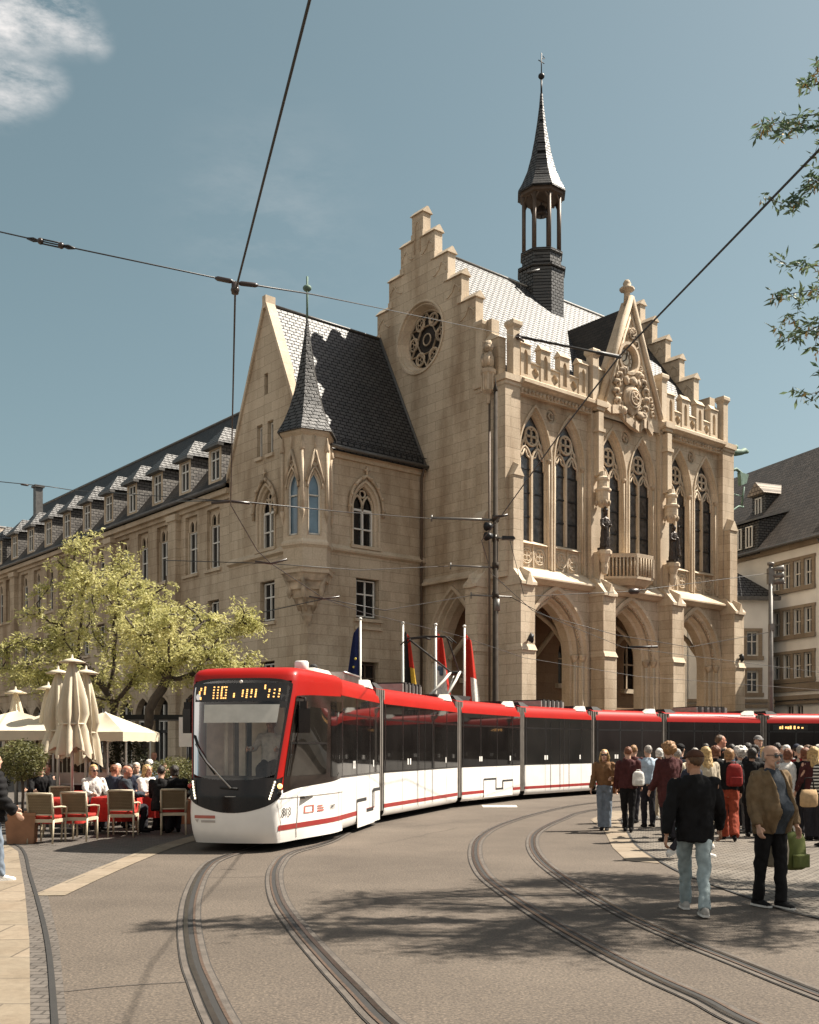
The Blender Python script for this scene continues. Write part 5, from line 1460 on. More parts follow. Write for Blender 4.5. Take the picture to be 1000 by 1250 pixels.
# dormers
def rz_(u): return 14.05 + (u-(LU-.45))/(LRU-(LU-.45))*(LRZ-14.05)
CHEEK = masonry('dormer_cheek_slate', (.20, .185, .17), (.11, .10, .095), (.04, .037, .035), .3, .16, .02, rough=.5, mode='roofx', bump=1.2, stain=(.5, .5, .5), stain_amt=.5, nscale=1.5)
for k in range(11):
    c = 13.42 + 3.04*k
    uf = LU-.05; hw_ = .62; zb, zt = 14.35, 16.35
    ub = (zt-14.05)/(LRZ-14.05)*(LRU-(LU-.45)) + LU-.45
    d = MB()
    for s in (-1, 1):
        y = c+s*hw_
        d.add([(uf, y, zb), (ub, y, zt), (uf, y, zt)], [(0, 1, 2)], CHEEK)
    d.wall(GA(uf), rect(c-hw_, c+hw_, 14.2, zt), [rect(c-.42, c+.42, 14.65, 16.15)], .1, STONE2)
    dm = d.build('dormer', TH)
    casement(dm, GA(uf), c-.40, c+.40, 14.68, 16.12, .06, name='window', rail=.68)
    r_ = MB()
    zt2 = 17.35
    ur = (zt2-14.05)/(LRZ-14.05)*(LRU-(LU-.45)) + LU-.45
    ue = uf-.30
    e = hw_+.18
    r_.add([(ue, c-e, zt-.02), (ue, c+e, zt-.02), (ub+.1, c+e, zt+.08), (ub+.1, c-e, zt+.08), (ue+.85, c, zt2), (ur, c, zt2)], [(0, 1, 4), (1, 2, 5, 4), (0, 4, 5, 3)], SLATEW)
    r_.box(ue, uf+.02, c-e, c+e, zt-.16, zt-.03, LEAD)
    r_.build('roof', dm)
b = MB(); b.box(-4.6, -4.1, 41.8, 42.3, 16.5, 20.0, LEAD); b.box(-4.7, -4.0, 41.7, 42.4, 20.0, 20.15, LEAD); b.build('chimney', sroof)

# ------------------------------------------------------------------ neighbour with a sunlit tiled roof, far end of the side street
PALER = masonry('pale_roof_tile', (.30, .25, .20), (.22, .18, .145), (.10, .08, .065), .3, .28, .03, rough=.7, mode='roofx', bump=1.0, stain=(.6, .55, .5), stain_amt=.5, nscale=.8)
nb = thing('corner_house', 'house with pale sunlit tiled roof closing the far end of the side street', 'house', (-36.5, 82, 0), math.atan2(.641, .7676))
b = MB(); b.box(-16, 14, 0, 12, 0, 13.6, STONE); b.build('wall', nb)
b = MB(); b.add([(-16.5, -.5, 13.4), (14.5, -.5, 13.4), (14.5, 6, 20.6), (-16.5, 6, 20.6)], [(0, 1, 2, 3)], PALER); b.add([(-16.5, 12.5, 13.4), (14.5, 12.5, 13.4), (14.5, 6, 20.6), (-16.5, 6, 20.6)], [(0, 1, 2, 3)], PALER)
b.poly([(14, 0, 13.6), (14, 12, 13.6), (14, 6, 20.5)], STONE)
b.tube([(-16.5, 6, 20.62), (14.5, 6, 20.62)], .12, LEAD, 6); b.build('roof', nb)
for k in range(7):
    for z in (2.0, 5.6, 9.4):
        casement(nb, FR(0), -13+k*3.6, -11.8+k*3.6, z, z+2.1, -.05)

# ------------------------------------------------------------------ white house on the right
# local x runs along the facade towards the back left, y into the house
def seg_house():
    P0 = Vector((23.2, 60.0)); d = Vector((-.36, .933)).normalized()
    h = thing('white_house', 'white rendered house with big dark tiled roof, skylight and ribbon windows', 'house', (P0.x, P0.y, 0), math.atan2(d.y, d.x))
    # with this rotation local +y points to the left of the walk, so the house lies on -y
    w_ = MB(); HX0, HX1 = -16.0, 20.0
    hs = []
    BW = []
    for z0, z1 in ((11.05, 12.6), (8.3, 9.8), (5.75, 7.2)):
        for k in range(4):
            x0 = .55 + k*.88; hs.append(rect(x0, x0+.62, z0, z1)); BW.append((x0, z0, z1))
        for k in range(4):
            x0 = -6.0 + k*.88; hs.append(rect(x0, x0+.62, z0, z1)); BW.append((x0, z0, z1))
    for k in range(2):
        x0 = 1.3 + k*.8; hs.append(rect(x0, x0+.6, 2.3, 4.2)); BW.append((x0, 2.3, 4.2))
    FY = lambda a, b, d: (a, -d, b)
    w_.wall(FY, rect(HX0, HX1, 0, 13.8), hs, .22, RENDER)
    w_.box(HX0, HX1, -13, -12.8, 0, 13.8, RENDER); w_.box(HX0-.2, HX0, -13, 0, 0, 13.8, RENDER)
    w_.add([(HX1, 0, 0), (HX1, -13, 0), (HX1, -13, 13.8), (HX1, -6.5, 21), (HX1, 0, 13.8)], [(0, 1, 2, 3, 4)], RENDER)
    w_.build('wall', h)
    for x0, z0, z1 in BW: casement(h, FY, x0+.02, x0+.60, z0+.02, z1-.02, .12, rail=.5)
    s_ = MB()
    def sb(x0, x1, z0, z1, p=.08): s_.box(x0, x1, 0, p, z0, z1, TRIMS)
    for xo in (.0, -6.55):
        for z0, z1 in ((11.05, 12.6), (8.3, 9.8), (5.75, 7.2)):
            sb(xo+.25, xo+4.1, z0-.25, z0, .16); sb(xo+.25, xo+4.1, z1, z1+.18, .10)
            for k in range(5): sb(xo+.29+k*.88, xo+.29+.24+k*.88, z0, z1)
    sb(HX0, HX1, 4.5, 4.75, .3); sb(HX0, HX1, 4.25, 4.42, .22); sb(HX0, HX1, 13.3, 13.6, .25); sb(HX0, HX1, 5.0, 5.45, .12)
    s_.build('stone_trim', h)
    r_ = MB()
    r_.add([(HX0-.5, .7, 13.5), (HX1+.4, .7, 13.5), (HX1+.4, -6.5, 21.3), (HX0-.5, -6.5, 21.3)], [(0, 1, 2, 3)], TILE)
    r_.add([(HX0-.5, -13.7, 13.5), (HX1+.4, -13.7, 13.5), (HX1+.4, -6.5, 21.3), (HX0-.5, -6.5, 21.3)], [(0, 1, 2, 3)], TILE)
    rf = r_.build('roof', h)
    g = MB(); g.tube([(HX0, .78, 13.55), (HX1+.4, .78, 13.55)], .09, LEAD, 6); g.tube([(-.6, .7, 13.4), (-.6, .15, 12.9), (-.6, .12, 5)], .06, LEAD, 6); g.build('gutter', h)
    k = MB()
    def rp(x, t, off): # on roof slope
        return (x, .7 - 7.2*t + off*.735, 13.5 + 7.8*t + off*.68)
    k.hexa([rp(-1.2, .20, .03), rp(.1, .20, .03), rp(.1, .36, .03), rp(-1.2, .36, .03), rp(-1.2, .20, .14), rp(.1, .20, .14), rp(.1, .36, .14), rp(-1.2, .36, .14)], LEAD)
    k.poly([rp(-1.1, .21, .15), rp(0, .21, .15), rp(0, .35, .15), rp(-1.1, .35, .15)], SKYG); k.build('skylight', rf)
    k = MB(); k.hexa([rp(-6, .45, .03), rp(-5.1, .45, .03), rp(-5.1, .55, .03), rp(-6, .55, .03), rp(-6, .45, .14), rp(-5.1, .45, .14), rp(-5.1, .55, .14), rp(-6, .55, .14)], LEAD); k.build('skylight', rf)
    return h
WH = seg_house()
# shed dormer and small gabled dormer on the big roof
dm = MB(); x0, x1 = 4.7, 9.2
dm.hexa([(x0, .45, 13.5), (x1, .45, 13.5), (x1, -4.5, 13.5), (x0, -4.5, 13.5), (x0, .35, 15.5), (x1, .35, 15.5), (x1, -4.5, 16.9), (x0, -4.5, 16.9)], SLATEW)
dm.hexa([(x0-.2, .65, 15.5), (x1+.2, .65, 15.5), (x1+.2, -5.0, 17.1), (x0-.2, -5.0, 17.1), (x0-.2, .65, 15.64), (x1+.2, .65, 15.64), (x1+.2, -5.0, 17.24), (x0-.2, -5.0, 17.24)], LEAD)
dmo = dm.build('dormer', WH)
for k in range(4): casement(dmo, lambda a, b, d: (a, .50-d, b), 5.1+k*1.02, 5.72+k*1.02, 13.95, 15.25, .0, rail=0)
dm = MB(); dm.box(7.4, 8.7, -4.8, -2.4, 16.4, 18.0, SLATEW); dm.hexa([(7.2, -5.2, 18.0), (8.9, -5.2, 18.0), (8.9, -2.1, 18.0), (7.2, -2.1, 18.0), (8.03, -5.2, 18.8), (8.07, -5.2, 18.8), (8.07, -2.1, 18.8), (8.03, -2.1, 18.8)], PALER)
dmo = dm.build('dormer', WH); casement(dmo, lambda a, b, d: (a, -2.36-d, b), 7.75, 8.35, 16.7, 17.8, 0, rail=0)
# low annexe in the corner between the white house and the town hall
lh = thing('corner_annexe', 'low white annexe with dark hipped roof between town hall and white house', 'house', (16.2, 61.9, 0), math.radians(3))
FZ = FR(0); hs = []; BW = []
for z0, z1 in ((7.1, 8.5), (4.95, 6.2)): hs.append(rect(3.55, 4.25, z0, z1)); BW.append((3.55, 4.25, z0, z1))
for x0 in (4.05, 4.75): hs.append(rect(x0, x0+.5, 2.2, 3.6)); BW.append((x0, x0+.5, 2.2, 3.6))
b = MB(); b.wall(FZ, rect(0, 5.1, 0, 10.6), hs, .2, RENDER); b.box(5.0, 5.1, 0, 4, 0, 10.6, RENDER); b.box(0, .1, 0, 6, 0, 10.6, RENDER); b.build('wall', lh)
for q in BW: casement(lh, FZ, q[0]+.02, q[1]-.02, q[2]+.02, q[3]-.02, .12, rail=.6)
b = MB()
for q in BW[:2]: b.box(q[0]-.22, q[0], -.07, 0, q[2]-.2, q[3]+.2, TRIMS); b.box(q[1], q[1]+.22, -.07, 0, q[2]-.2, q[3]+.2, TRIMS); b.box(q[0]-.3, q[1]+.3, -.12, 0, q[2]-.25, q[2]-.02, TRIMS); b.box(q[0]-.22, q[1]+.22, -.1, 0, q[3]+.02, q[3]+.2, TRIMS)
b.box(0, 5.15, -.25, 0, 4.35, 4.55, TRIMS); b.box(0, 5.15, -.2, 0, 4.05, 4.25, TRIMS)
b.build('stone_trim', lh)
b = MB(); b.add([(-.4, -.45, 10.5), (5.4, -.45, 10.5), (2.4, 3.6, 13.6), (-.4, 3.6, 13.6)], [(0, 1, 2, 3)], SLATE); b.add([(5.4, -.45, 10.5), (5.4, 4.5, 10.5), (2.4, 3.6, 13.6)], [(0, 1, 2)], SLATE)
b.box(-.4, 5.4, -.52, -.35, 10.3, 10.52, LEAD); b.build('roof', lh)
# ------------------------------------------------------------------ people: one continuous body each, clothes and hair as children
WORK = bpy.data.scenes.new('work')
def remeshed(mb, voxel, smooth=4, wrinkle=0.0, wscale=9.0, seed=0, name='m'):
    me = mb.mesh('tmp')
    me.materials.clear(); me.materials.append(mb.mats[0])
    o = bpy.data.objects.new('tmp', me); WORK.collection.objects.link(o)
    r = o.modifiers.new('r', 'REMESH'); r.mode = 'VOXEL'; r.voxel_size = voxel; r.use_smooth_shade = True
    if smooth:
        s = o.modifiers.new('s', 'SMOOTH'); s.factor = .5; s.iterations = smooth
    vl = WORK.view_layers[0]; vl.update(); dg = vl.depsgraph
    out = bpy.data.meshes.new_from_object(o.evaluated_get(dg))
    bpy.data.objects.remove(o); bpy.data.meshes.remove(me)
    out.name = name
    if wrinkle:
        off = Vector((seed*1.7, seed*.6, seed*2.3))
        nrm = [v.normal.copy() for v in out.vertices]
        for v, n_ in zip(out.vertices, nrm):
            c = v.co.copy()
            q = Vector((c.x*wscale, c.y*wscale, c.z*wscale*.62 + c.x*wscale*.35)) + off
            k = noise.noise(q) + .55*noise.noise(q*2.3)
            v.co = c + n_ * (wrinkle * (k if k > -.2 else -.2 + (k+.2)*1.6))
    out.polygons.foreach_set('use_smooth', [True]*len(out.polygons))
    return out

def cloth(name, col, rough=.85):
    return plain('cloth_' + name, col, rough, var=.18, scale=14, bump=.25, bscale=220, spec=.2)
def skin(tone='fair'):
    return plain('skin_' + tone, {'fair': (.50, .30, .21), 'tan': (.40, .21, .13), 'red': (.46, .21, .14)}[tone], .5, var=.08, scale=18, spec=.35)
def hairm(name, col): return plain('hair_' + name, col, .55, var=.45, scale=26, bump=.5, bscale=90, spec=.4)
EYEW = plain('eye_white', (.75, .72, .68), .3); EYED = plain('eye_dark', (.03, .02, .015), .2)
SHADES = plain('sunglass_lens', (.012, .010, .010), .08, spec=.8)
LIP = plain('lip', (.36, .15, .12), .5)

def person(label, loc, rz, H=1.75, girth=1.0, belly=0.0, top=None, top_kind='jacket', hem=.86, bottom=None, leg='normal', shoe=None,
           hair=None, hair_kind='short', tone='fair', legs=((4, 6), (-4, 4)), arms=((4, 8, 18), (4, 8, 18)), sit=None, lean=0.0,
           head=(0, 0), face=False, shades=False, cap=None, beard=None, near=False, seed=0, group='people', under=None, narrow=0.0, no_legs=False, sole=None, tiptoe=0):
    """local frame: feet on z=0, facing -y; +x is the person's left.  legs: (hip flex, knee flex) left,right; arms: (shoulder flex, abduction, elbow flex)"""
    S = H/1.75
    t = thing('person', label, 'person', loc, rz, group)
    vox = .0075 if near else .0125
    SK = skin(tone)
    rad = math.radians
    hipz = .93 if sit is None else sit/S + .09
    def pt(v): return Vector(v)*S
    J = {}
    # lean of the upper body about the hips
    lm = Matrix.Translation((0, 0, hipz)) @ Matrix.Rotation(rad(lean), 4, 'X') @ Matrix.Translation((0, 0, -.93))
    up = lambda x, y, z: lm @ Vector((x, y, z))
    L = []
    minz = 9
    for s, (a, k) in zip((1, -1), legs):
        hp = Vector((s*.084*girth**.5, 0, hipz)); a_, k_ = rad(a), rad(k)
        kn = hp + Vector((-s*(.010+narrow), -math.sin(a_), -math.cos(a_)))*.43
        b_ = a_ - k_
        an = kn + Vector((-s*(.045+narrow), -math.sin(b_), -math.cos(b_)))*.42
        L.append([hp, kn, an, b_]); minz = min(minz, an.z)
    dz = (.085 - minz) if sit is None else 0
    for l in L:
        for q in l[:3]: q.z += dz
    lm = Matrix.Translation((0, 0, dz)) @ lm
    A = []
    for s, (a, ab, e) in zip((1, -1), arms):
        sh = Vector((s*.185*(.6+.4*girth), .012, 1.415)); a_, ab_, e_ = rad(a), rad(ab), rad(e)
        d = Vector((s*math.sin(ab_), -math.sin(a_)*math.cos(ab_), -math.cos(a_)*math.cos(ab_)))
        el = sh + d*.30
        f = rad(a + e)
        d2 = Vector((s*math.sin(ab_)*.5 - s*.25*math.sin(e_)*(1 if e > 40 else 0), -math.sin(f), -math.cos(f))).normalized()
        wr = el + d2*.262
        A.append([lm @ sh, lm @ el, lm @ wr, (lm.to_3x3() @ d2).normalized(), s])
    hm = lm @ Matrix.Translation((0, 0, 1.52)) @ Matrix.Rotation(rad(head[0]), 4, 'Z') @ Matrix.Rotation(rad(head[1]), 4, 'X') @ Matrix.Translation((0, 0, -1.52))
    hd = lambda x, y, z: hm @ Vector((x, y, z))
    def torso(mb, infl, z0, z1, mat, fem=False):
        pr = [(.84, .150, .115, 0), (.92, .162, .122, 0), (1.02, .155, .115, -.004), (1.12, .150, .112, -.008), (1.25, .168, .120, -.006), (1.34, .178, .118, 0), (1.41, .172, .098, .008), (1.455, .125, .080, .014), (1.49, .070, .066, .018)]
        rg = []
        zs = [p[0] for p in pr]
        def at(z):
            if z <= zs[0]: return pr[0][1:]
            for p, q in zip(pr, pr[1:]):
                if p[0] <= z <= q[0]:
                    f = (z-p[0])/(q[0]-p[0]); return tuple(p[i] + (q[i]-p[i])*f for i in (1, 2, 3))
            return pr[-1][1:]
        n = max(4, int((z1-z0)/.05))
        for i in range(n+1):
            z = z0 + (z1-z0)*i/n; rx, ry, yo = at(z)
            g = girth if z < 1.38 else (girth+1)/2
            bl = belly*math.exp(-((z-1.06)/.13)**2)
            rx = rx*g + infl + bl*.25; ry = ry*g + infl + bl*.5
            rg.append([S*(up(rx*math.cos(2*PI*j/20), yo - bl*.5 + ry*math.sin(2*PI*j/20), z)) for j in range(20)])
        mb.rings(rg, mat)
    # ---- body
    b = MB()
    torso(b, -.020 if top else -.006, .84, 1.49, SK)
    for hp, kn, an, bb in L:
        b.tube([hp*S, (hp*.5+kn*.5)*S, kn*S, (kn*.6+an*.4)*S, an*S], [.062*S, .058*S, .044*S, .042*S, .034*S], SK, 10)
        b.ball(an*S, .04*S, .05*S, .04*S, SK, 8, 6)
    for sh, el, wr, d2, s in A:
        b.tube([sh*S, (sh*.5+el*.5)*S, el*S, (el*.65+wr*.35)*S, wr*S], [.056*S, .048*S, .040*S, .038*S, .027*S], SK, 10)
        b.ball(sh*S, .058*S, .055*S, .055*S, SK, 8, 6)
        # hand: palm, four bent fingers, thumb from the side
        fwd = Vector((0, -1, 0)); side_ = d2.cross(Vector((s, 0, 0))).normalized()    # direction thumb side
        if side_.y > 0: side_ = -side_
        nrm_ = Vector((-s, 0, 0)) - d2*Vector((-s, 0, 0)).dot(d2); nrm_.normalize()     # palm faces the thigh
        pm_ = wr + d2*.045
        for k in range(5):
            q = wr + d2*(.01+.018*k); w2 = .026 + .010*min(k, 3)/3*2
            b.tube([(q - side_*w2*.8)*S, (q + side_*w2*.8)*S], [.016*S, .016*S], SK, 8)
        for k in range(4):
            base = wr + d2*.088 + side_*(.027 - .018*k); ln = (.066, .075, .070, .056)[k]
            c1, c2, c3 = (.25, .75, 1.25) if not near else ((.25, .7, 1.1), (.3, .85, 1.35), (.38, .95, 1.5), (.45, 1.05, 1.6))[k]
            p0 = base; pts = [p0]
            for cc, f in zip((c1, c2, c3), (.45, .32, .26)):
                dd = d2*math.cos(cc) + nrm_*math.sin(cc); pts.append(pts[-1] + dd*ln*f)
            r0 = .0095 if near else .0105
            b.tube([q*S for q in pts], [r0*S, r0*S, r0*.92*S, r0*.75*S], SK, 7)
        tb = wr + d2*.03 + side_*.03
        td = (d2*.75 + side_*.6 + nrm_*.35).normalized(); td2 = (d2*.95 + side_*.1 + nrm_*.4).normalized()
        b.tube([tb*S, (tb+td*.035)*S, (tb+td*.035+td2*.03)*S], [.013*S, .0115*S, .009*S], SK, 7)
    # neck and head
    b.tube([S*up(0, .02, 1.46), S*hd(0, .012, 1.54), S*hd(0, .0, 1.58)], [.060*S, .055*S, .055*S], SK, 12)
    hr = []
    for z, rx, ry, yo in ((1.518, .020, .022, -.062), (1.526, .040, .046, -.050), (1.545, .055, .066, -.030), (1.575, .064, .080, -.014), (1.61, .071, .090, -.002), (1.645, .075, .096, .004), (1.68, .076, .098, .008), (1.71, .070, .090, .012), (1.735, .052, .066, .014), (1.747, .026, .034, .015), (1.751, .006, .008, .015)):
        hr.append([S*hd(rx*math.cos(2*PI*j/20), yo + ry*math.sin(2*PI*j/20), z) for j in range(20)])
    b.rings(hr, SK)
    b.tube([S*hd(0, -.090, 1.655), S*hd(0, -.104, 1.625), S*hd(0, -.112, 1.606)], [.009*S, .012*S, .016*S], SK, 7)       # nose
    for s in (-1, 1):
        b.ball(S*hd(s*.013, -.098, 1.603), .010*S, .012*S, .009*S, SK, 7, 5)
        b.ball(S*hd(s*.078, .012, 1.632), .011*S, .020*S, .032*S, SK, 8, 6)          # ears
        b.tube([S*hd(s*.012, -.092, 1.664), S*hd(s*.046, -.082, 1.664)], .010*S, SK, 6)     # brow
        b.ball(S*hd(s*.038, -.066, 1.605), .022*S, .020*S, .022*S, SK, 8, 6)         # cheek
    b.tube([S*hd(-.022, -.086, 1.572), S*hd(0, -.092, 1.573), S*hd(.022, -.086, 1.572)], .008*S, SK, 6)
    b.ball(S*hd(0, -.082, 1.538), .022*S, .016*S, .016*S, SK, 8, 6)                   # chin
    me = remeshed(b, vox if near else .012, 2)
    o = bpy.data.objects.new('body', me); COL.objects.link(o); o.parent = t
    if face:
        for s in (-1, 1):
            e = MB(); e.ball(S*hd(s*.031, -.080, 1.643), .013*S, .010*S, .008*S, EYEW, 8, 6); e.ball(S*hd(s*.031, -.0875, 1.643), .006*S, .005*S, .006*S, EYED, 7, 5)
            e.tube([S*hd(s*.016, -.097, 1.672), S*hd(s*.034, -.095, 1.676), S*hd(s*.05, -.084, 1.670)], .005*S, hair or EYED, 5)
            e.build('eye', t)
        m_ = MB(); m_.tube([S*hd(-.024, -.090, 1.573), S*hd(-.008, -.099, 1.577), S*hd(.008, -.099, 1.577), S*hd(.024, -.090, 1.573)], .0055*S, LIP, 6); m_.tube([S*hd(-.02, -.090, 1.567), S*hd(0, -.099, 1.565), S*hd(.02, -.090, 1.567)], .006*S, LIP, 6); m_.build('mouth', t)
    if shades:
        g = MB()
        for s in (-1, 1):
            g.ball(S*hd(s*.034, -.100, 1.643), .030*S, .006*S, .021*S, SHADES, 12, 6)
            g.tube([S*hd(s*.062, -.094, 1.652), S*hd(s*.080, -.04, 1.650), S*hd(s*.082, .02, 1.645)], .004*S, SHADES, 5)
        g.tube([S*hd(-.062, -.096, 1.655), S*hd(0, -.106, 1.655), S*hd(.062, -.096, 1.655)], .0045*S, SHADES, 5)
        g.build('sunglasses', t)
    if beard:
        g = MB(); g.ball(S*hd(0, -.084, 1.537), .034*S, .022*S, .026*S, beard, 10, 6)
        g.tube([S*hd(-.032, -.082, 1.568), S*hd(-.018, -.097, 1.586), S*hd(0, -.103, 1.590), S*hd(.018, -.097, 1.586), S*hd(.032, -.082, 1.568)], .009*S, beard, 6)
        for s in (-1, 1): g.tube([S*hd(s*.032, -.082, 1.568), S*hd(s*.024, -.084, 1.54)], .011*S, beard, 6)
        me = remeshed(g, .006, 2, .002, 60, seed); o = bpy.data.objects.new('beard', me); COL.objects.link(o); o.parent = t
    # ---- trousers
    if bottom and not no_legs:
        b = MB(); wide = {'normal': (.094, .068, .060), 'wide': (.100, .086, .094), 'slim': (.088, .058, .048)}[leg]
        torso(b, .004 if hem > .93 else -.014, .84, 1.0 if hem < .9 else 1.03 if hem < 1.0 else 1.06, bottom)
        for hp, kn, an, bb in L:
            ae = an + (an-kn).normalized()*.02
            b.tube([(hp+Vector((0, 0, .02)))*S, (hp*.5+kn*.5)*S, kn*S, (kn*.5+ae*.5)*S, ae*S], [wide[0]*girth**.7*S, (wide[0]*.5+wide[1]*.5)*girth**.5*1.03*S, wide[1]*girth**.4*S, (wide[1]*.5+wide[2]*.5)*S, wide[2]*S], bottom, 14)
            b.ball(kn*S, wide[1]*1.02*girth**.4*S, wide[1]*1.02*S, wide[1]*S, bottom, 10, 8)
        me = remeshed(b, .011 if near else .015, 3, .015, 10, seed+1); o = bpy.data.objects.new('trousers', me); COL.objects.link(o); o.parent = t
    # ---- shoes
    for hp, kn, an, bb in (L if not no_legs else []):
        b = MB(); sm = shoe or cloth('shoe_black', (.02, .02, .02))
        pit = min(max(bb*.8, -.5), .8) if sit is None and an.z > .11 else 0
        rm = Matrix.Translation(Vector((an.x, an.y, max(an.z-.085, 0)))*S) @ Matrix.Rotation(pit, 4, 'X')
        rg = []
        for y, wx, hz in ((.085, .022, .05), (.075, .034, .085), (.03, .040, .10), (-.02, .040, .088), (-.08, .046, .065), (-.13, .046, .050), (-.17, .036, .042), (-.19, .016, .026)):
            rg.append([S*(rm @ Vector((wx*math.cos(2*PI*j/12), y, max(hz*.5 + hz*.5*math.sin(2*PI*j/12), .004)))) if False else rm @ (S*Vector((wx*math.cos(2*PI*j/12), y, max(hz*.5 + hz*.55*math.sin(2*PI*j/12), .004)))) for j in range(12)])
        b.rings(rg, sm)
        if sole:
            rg = [[rm @ (S*Vector((wx*1.06*c, y, z))) for (c, z) in ((-1, .0), (1, .0), (1, .022), (-1, .022))] for y, wx in ((.088, .03), (.03, .042), (-.08, .048), (-.15, .042), (-.194, .02))]
            b.rings(rg, sole, False)
        b.build('shoe', t)
    # ---- upper garment
    if top:
        b = MB()
        infl = {'jacket': .026, 'shirt': .012, 'coat': .034, 'puffer': .045, 'tee': .010}[top_kind]
        if under is None:
            torso(b, infl, hem, 1.485, top)
        else:                 # open jacket: left and right halves leave a strip of shirt
            torso(b, infl, hem, 1.485, top)
        sr = {'jacket': (.072, .064, .053), 'shirt': (.064, .056, .046), 'coat': (.078, .068, .060), 'puffer': (.086, .078, .062), 'tee': (.062, .056, .046)}[top_kind]
        for sh, el, wr, d2, s in A:
            end = wr if top_kind != 'tee' else el*.85 + sh*.15
            g_ = (girth+1)/2
            if top_kind == 'tee': b.tube([sh*S, (sh*.5+el*.5)*S, end*S], [sr[0]*S, sr[1]*S, sr[1]*S], top, 12)
            else:
                b.tube([sh*S, (sh*.5+el*.5)*S, el*S, (el*.5+wr*.5)*S, (wr-d2*.012)*S], [sr[0]*g_*S, (sr[0]*.5+sr[1]*.5)*g_*S, sr[1]*g_*S, (sr[1]*.5+sr[2]*.5)*g_*S, sr[2]*S], top, 12)
            b.ball(sh*S, sr[0]*1.03*S, sr[0]*S, sr[0]*.98*S, top, 10, 8); b.ball(el*S, sr[1]*S, sr[1]*S, sr[1]*S, top, 10, 8)
        if top_kind in ('jacket', 'coat', 'puffer', 'shirt'):
            nk = [S*up(.074*math.cos(2*PI*j/16), .02+.070*math.sin(2*PI*j/16), 1.475+.012*math.sin(2*PI*j/16)) for j in range(16)]
            b.tube(nk, .018*S, top, 7, closed=True)
        if near and under:       # lapels
            for s in (-1, 1):
                b.tube([S*up(s*.075, -.045, 1.475), S*up(s*.09, -.115-belly*.2, 1.34), S*up(s*.10, -.135-belly*.55, 1.16), S*up(s*.105, -.13-belly*.5, 1.0), S*up(s*.105, -.12-belly*.2, hem+.02)], [.03*S, .028*S, .03*S, .03*S, .03*S], top, 8)
        wr_ = {'jacket': .019, 'shirt': .016, 'coat': .018, 'puffer': .008, 'tee': .010}[top_kind]
        me = remeshed(b, .011 if near else .015, 3, wr_, 10, seed)
        if top_kind == 'puffer':
            
            nrm = [v.normal.copy() for v in me.vertices]
            for v, n_ in zip(me.vertices, nrm): v.co += n_*.016*abs(math.sin(v.co.z*PI/.085))
        if under is not None:
            # cut the front panel back so the shirt shows between the lapels
            inv = lm.inverted()
            for v in me.vertices:
                q = inv @ (v.co/S)
                if abs(q.x - .0) < .085 and q.y < -.02 and hem - .05 < q.z < 1.50:
                    v.co = S*(lm @ Vector((q.x, q.y + .055, q.z)))
        o = bpy.data.objects.new({'jacket': 'jacket', 'shirt': 'shirt', 'coat': 'coat', 'puffer': 'jacket', 'tee': 'shirt'}[top_kind], me); COL.objects.link(o); o.parent = t
        if under is not None:
            b = MB(); torso(b, .016, .80, 1.485, under)
            for s in (-1, 1): b.tube([S*up(s*.012, -.062, 1.478), S*up(s*.05, -.06, 1.492), S*up(s*.07, .0, 1.505)], .014*S, under, 6)
            me = remeshed(b, .012, 3, .008, 12, seed+5)
            for v in me.vertices:
                q = inv @ (v.co/S)
                if (abs(q.x) > .085 or q.y > -.01) and q.z < 1.44: v.co = S*(lm @ Vector((q.x*.80, q.y*.72, q.z)))
            o = bpy.data.objects.new('shirt', me); COL.objects.link(o); o.parent = t
    # ---- hair
    if hair and hair_kind != 'bald':
        b = MB(); k = hair_kind
        c = (0, .022, 1.668)
        if k in ('short', 'bob', 'long', 'curly', 'bun'):
            gx, gy, gz = {'short': (.084, .098, .096), 'bob': (.096, .108, .102), 'long': (.092, .106, .098), 'curly': (.135, .135, .125), 'bun': (.086, .100, .096)}[k]
            b.ball(S*hd(*c), 1, 1, 1, hair, 4, 3) if False else None
            rg = []
            for i in range(11):
                a = -PI/2 + PI*i/10
                row = []
                for j in range(18):
                    q = Vector((gx*math.cos(a)*math.cos(2*PI*j/18), gy*math.cos(a)*math.sin(2*PI*j/18), gz*math.sin(a)))
                    if q.y < -.02 and q.z < .035: q.y = max(q.y, -.028)      # keep clear of the face
                    row.append(S*hd(c[0]+q.x, c[1]+q.y, c[2]+q.z))
                rg.append(row)
            b.rings(rg, hair)
        if k == 'bob':
            b.rings([[S*hd(.094*math.cos(2*PI*j/14), .035+.075*math.sin(2*PI*j/14), z) for j in range(14)] for z in (1.545, 1.58, 1.63, 1.68)], hair)
        if k == 'long':
            b.rings([[S*hd(rx*math.cos(2*PI*j/14), yo+ry*math.sin(2*PI*j/14), z) for j in range(14)] for z, rx, ry, yo in ((1.36, .085, .030, .105), (1.42, .105, .040, .095), (1.50, .108, .055, .072), (1.58, .100, .070, .045), (1.66, .092, .085, .03))], hair)
            for s in (-1, 1): b.tube([S*hd(s*.07, -.045, 1.70), S*hd(s*.088, -.03, 1.62), S*hd(s*.098, -.01, 1.54), S*hd(s*.095, .0, 1.47)], [.02*S, .024*S, .024*S, .014*S], hair, 8)
        if k == 'curly':
            rr = random.Random(seed)
            for q in range(34):
                th, ph = rr.uniform(0, 2*PI), rr.uniform(-.5, 1.4)
                x, y, z = .12*math.cos(ph)*math.cos(th), .12*math.cos(ph)*math.sin(th), .11*math.sin(ph)
                if y < -.05 and z < .05: continue
                b.ball(S*hd(c[0]+x, c[1]+y, c[2]+z), .036*S, .036*S, .036*S, hair, 7, 5)
        if k == 'bun': b.ball(S*hd(0, .125, 1.70), .045*S, .045*S, .045*S, hair, 9, 7)
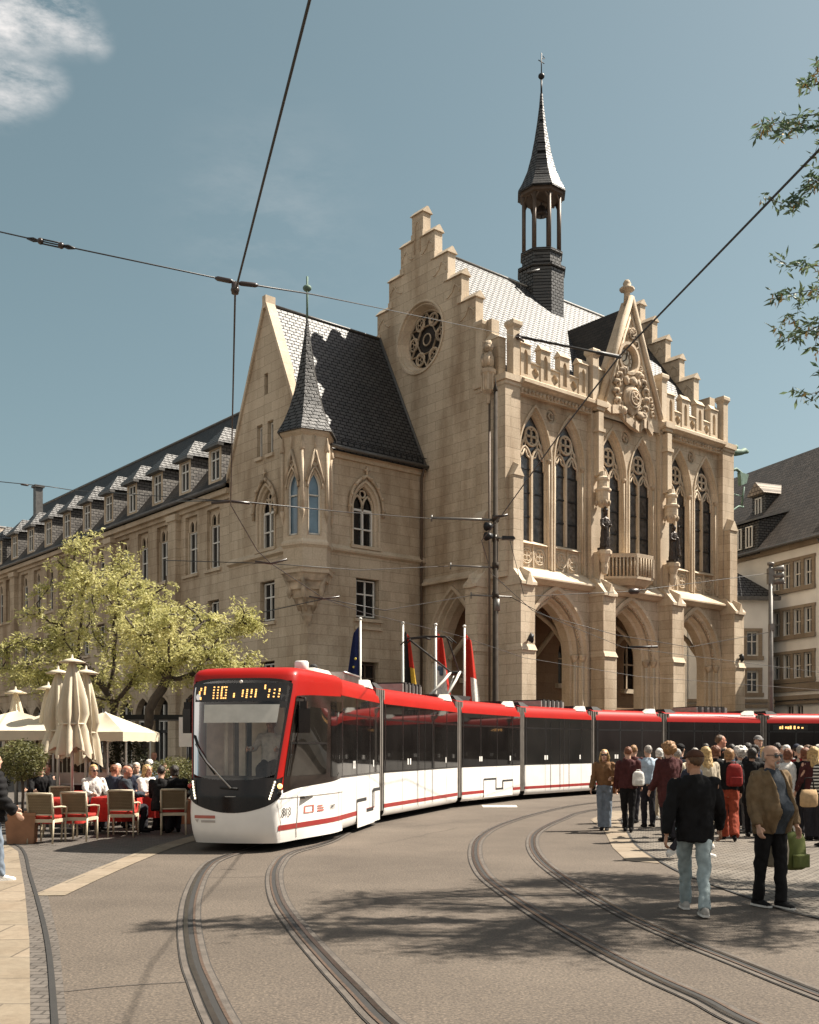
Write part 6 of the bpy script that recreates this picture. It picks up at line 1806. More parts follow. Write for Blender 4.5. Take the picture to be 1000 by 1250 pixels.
        if k == 'fringe':       # grey horseshoe round a bald crown
            rg = [[S*hd(rx*math.cos(PI*j/12), .012+ry*math.sin(PI*j/12), z) for j in range(13)] + [S*hd(.9*rx*math.cos(PI*j/12), .012+.8*ry*math.sin(PI*j/12), z) for j in range(12, -1, -1)] for z, rx, ry in ((1.58, .074, .092), (1.62, .080, .102), (1.66, .080, .102), (1.685, .076, .096))]
            b.rings(rg, hair)
        me = remeshed(b, .009 if near else .012, 2, {'curly': .014, 'short': .006, 'fringe': .003}.get(k, .008), 34, seed)
        o = bpy.data.objects.new('hair', me); COL.objects.link(o); o.parent = t
    if cap:
        b = MB()
        rg = []
        for i in range(7):
            a = PI/2*i/6
            rg.append([S*hd(.089*math.cos(a)*math.cos(2*PI*j/16), .016+.108*math.cos(a)*math.sin(2*PI*j/16), 1.680+.088*math.sin(a)) for j in range(16)])
        b.rings(rg, cap)
        rg = [[S*hd(x, y, z) for x, y, z in ((-.07, -.075, 1.684), (-.06, -.13, 1.676), (0, -.165, 1.670), (.06, -.13, 1.676), (.07, -.075, 1.684))], [S*hd(x, y, z) for x, y, z in ((-.07, -.075, 1.694), (-.06, -.13, 1.684), (0, -.165, 1.678), (.06, -.13, 1.684), (.07, -.075, 1.694))]]
        b.rings(rg, cap, False)
        b.build('cap', t)
    t['hand_l'] = tuple(A[0][2]*S + A[0][3]*.09*S); t['hand_r'] = tuple(A[1][2]*S + A[1][3]*.09*S)
    return t

def foot(x, y):
    p = gp(x, y); return (p[0], p[1], .006)
def at(x, depth): return ((x-500)/FPX*depth, depth, .006)
D = math.radians
BLK = cloth('black', (.008, .0075, .008)); JEAN = cloth('jeans_pale', (.29, .345, .35)); JEAN2 = cloth('jeans_grey_blue', (.15, .18, .22)); DTR = cloth('dark_trousers', (.022, .021, .026))
NAVY = cloth('navy', (.022, .026, .042)); MAROON = cloth('maroon', (.060, .018, .018)); WHT = cloth('white', (.62, .60, .56)); LBLUE = cloth('pale_blue', (.38, .47, .56)); BEIGE = cloth('beige', (.42, .36, .27))
BROWNJ = cloth('brown_suede', (.17, .090, .042)); OLIVE = cloth('olive_brown', (.155, .105, .058)); RUSTT = cloth('rust', (.24, .045, .022)); GREYC = cloth('grey', (.20, .19, .185)); REDC = cloth('red', (.20, .020, .018)); DKSH = cloth('dark_slate_shirt', (.035, .042, .052))
SNKW = cloth('white_sneaker', (.62, .60, .57)); SNKG = cloth('grey_sneaker', (.36, .34, .31)); SOLE = cloth('white_sole', (.6, .58, .54))
H_BL = hairm('blonde', (.42, .28, .12)); H_BR = hairm('brown', (.10, .055, .028)); H_DK = hairm('dark', (.022, .016, .012)); H_WH = hairm('white', (.60, .57, .52)); H_GR = hairm('grey', (.28, .25, .22)); H_RD = hairm('reddish_brown', (.16, .060, .028)); H_CU = hairm('light_brown', (.26, .14, .06))
CG = 'people standing and walking on the square'
person('woman in brown suede jacket, flared jeans and sunglasses facing the camera beside the tram', foot(738, 1014), D(-14), 1.68, .95, 0, BROWNJ, 'jacket', .98, JEAN2, 'wide', BLK, H_BL, 'long', legs=((2, 2), (-3, 2)), arms=((18, 6, 70), (10, 12, 25)), face=True, shades=True, seed=1, group=CG)
person('person in maroon bomber jacket and black trousers seen from behind, beside the pale blue shirt', foot(767, 1016), D(165), 1.74, 1.05, 0, MAROON, 'jacket', .90, BLK, 'normal', BLK, H_RD, 'short', legs=((6, 4), (-5, 6)), arms=((6, 8, 22), (10, 9, 35)), head=(10, 8), seed=2, group=CG)
person('light haired person in maroon top half hidden behind the maroon bomber jacket', at(774, 24.4), D(150), 1.78, 1, 0, MAROON, 'jacket', .92, DTR, 'normal', BLK, H_CU, 'short', seed=3, group=CG)
person('grey haired man in pale blue shirt and dark trousers seen from behind', foot(791, 1010), D(188), 1.77, 1.06, .02, LBLUE, 'shirt', .92, DTR, 'normal', BLK, H_GR, 'short', legs=((3, 3), (-5, 4)), arms=((26, 10, 60), (26, 10, 60)), seed=4, group=CG)
person('white haired person in pale clothes standing right of the pale blue shirt', at(805, 25.5), D(170), 1.70, 1, 0, WHT, 'jacket', .90, BEIGE, 'normal', SNKW, H_WH, 'bob', seed=5, group=CG)
person('woman with big curly brown hair in long dark maroon coat', at(816, 19.6), D(200), 1.80, 1.05, 0, MAROON, 'coat', .62, DTR, 'normal', BLK, H_CU, 'curly', arms=((8, 8, 30), (14, 8, 40)), seed=6, group=CG)
person('man in dark flat cap and dark jacket behind the curly haired woman', at(831, 22.5), D(150), 1.80, 1, 0, NAVY, 'jacket', .88, DTR, 'normal', BLK, H_DK, 'short', cap=BLK, seed=7, group=CG)
man = person('man in black jacket, brown cap and pale jeans walking away in the foreground', foot(848, 1115), D(176), 1.75, 1.13, .03, BLK, 'jacket', .80, JEAN, 'normal', SNKG, H_BR, 'short', tone='tan', legs=((22, 4), (-16, 12)), arms=((-12, 15, 10), (14, 15, 16)), narrow=.03, head=(28, 4), cap=cloth('brown_cap', (.075, .035, .022)), near=True, seed=8, group=CG, sole=SOLE)
person('blonde wavy haired woman in beige jacket just beyond the man in black', at(861, 18.2), D(190), 1.74, 1, 0, BEIGE, 'jacket', .90, BEIGE, 'normal', SNKW, H_BL, 'long', seed=9, group=CG)
person('dark haired person in black between blonde woman and tall man', at(874, 21.5), D(170), 1.76, 1, 0, BLK, 'jacket', .88, DTR, 'normal', BLK, H_RD, 'bob', seed=10, group=CG)
wrb = person('woman in dark top and rust red trousers walking with red backpack', foot(890, 1026), D(170), 1.73, 1.02, 0, BLK, 'jacket', .98, RUSTT, 'wide', BLK, H_CU, 'bob', legs=((18, 6), (-14, 16)), arms=((-8, 8, 20), (10, 8, 30)), seed=11, group=CG)
person('white curly haired person in pale top right of the red backpack', at(904, 21.8), D(195), 1.72, 1.02, 0, WHT, 'shirt', .92, GREYC, 'normal', SNKW, H_WH, 'curly', seed=12, group=CG)
person('tall dark haired man in profile standing head above the crowd', at(880, 23.5), D(95), 2.0, 1, 0, BLK, 'jacket', .86, DTR, 'normal', BLK, H_BR, 'short', face=True, tone='red', seed=13, group=CG)
person('man in grey flat cap looking towards the camera over the crowd', at(926, 25), D(8), 2.0, 1, 0, NAVY, 'jacket', .86, DTR, 'normal', BLK, H_DK, 'short', cap=GREYC, face=True, seed=14, group=CG)
person('dark haired person in black jacket left of the white curls', at(893, 24), D(175), 1.80, 1, 0, BLK, 'jacket', .86, DTR, 'normal', BLK, H_DK, 'short', seed=15, group=CG)
person('dark haired person in navy jacket between white curls and bald man', at(913, 23), D(160), 1.82, 1, 0, NAVY, 'jacket', .86, DTR, 'normal', BLK, H_DK, 'bob', seed=16, group=CG)
person('person in black with dark bun behind the bald man', at(921, 21.5), D(185), 1.78, 1, 0, BLK, 'coat', .7, DTR, 'normal', BLK, H_DK, 'bun', seed=17, group=CG)
person('dark haired man in grey jacket behind the right shoulder of bald man', at(949, 24), D(165), 1.83, 1, 0, GREYC, 'jacket', .86, DTR, 'normal', BLK, H_DK, 'short', seed=18, group=CG)
bald = person('bald man with sunglasses in open olive brown jacket over dark shirt and black jeans', foot(941, 1108), D(24), 1.76, 1.13, .14, OLIVE, 'jacket', .80, BLK, 'normal', BLK, H_GR, 'fringe', tone='fair', legs=((8, 4), (-7, 2)), arms=((2, 13, 16), (4, 13, 24)), head=(8, 3), face=True, shades=True, beard=H_GR, near=True, seed=19, group=CG, under=DKSH, sole=SOLE)
person('woman in white jacket and white trousers with brown hair in scarf', foot(961, 1022), D(195), 1.70, 1.05, 0, WHT, 'jacket', .84, WHT, 'normal', SNKW, H_RD, 'bob', legs=((8, 4), (-6, 5)), arms=((14, 14, 60), (20, 10, 70)), seed=20, group=CG)
person('white haired person in grey behind the woman in white', at(959, 22.6), D(200), 1.78, 1, 0, GREYC, 'jacket', .86, DTR, 'normal', BLK, H_WH, 'short', seed=21, group=CG)
person('reddish haired person in black and cream beside the right picture edge', at(983, 20.6), D(170), 1.72, 1, 0, BLK, 'jacket', .9, DTR, 'normal', BLK, H_RD, 'bob', seed=22, group=CG)
person('woman with long straight blonde hair in maroon top and dark trousers', foot(993, 1026), D(185), 1.74, 1, 0, MAROON, 'shirt', .94, DTR, 'wide', BLK, H_BL, 'long', arms=((6, 10, 30), (6, 10, 30)), seed=23, group=CG)
STRIPE = bpy.data.materials.new('striped_cloth'); _nt, _N, _L, _b = nodes(STRIPE)
_tc = _N.new('ShaderNodeTexCoord'); _w = _N.new('ShaderNodeTexWave'); _w.bands_direction = 'Z'; _w.inputs['Scale'].default_value = 5.5; _L.new(_tc.outputs['Object'], _w.inputs['Vector'])
_r = _N.new('ShaderNodeValToRGB'); _r.color_ramp.interpolation = 'CONSTANT'; _r.color_ramp.elements[0].color = (.02, .018, .018, 1); _r.color_ramp.elements[1].color = (.6, .57, .52, 1); _r.color_ramp.elements[1].position = .6
_L.new(_w.outputs['Fac'], _r.inputs['Fac']); _L.new(_r.outputs[0], _b.inputs['Base Color']); _b.inputs['Roughness'].default_value = .85
person('person in black and white striped top cut by the right picture edge', at(1008, 18.6), D(200), 1.70, 1.05, 0, STRIPE, 'shirt', .90, DTR, 'normal', BLK, H_DK, 'bob', seed=24, group=CG)
person('person in dark jacket and white sneakers striding behind the man in black', foot(846, 1048), D(105), 1.70, 1, 0, NAVY, 'jacket', .88, DTR, 'normal', SNKW, H_DK, 'short', legs=((20, 4), (-20, 18)), arms=((-14, 8, 20), (16, 8, 30)), seed=25, group=CG, sole=SOLE)
person('bareheaded dark haired person far back beside the tram left of tall man', at(862, 26), D(150), 1.82, 1, 0, BLK, 'jacket', .86, DTR, 'normal', BLK, H_DK, 'short', seed=26, group=CG)
person('dark haired person in black far back right of the white jacket', at(973, 24.5), D(150), 1.80, 1, 0, BLK, 'jacket', .86, DTR, 'normal', BLK, H_DK, 'short', cap=NAVY, seed=27, group=CG)

for x_, d_, rz_, top_, tk_, bot_, hr_, hk_, lb_ in (
    (826, 20.5, 190, BEIGE, 'jacket', DTR, H_GR, 'short', 'grey haired man in beige jacket between curly haired woman and man in black'),
    (871, 23.2, 165, WHT, 'shirt', JEAN2, H_BR, 'bob', 'brown haired woman in white blouse left of the red backpack'),
    (900, 23.5, 200, LBLUE, 'shirt', DTR, H_WH, 'short', 'white haired man in pale blue shirt right of the red backpack'),
    (884, 25.5, 150, REDC, 'jacket', DTR, H_CU, 'bob', 'light haired woman in dark red jacket far back below the tall man'),
    (918, 20.6, 170, BLK, 'coat', BLK, H_DK, 'bob', 'dark haired woman in long black coat left of the bald man'),
    (933, 21.8, 185, WHT, 'shirt', BEIGE, H_BL, 'bob', 'blonde person in white shirt directly behind the bald man'),
    (985, 22.0, 190, BEIGE, 'coat', DTR, H_BR, 'bun', 'woman with brown bun in beige coat right of the white jacket'),
    (977, 22.0, 160, REDC, 'jacket', DTR, H_GR, 'short', 'grey haired man in dark red jacket near the right picture edge'),
    (1000, 22.5, 175, LBLUE, 'shirt', DTR, H_WH, 'short', 'white haired man in pale blue shirt at the right picture edge'),
    (848, 23.0, 180, WHT, 'shirt', DTR, H_GR, 'short', 'grey haired man in white shirt peeping over the left shoulder of man in black'),
    (956, 26.0, 10, NAVY, 'jacket', DTR, H_BR, 'short', 'brown haired man in navy facing the camera far back beside the tram'),
    (990, 25.0, 20, BLK, 'jacket', DTR, H_BL, 'short', 'fair haired man in black facing the camera far back at right')):
    person(lb_, at(x_, d_), D(rz_), 1.70 + (x_ % 7)*.015, 1, 0, top_, tk_, .88 if tk_ != 'coat' else .66, bot_, 'normal', BLK, hr_, hk_, legs=((4, 3), (-5, 5)), arms=((8 + x_ % 23, 9, 20 + x_ % 47), (6 + x_ % 17, 8, 22 + x_ % 31)), head=((x_*7) % 50 - 25, 2), face=rz_ < 60, seed=x_, group=CG)
puf = person('person in black puffer jacket and jeans cut by the left picture edge', foot(-8, 1077), D(120), 1.68, 1.02, 0, BLK, 'puffer', .82, JEAN2, 'normal', SNKW, H_DK, 'short', legs=((10, 6), (-10, 10)), arms=((10, 10, 50), (14, 8, 30)), seed=28, group=CG, sole=SOLE)

_dm = Matrix.Translation((-2.95, 17.5, 0)) @ m0
_dp = _dm @ Vector((1.25, -.30, .90))
person('tram driver in white shirt seated behind the windscreen of the tram', (_dp.x, _dp.y, _dp.z), math.atan2(_dm[1][0], _dm[0][0]) - PI/2, 1.74, 1, 0, WHT, 'shirt', .86, DTR, 'normal', BLK, H_DK, 'short', legs=((84, 80), (80, 84)), arms=((46, 10, 40), (46, 10, 40)), sit=.46, seed=77, face=True, group='tram crew')
# ---- bags
def backpack(label, loc, rz, col, w=.30, d=.16, h=.42, cat='backpack', name='backpack'):
    t = thing(name, label, cat, loc, rz)
    b = MB()
    b.rings([[(w/2*r*math.copysign(abs(math.cos(2*PI*j/16))**.6, math.cos(2*PI*j/16)), d/2*r*math.copysign(abs(math.sin(2*PI*j/16))**.7, math.sin(2*PI*j/16)), z*h) for j in range(16)] for z, r in ((0, .7), (.04, .95), (.2, 1.03), (.55, 1.0), (.8, .92), (.93, .74), (1.0, .4))], col)
    b.v = [tuple(Vector(v) + Vector((1, 1, 0))*.006*noise.noise(Vector(v)*14)) for v in b.v]
    b.build('bag', t)
    p = MB(); p.rings([[(w*.40*math.copysign(abs(math.cos(2*PI*j/14))**.5, math.cos(2*PI*j/14)), -d/2 - .03 + .035*math.sin(2*PI*j/14), z*h) for j in range(14)] for z in (.08, .12, .38, .42)], col); p.build('pocket', t)
    s = MB()
    for q in (-1, 1): s.tube([(q*w*.25, d*.45, h*.93), (q*w*.3, d*.9, h*.7), (q*w*.28, d*.75, h*.3), (q*w*.25, d*.45, h*.08)], .016, col, 5)
    s.tube([(-.04, d*.2, h*.98), (-.03, d*.2, h*1.08), (.03, d*.2, h*1.08), (.04, d*.2, h*.98)], .010, col, 5)
    s.build('strap', t)
    return t
p_ = wrb.location; backpack('dark red backpack on the back of the woman in rust red trousers', (p_.x + .05, p_.y - .17, 1.02), D(0), REDC)
p_ = foot(978, 1100); backpack('olive green backpack hanging beside the bald man', (p_[0], p_[1]+.25, .33), D(25), cloth('bag_green', (.10, .115, .035)), .30, .20, .44)
t_ = thing('tote_bag', 'pale shopping bag hanging between the bald man and his green backpack', 'bag', (at(948, 11.75)[0], 11.75, .42)); b = MB()
b.rings([[(.13*r*math.cos(2*PI*j/14), .05*r*math.sin(2*PI*j/14), z) for j in range(14)] for z, r in ((0, .7), (.03, 1), (.2, 1.1), (.36, .9), (.40, .85))], BEIGE); b.build('bag', t_)
b = MB(); b.tube([(-.08, 0, .38), (-.05, 0, .58), (.05, 0, .58), (.08, 0, .38)], .010, BEIGE, 5); b.build('handle', t_)
p_ = foot(778, 1016); backpack('white rucksack slung low on the maroon bomber jacket', (p_[0]-.02, p_[1]-.20, .96), D(-10), WHT, .24, .15, .30)
p_ = foot(752, 1014); t_ = thing('shoulder_bag', 'tan leather shoulder bag at the hip of the woman in brown suede', 'bag', (p_[0]-.02, p_[1], .80), D(-10)); b = MB(); b.ball((0, 0, .1), .10, .07, .13, cloth('tan_leather', (.20, .075, .03), .5), 12, 8); b.build('bag', t_); b = MB(); b.tube([(-.03, 0, .2), (-.12, -.02, .45), (-.2, 0, .58)], .010, cloth('tan_leather', (.20, .075, .03), .5), 5); b.build('strap', t_)
t_ = thing('handbag', 'big cream handbag on the arm of the striped person at right', 'bag', (at(985, 18.3)[0], 18.2, .72), D(10)); b = MB(); b.rings([[(.17*r*math.cos(2*PI*j/14), .07*r*math.sin(2*PI*j/14), z) for j in range(14)] for z, r in ((0, .75), (.03, 1), (.2, 1.0), (.30, .8))], cloth('tan_bag', (.40, .27, .15))); b.build('bag', t_); b = MB(); b.tube([(-.1, 0, .28), (-.07, 0, .5), (.07, 0, .5), (.1, 0, .28)], .012, BLK, 5); b.build('handle', t_)
# ------------------------------------------------------------------ trees and plants
def leaf_mat(name, c1, c2, trans=.4, scale=1.2):
    m = bpy.data.materials.new(name); nt, N, L, b = nodes(m)
    tc = N.new('ShaderNodeTexCoord'); nz = N.new('ShaderNodeTexNoise'); nz.inputs['Scale'].default_value = scale; nz.inputs['Detail'].default_value = 6
    L.new(tc.outputs['Object'], nz.inputs['Vector'])
    cr = N.new('ShaderNodeValToRGB'); cr.color_ramp.elements[0].position = .35; cr.color_ramp.elements[1].position = .65
    cr.color_ramp.elements[0].color = tuple(c1) + (1,); cr.color_ramp.elements[1].color = tuple(c2) + (1,); L.new(nz.outputs['Fac'], cr.inputs['Fac'])
    L.new(cr.outputs[0], b.inputs['Base Color']); b.inputs['Roughness'].default_value = .5; b.inputs['Specular IOR Level'].default_value = .3
    tr = N.new('ShaderNodeBsdfTranslucent'); L.new(cr.outputs[0], tr.inputs['Color'])
    mx = N.new('ShaderNodeMixShader'); mx.inputs[0].default_value = trans
    out = N['Material Output']; L.new(b.outputs[0], mx.inputs[1]); L.new(tr.outputs[0], mx.inputs[2]); L.new(mx.outputs[0], out.inputs['Surface'])
    return m
LF1 = leaf_mat('spring_leaf', (.36, .35, .12), (.60, .56, .27), .45)
LF2 = leaf_mat('oak_leaf', (.075, .13, .085), (.17, .22, .12), .4, 3)
LF3 = leaf_mat('bay_leaf', (.075, .080, .028), (.19, .18, .07), .3, 5)
LF4 = leaf_mat('conifer_leaf', (.030, .034, .018), (.07, .065, .032), .15, 4)
CATK = plain('catkin', (.42, .27, .08), .8)
BARK = plain('bark', (.060, .045, .034), .9, var=.4, scale=5, bump=.8, bscale=16)
BARKL = plain('pale_bark', (.16, .13, .10), .9, var=.35, scale=4, bump=.8, bscale=14)

def leaves(pts, size, mat, rnd, droop=.4, asp=.38, flat=.5):
    """pts: leaf positions; each leaf two triangles folded along its rib"""
    vs = []; fs = []
    for p in pts:
        a = rnd.uniform(0, 2*PI); el = rnd.gauss(-droop*.6, .5)
        d = Vector((math.cos(a)*math.cos(el), math.sin(a)*math.cos(el), math.sin(el)))
        n_ = Vector((rnd.gauss(0, 1), rnd.gauss(0, 1), rnd.gauss(0, 1) + flat)); s_ = d.cross(n_)
        if s_.length < 1e-3: continue
        s_.normalize(); up_ = s_.cross(d)
        l = size*rnd.uniform(.65, 1.25); w_ = l*asp
        b = len(vs); p = Vector(p)
        vs += [p, p + d*l*.5 + s_*w_*.5 + up_*w_*.15, p + d*l, p + d*l*.5 - s_*w_*.5 + up_*w_*.15]
        fs += [(b, b+1, b+2), (b, b+2, b+3)]
    mb = MB(); mb.add(vs, fs, mat); return mb

def grow(root, trunk_pts, attract, step, infl, kill, rnd, iters=90, bias=Vector((0, 0, .08))):
    P = [Vector(p) for p in trunk_pts]; par = [i-1 for i in range(len(P))]
    att = [Vector(a) for a in attract]
    for it in range(iters):
        if not att: break
        acc = {}
        for a in att:
            best = None; bd = infl*infl
            for i, p in enumerate(P):
                d = (a-p).length_squared
                if d < bd: bd = d; best = i
            if best is not None: acc.setdefault(best, Vector()); acc[best] += (a - P[best]).normalized()
        if not acc: infl *= 1.5; continue
        for i, v in acc.items():
            v = v.normalized() + bias + Vector((rnd.gauss(0, .18), rnd.gauss(0, .18), rnd.gauss(0, .12)))
            P.append(P[i] + v.normalized()*step); par.append(i)
        att = [a for a in att if min((a-p).length_squared for p in P[-len(acc):]) > kill*kill]
    ch = [[] for _ in P]
    for i, q in enumerate(par):
        if q >= 0: ch[q].append(i)
    rad = [0]*len(P)
    for i in range(len(P)-1, -1, -1):
        rad[i] = (sum(rad[c]**2.3 for c in ch[i]))**(1/2.3) if ch[i] else 1.0
    return P, par, ch, rad

def tree_mesh(P, par, ch, rad, r_trunk, mat, rmin=.008):
    k = r_trunk / rad[0]; mb = MB()
    heads = [0] + [c for i in range(len(P)) if len(ch[i]) > 1 for c in sorted(ch[i], key=lambda c: -rad[c])[1:]]
    for h in heads:
        line = [h] if par[h] < 0 else [par[h], h]
        i = h
        while ch[i]:
            i = max(ch[i], key=lambda c: rad[c]); line.append(i)
        rr = [max(rad[j]*k, rmin) for j in line]
        if par[h] >= 0: rr[0] = rr[1]
        mb.tube([P[j] for j in line], rr, mat, 7 if rr[0] > .05 else 5)
    return mb

def crown_tree(label, loc, trunk_pts, ell, n_att, n_leaf, size, lmat, bmat, r_trunk, seed, step=.33, group=None, spread=.30, name='street_tree'):
    rnd = random.Random(seed); t = thing(name, label, 'tree', loc, 0, group)
    att = []
    while len(att) < n_att:
        c, rx, ry, rz_, wgt = rnd.choices(ell, [e[4] for e in ell])[0]
        v = Vector((rnd.gauss(0, 1), rnd.gauss(0, 1), rnd.gauss(0, 1))).normalized() * rnd.random()**.45
        q = Vector((c[0]+v.x*rx, c[1]+v.y*ry, c[2]+v.z*rz_))
        if noise.noise(q*.75 + Vector((seed, 0, 0))) > -.18: att.append(q)
    P, par, ch, rad = grow(None, trunk_pts, att, step, 2.2, step*1.25, rnd)
    tree_mesh(P, par, ch, rad, r_trunk, bmat).build('trunk', t)
    mx = max(rad); tw = [i for i in range(len(P)) if rad[i] < 3.2 and i > len(trunk_pts)+2]
    pts = []; cen = sum((P[i] for i in tw), Vector())/len(tw)
    for _ in range(n_leaf//9):
        i = rnd.choice(tw); p = P[i].lerp(P[par[i]], rnd.random()) + Vector((rnd.gauss(0, spread*.6), rnd.gauss(0, spread*.6), rnd.gauss(0, spread*.4)))
        d = (p - cen); d.z *= .3; d = d.normalized() + Vector((rnd.gauss(0, .7), rnd.gauss(0, .7), rnd.gauss(-.05, .3))); d.normalize()
        ln = rnd.uniform(.18, .42)
        for k in range(9):
            f = k/8
            pts.append(p + d*ln*f + Vector((rnd.gauss(0, .028), rnd.gauss(0, .028), rnd.gauss(0, .02) - .16*f*f*ln*2)))
    leaves(pts, size, lmat, rnd).build('crown', t)
    return t
GT = 'leafy trees in front of the side street facade'
crown_tree('broad yellow-green tree behind the closed cream parasols', (-8.2, 30, 0), [(0, 0, 0), (.02, 0, .6), (.0, .05, 1.2), (-.05, 0, 1.9), (-.1, 0, 2.5)],
           [((-1.6, 0, 3.9), 2.3, 2.0, .95, 1.2), ((-.35, .2, 6.35), 1.75, 1.7, 1.6, 1.5), ((.9, 0, 4.4), 1.3, 1.6, 1.2, .7), ((-1.3, 0, 5.1), 1.5, 1.5, 1.0, .7)], 460, 19500, .125, LF1, BARK, .13, 11, group=GT, spread=.21)
crown_tree('leaning yellow-green tree reaching over the tram cab', (-7.15, 28.3, 0), [(0, 0, 0), (.02, 0, .7), (.02, 0, 1.3), (.08, 0, 1.9), (.2, 0, 2.4)],
           [((1.75, .2, 4.7), 1.4, 1.7, 1.15, 1.5), ((.6, .3, 4.9), 1.4, 1.6, 1.3, 1.2), ((2.3, 0, 3.6), 1.0, 1.3, .7, .6)], 360, 15000, .125, LF1, BARK, .13, 23, group=GT, spread=.21)

# near tree on the right: its trunk stands outside the picture, twigs hang in and its shadow falls on the road
rnd = random.Random(4)
nt_ = thing('oak_tree', 'tree at the right picture edge with blue-green leaves and hanging yellow catkins', 'tree', (8.6, 13.6, 0))
O3 = Vector((8.6, 13.6, 0))
tips = [((928, 162), 12.2), ((950, 150), 12.4), ((985, 105), 12.6), ((955, 248), 12.0), ((980, 238), 12.3), ((948, 362), 12.0), ((962, 325), 12.4), ((958, 418), 11.8), ((975, 400), 12.2), ((990, 488), 12.0), ((1010, 60), 12.2), ((1015, 300), 12.0)]
att = []
while len(att) < 420:
    v = Vector((rnd.gauss(0, 1), rnd.gauss(0, 1), rnd.gauss(0, 1))).normalized() * rnd.random()**.4
    q = Vector((-.4 + v.x*3.4, .0 + v.y*3.2, 8.3 + v.z*3.1)); w_ = q + O3
    px_ = 500 + w_.x/w_.y*FPX
    if px_ < 1075 or q.z > 10.4: continue
    if noise.noise(q*.7) > -.05: att.append(q)
P, par, ch, rad = grow(None, [(0, 0, 0), (0, 0, 1), (.03, 0, 2), (0, .05, 3), (-.05, 0, 3.8), (-.1, 0, 4.6)], att, .26, 2.2, .32, rnd, 90, Vector((0, 0, 0)))
tree_mesh(P, par, ch, rad, .22, BARK, .006).build('trunk', nt_)
tw = [i for i in range(len(P)) if rad[i] < 3.0 and i > 8]
pts = []; cat = []; sp = MB()
for i in tw:
    for _ in range(60):
        pts.append(P[i].lerp(P[par[i]], rnd.random()) + Vector((rnd.gauss(0, .17), rnd.gauss(0, .17), rnd.gauss(0, .14))))
# slender sprays that hang into the picture, each leafed along its whole length
for (x, y), dpt in tips:
    tip = Vector(((x-500)/FPX*dpt, dpt, CAMH + (YH-y)/FPX*dpt)) - O3
    root = min((p for p in P), key=lambda p: (p - (tip + Vector((1.6, .4, .35)))).length)
    mid = tip.lerp(root, .5) + Vector((0, 0, .16))
    path = [root.lerp(mid, t).lerp(mid.lerp(tip, t), t) for t in [k/14 for k in range(15)]]
    sp.tube(path, [.016 - .0009*k for k in range(15)], BARK, 5)
    for k in range(4, 15):
        subs = [path[k]]
        if k % 2 == 0:
            e = path[k] + Vector((rnd.gauss(-.10, .08), rnd.gauss(0, .14), rnd.gauss(-.02, .12))); sp.tube([path[k], e], [.005, .003], BARK, 4); subs.append(e); subs.append(path[k].lerp(e, .5))
        for q in subs:
            for _ in range(9): pts.append(q + Vector((rnd.gauss(0, .03), rnd.gauss(0, .03), rnd.gauss(0, .03))))
            if rnd.random() < .45:
                for _ in range(5): cat.append(q + Vector((rnd.gauss(0, .035), rnd.gauss(0, .035), rnd.gauss(-.01, .03))))
sp.build('twig', nt_)
leaves(pts, .115, LF2, rnd, .2, .30).build('crown', nt_)
leaves(cat, .085, CATK, rnd, 1.6, .25).build('catkins', nt_, kind='stuff')

def bush(name, label, cat, loc, shape, n, size, mat, seed, stem=None, group=None, r=.4):
    rnd = random.Random(seed); t = thing(name, label, cat, loc, 0, group); pts = []
    for _ in range(n):
        v = Vector((rnd.gauss(0, 1), rnd.gauss(0, 1), rnd.gauss(0, 1))).normalized() * (1 - .5*rnd.random()**2)
        k = 1 + .22*noise.noise(v*2.4 + Vector((seed, 0, 0)))
        pts.append((shape[3] + v.x*shape[0]*k, v.y*shape[1]*k, shape[4] + v.z*shape[2]*k) if shape[3] is not None else v)
    leaves(pts, size, mat, rnd, .1, .45).build('foliage', t)
    if stem:
        b = MB(); b.tube([(0, 0, stem[0]), (.015, .01, (stem[0]+stem[1])/2), (0, 0, stem[1])], .028, BARK, 7)
        for k in range(7):
            a = k*2*PI/7; b.tube([(0, 0, stem[1]-.1), (shape[0]*.5*math.cos(a), shape[1]*.5*math.sin(a), shape[4]+shape[2]*.25*math.sin(3*a))], .010, BARK, 5)
        b.build('stem', t)
    return t
TERRA = plain('terracotta_planter', (.26, .125, .065), .75, var=.2, scale=4, bump=.2)
def planter(label, loc, w, h, rz=0):
    t = thing('planter', label, 'planter', loc, rz); b = MB()
    b.rings([[(x*w*k, y*w*k, z) for x, y in ((-.5, -.5), (.5, -.5), (.5, .5), (-.5, .5))] for z, k in ((0, .88), (h*.9, 1.0), (h*.9, 1.06), (h, 1.06), (h, .94), (h-.05, .92))], TERRA, False)
    b.build('pot', t); s = MB(); s.box(-w*.44, w*.44, -w*.44, w*.44, h-.09, h-.05, plain('soil', (.05, .035, .025), .95)); s.build('soil', t); return t
p_ = at(27, 19.3); planter('square terracotta planter holding the clipped ball tree at the cafe edge', p_, .52, .56, .2)
bush('ball_tree', 'clipped ball tree on a stem in the terracotta planter', 'potted tree', (p_[0], p_[1], .45), (.42, .42, .36, 0, 1.06), 2600, .075, LF3, 3, (0, .85))
for k, (x, dpt, lab) in enumerate(((205, 25.5, 'rounded olive-green bush left of the tram front'), (222, 24.2, 'round bush half hidden by the tram cab'))):
    p_ = at(x, dpt); planter('terracotta planter under the ' + lab, p_, .5, .55, .1)
    bush('round_bush', lab, 'bush', (p_[0], p_[1], .5), (.52, .5, .42, 0, .55), 2200, .08, LF3, 8+k, (0, .45))
p_ = at(153, 26.5); bush('conifer_shrub', 'dark conical evergreen shrub between the cafe tables and tree trunk', 'shrub', (p_[0], p_[1], 0), (.58, .55, 1.15, 0, 1.2), 4200, .085, LF4, 31, (0, 1.0))
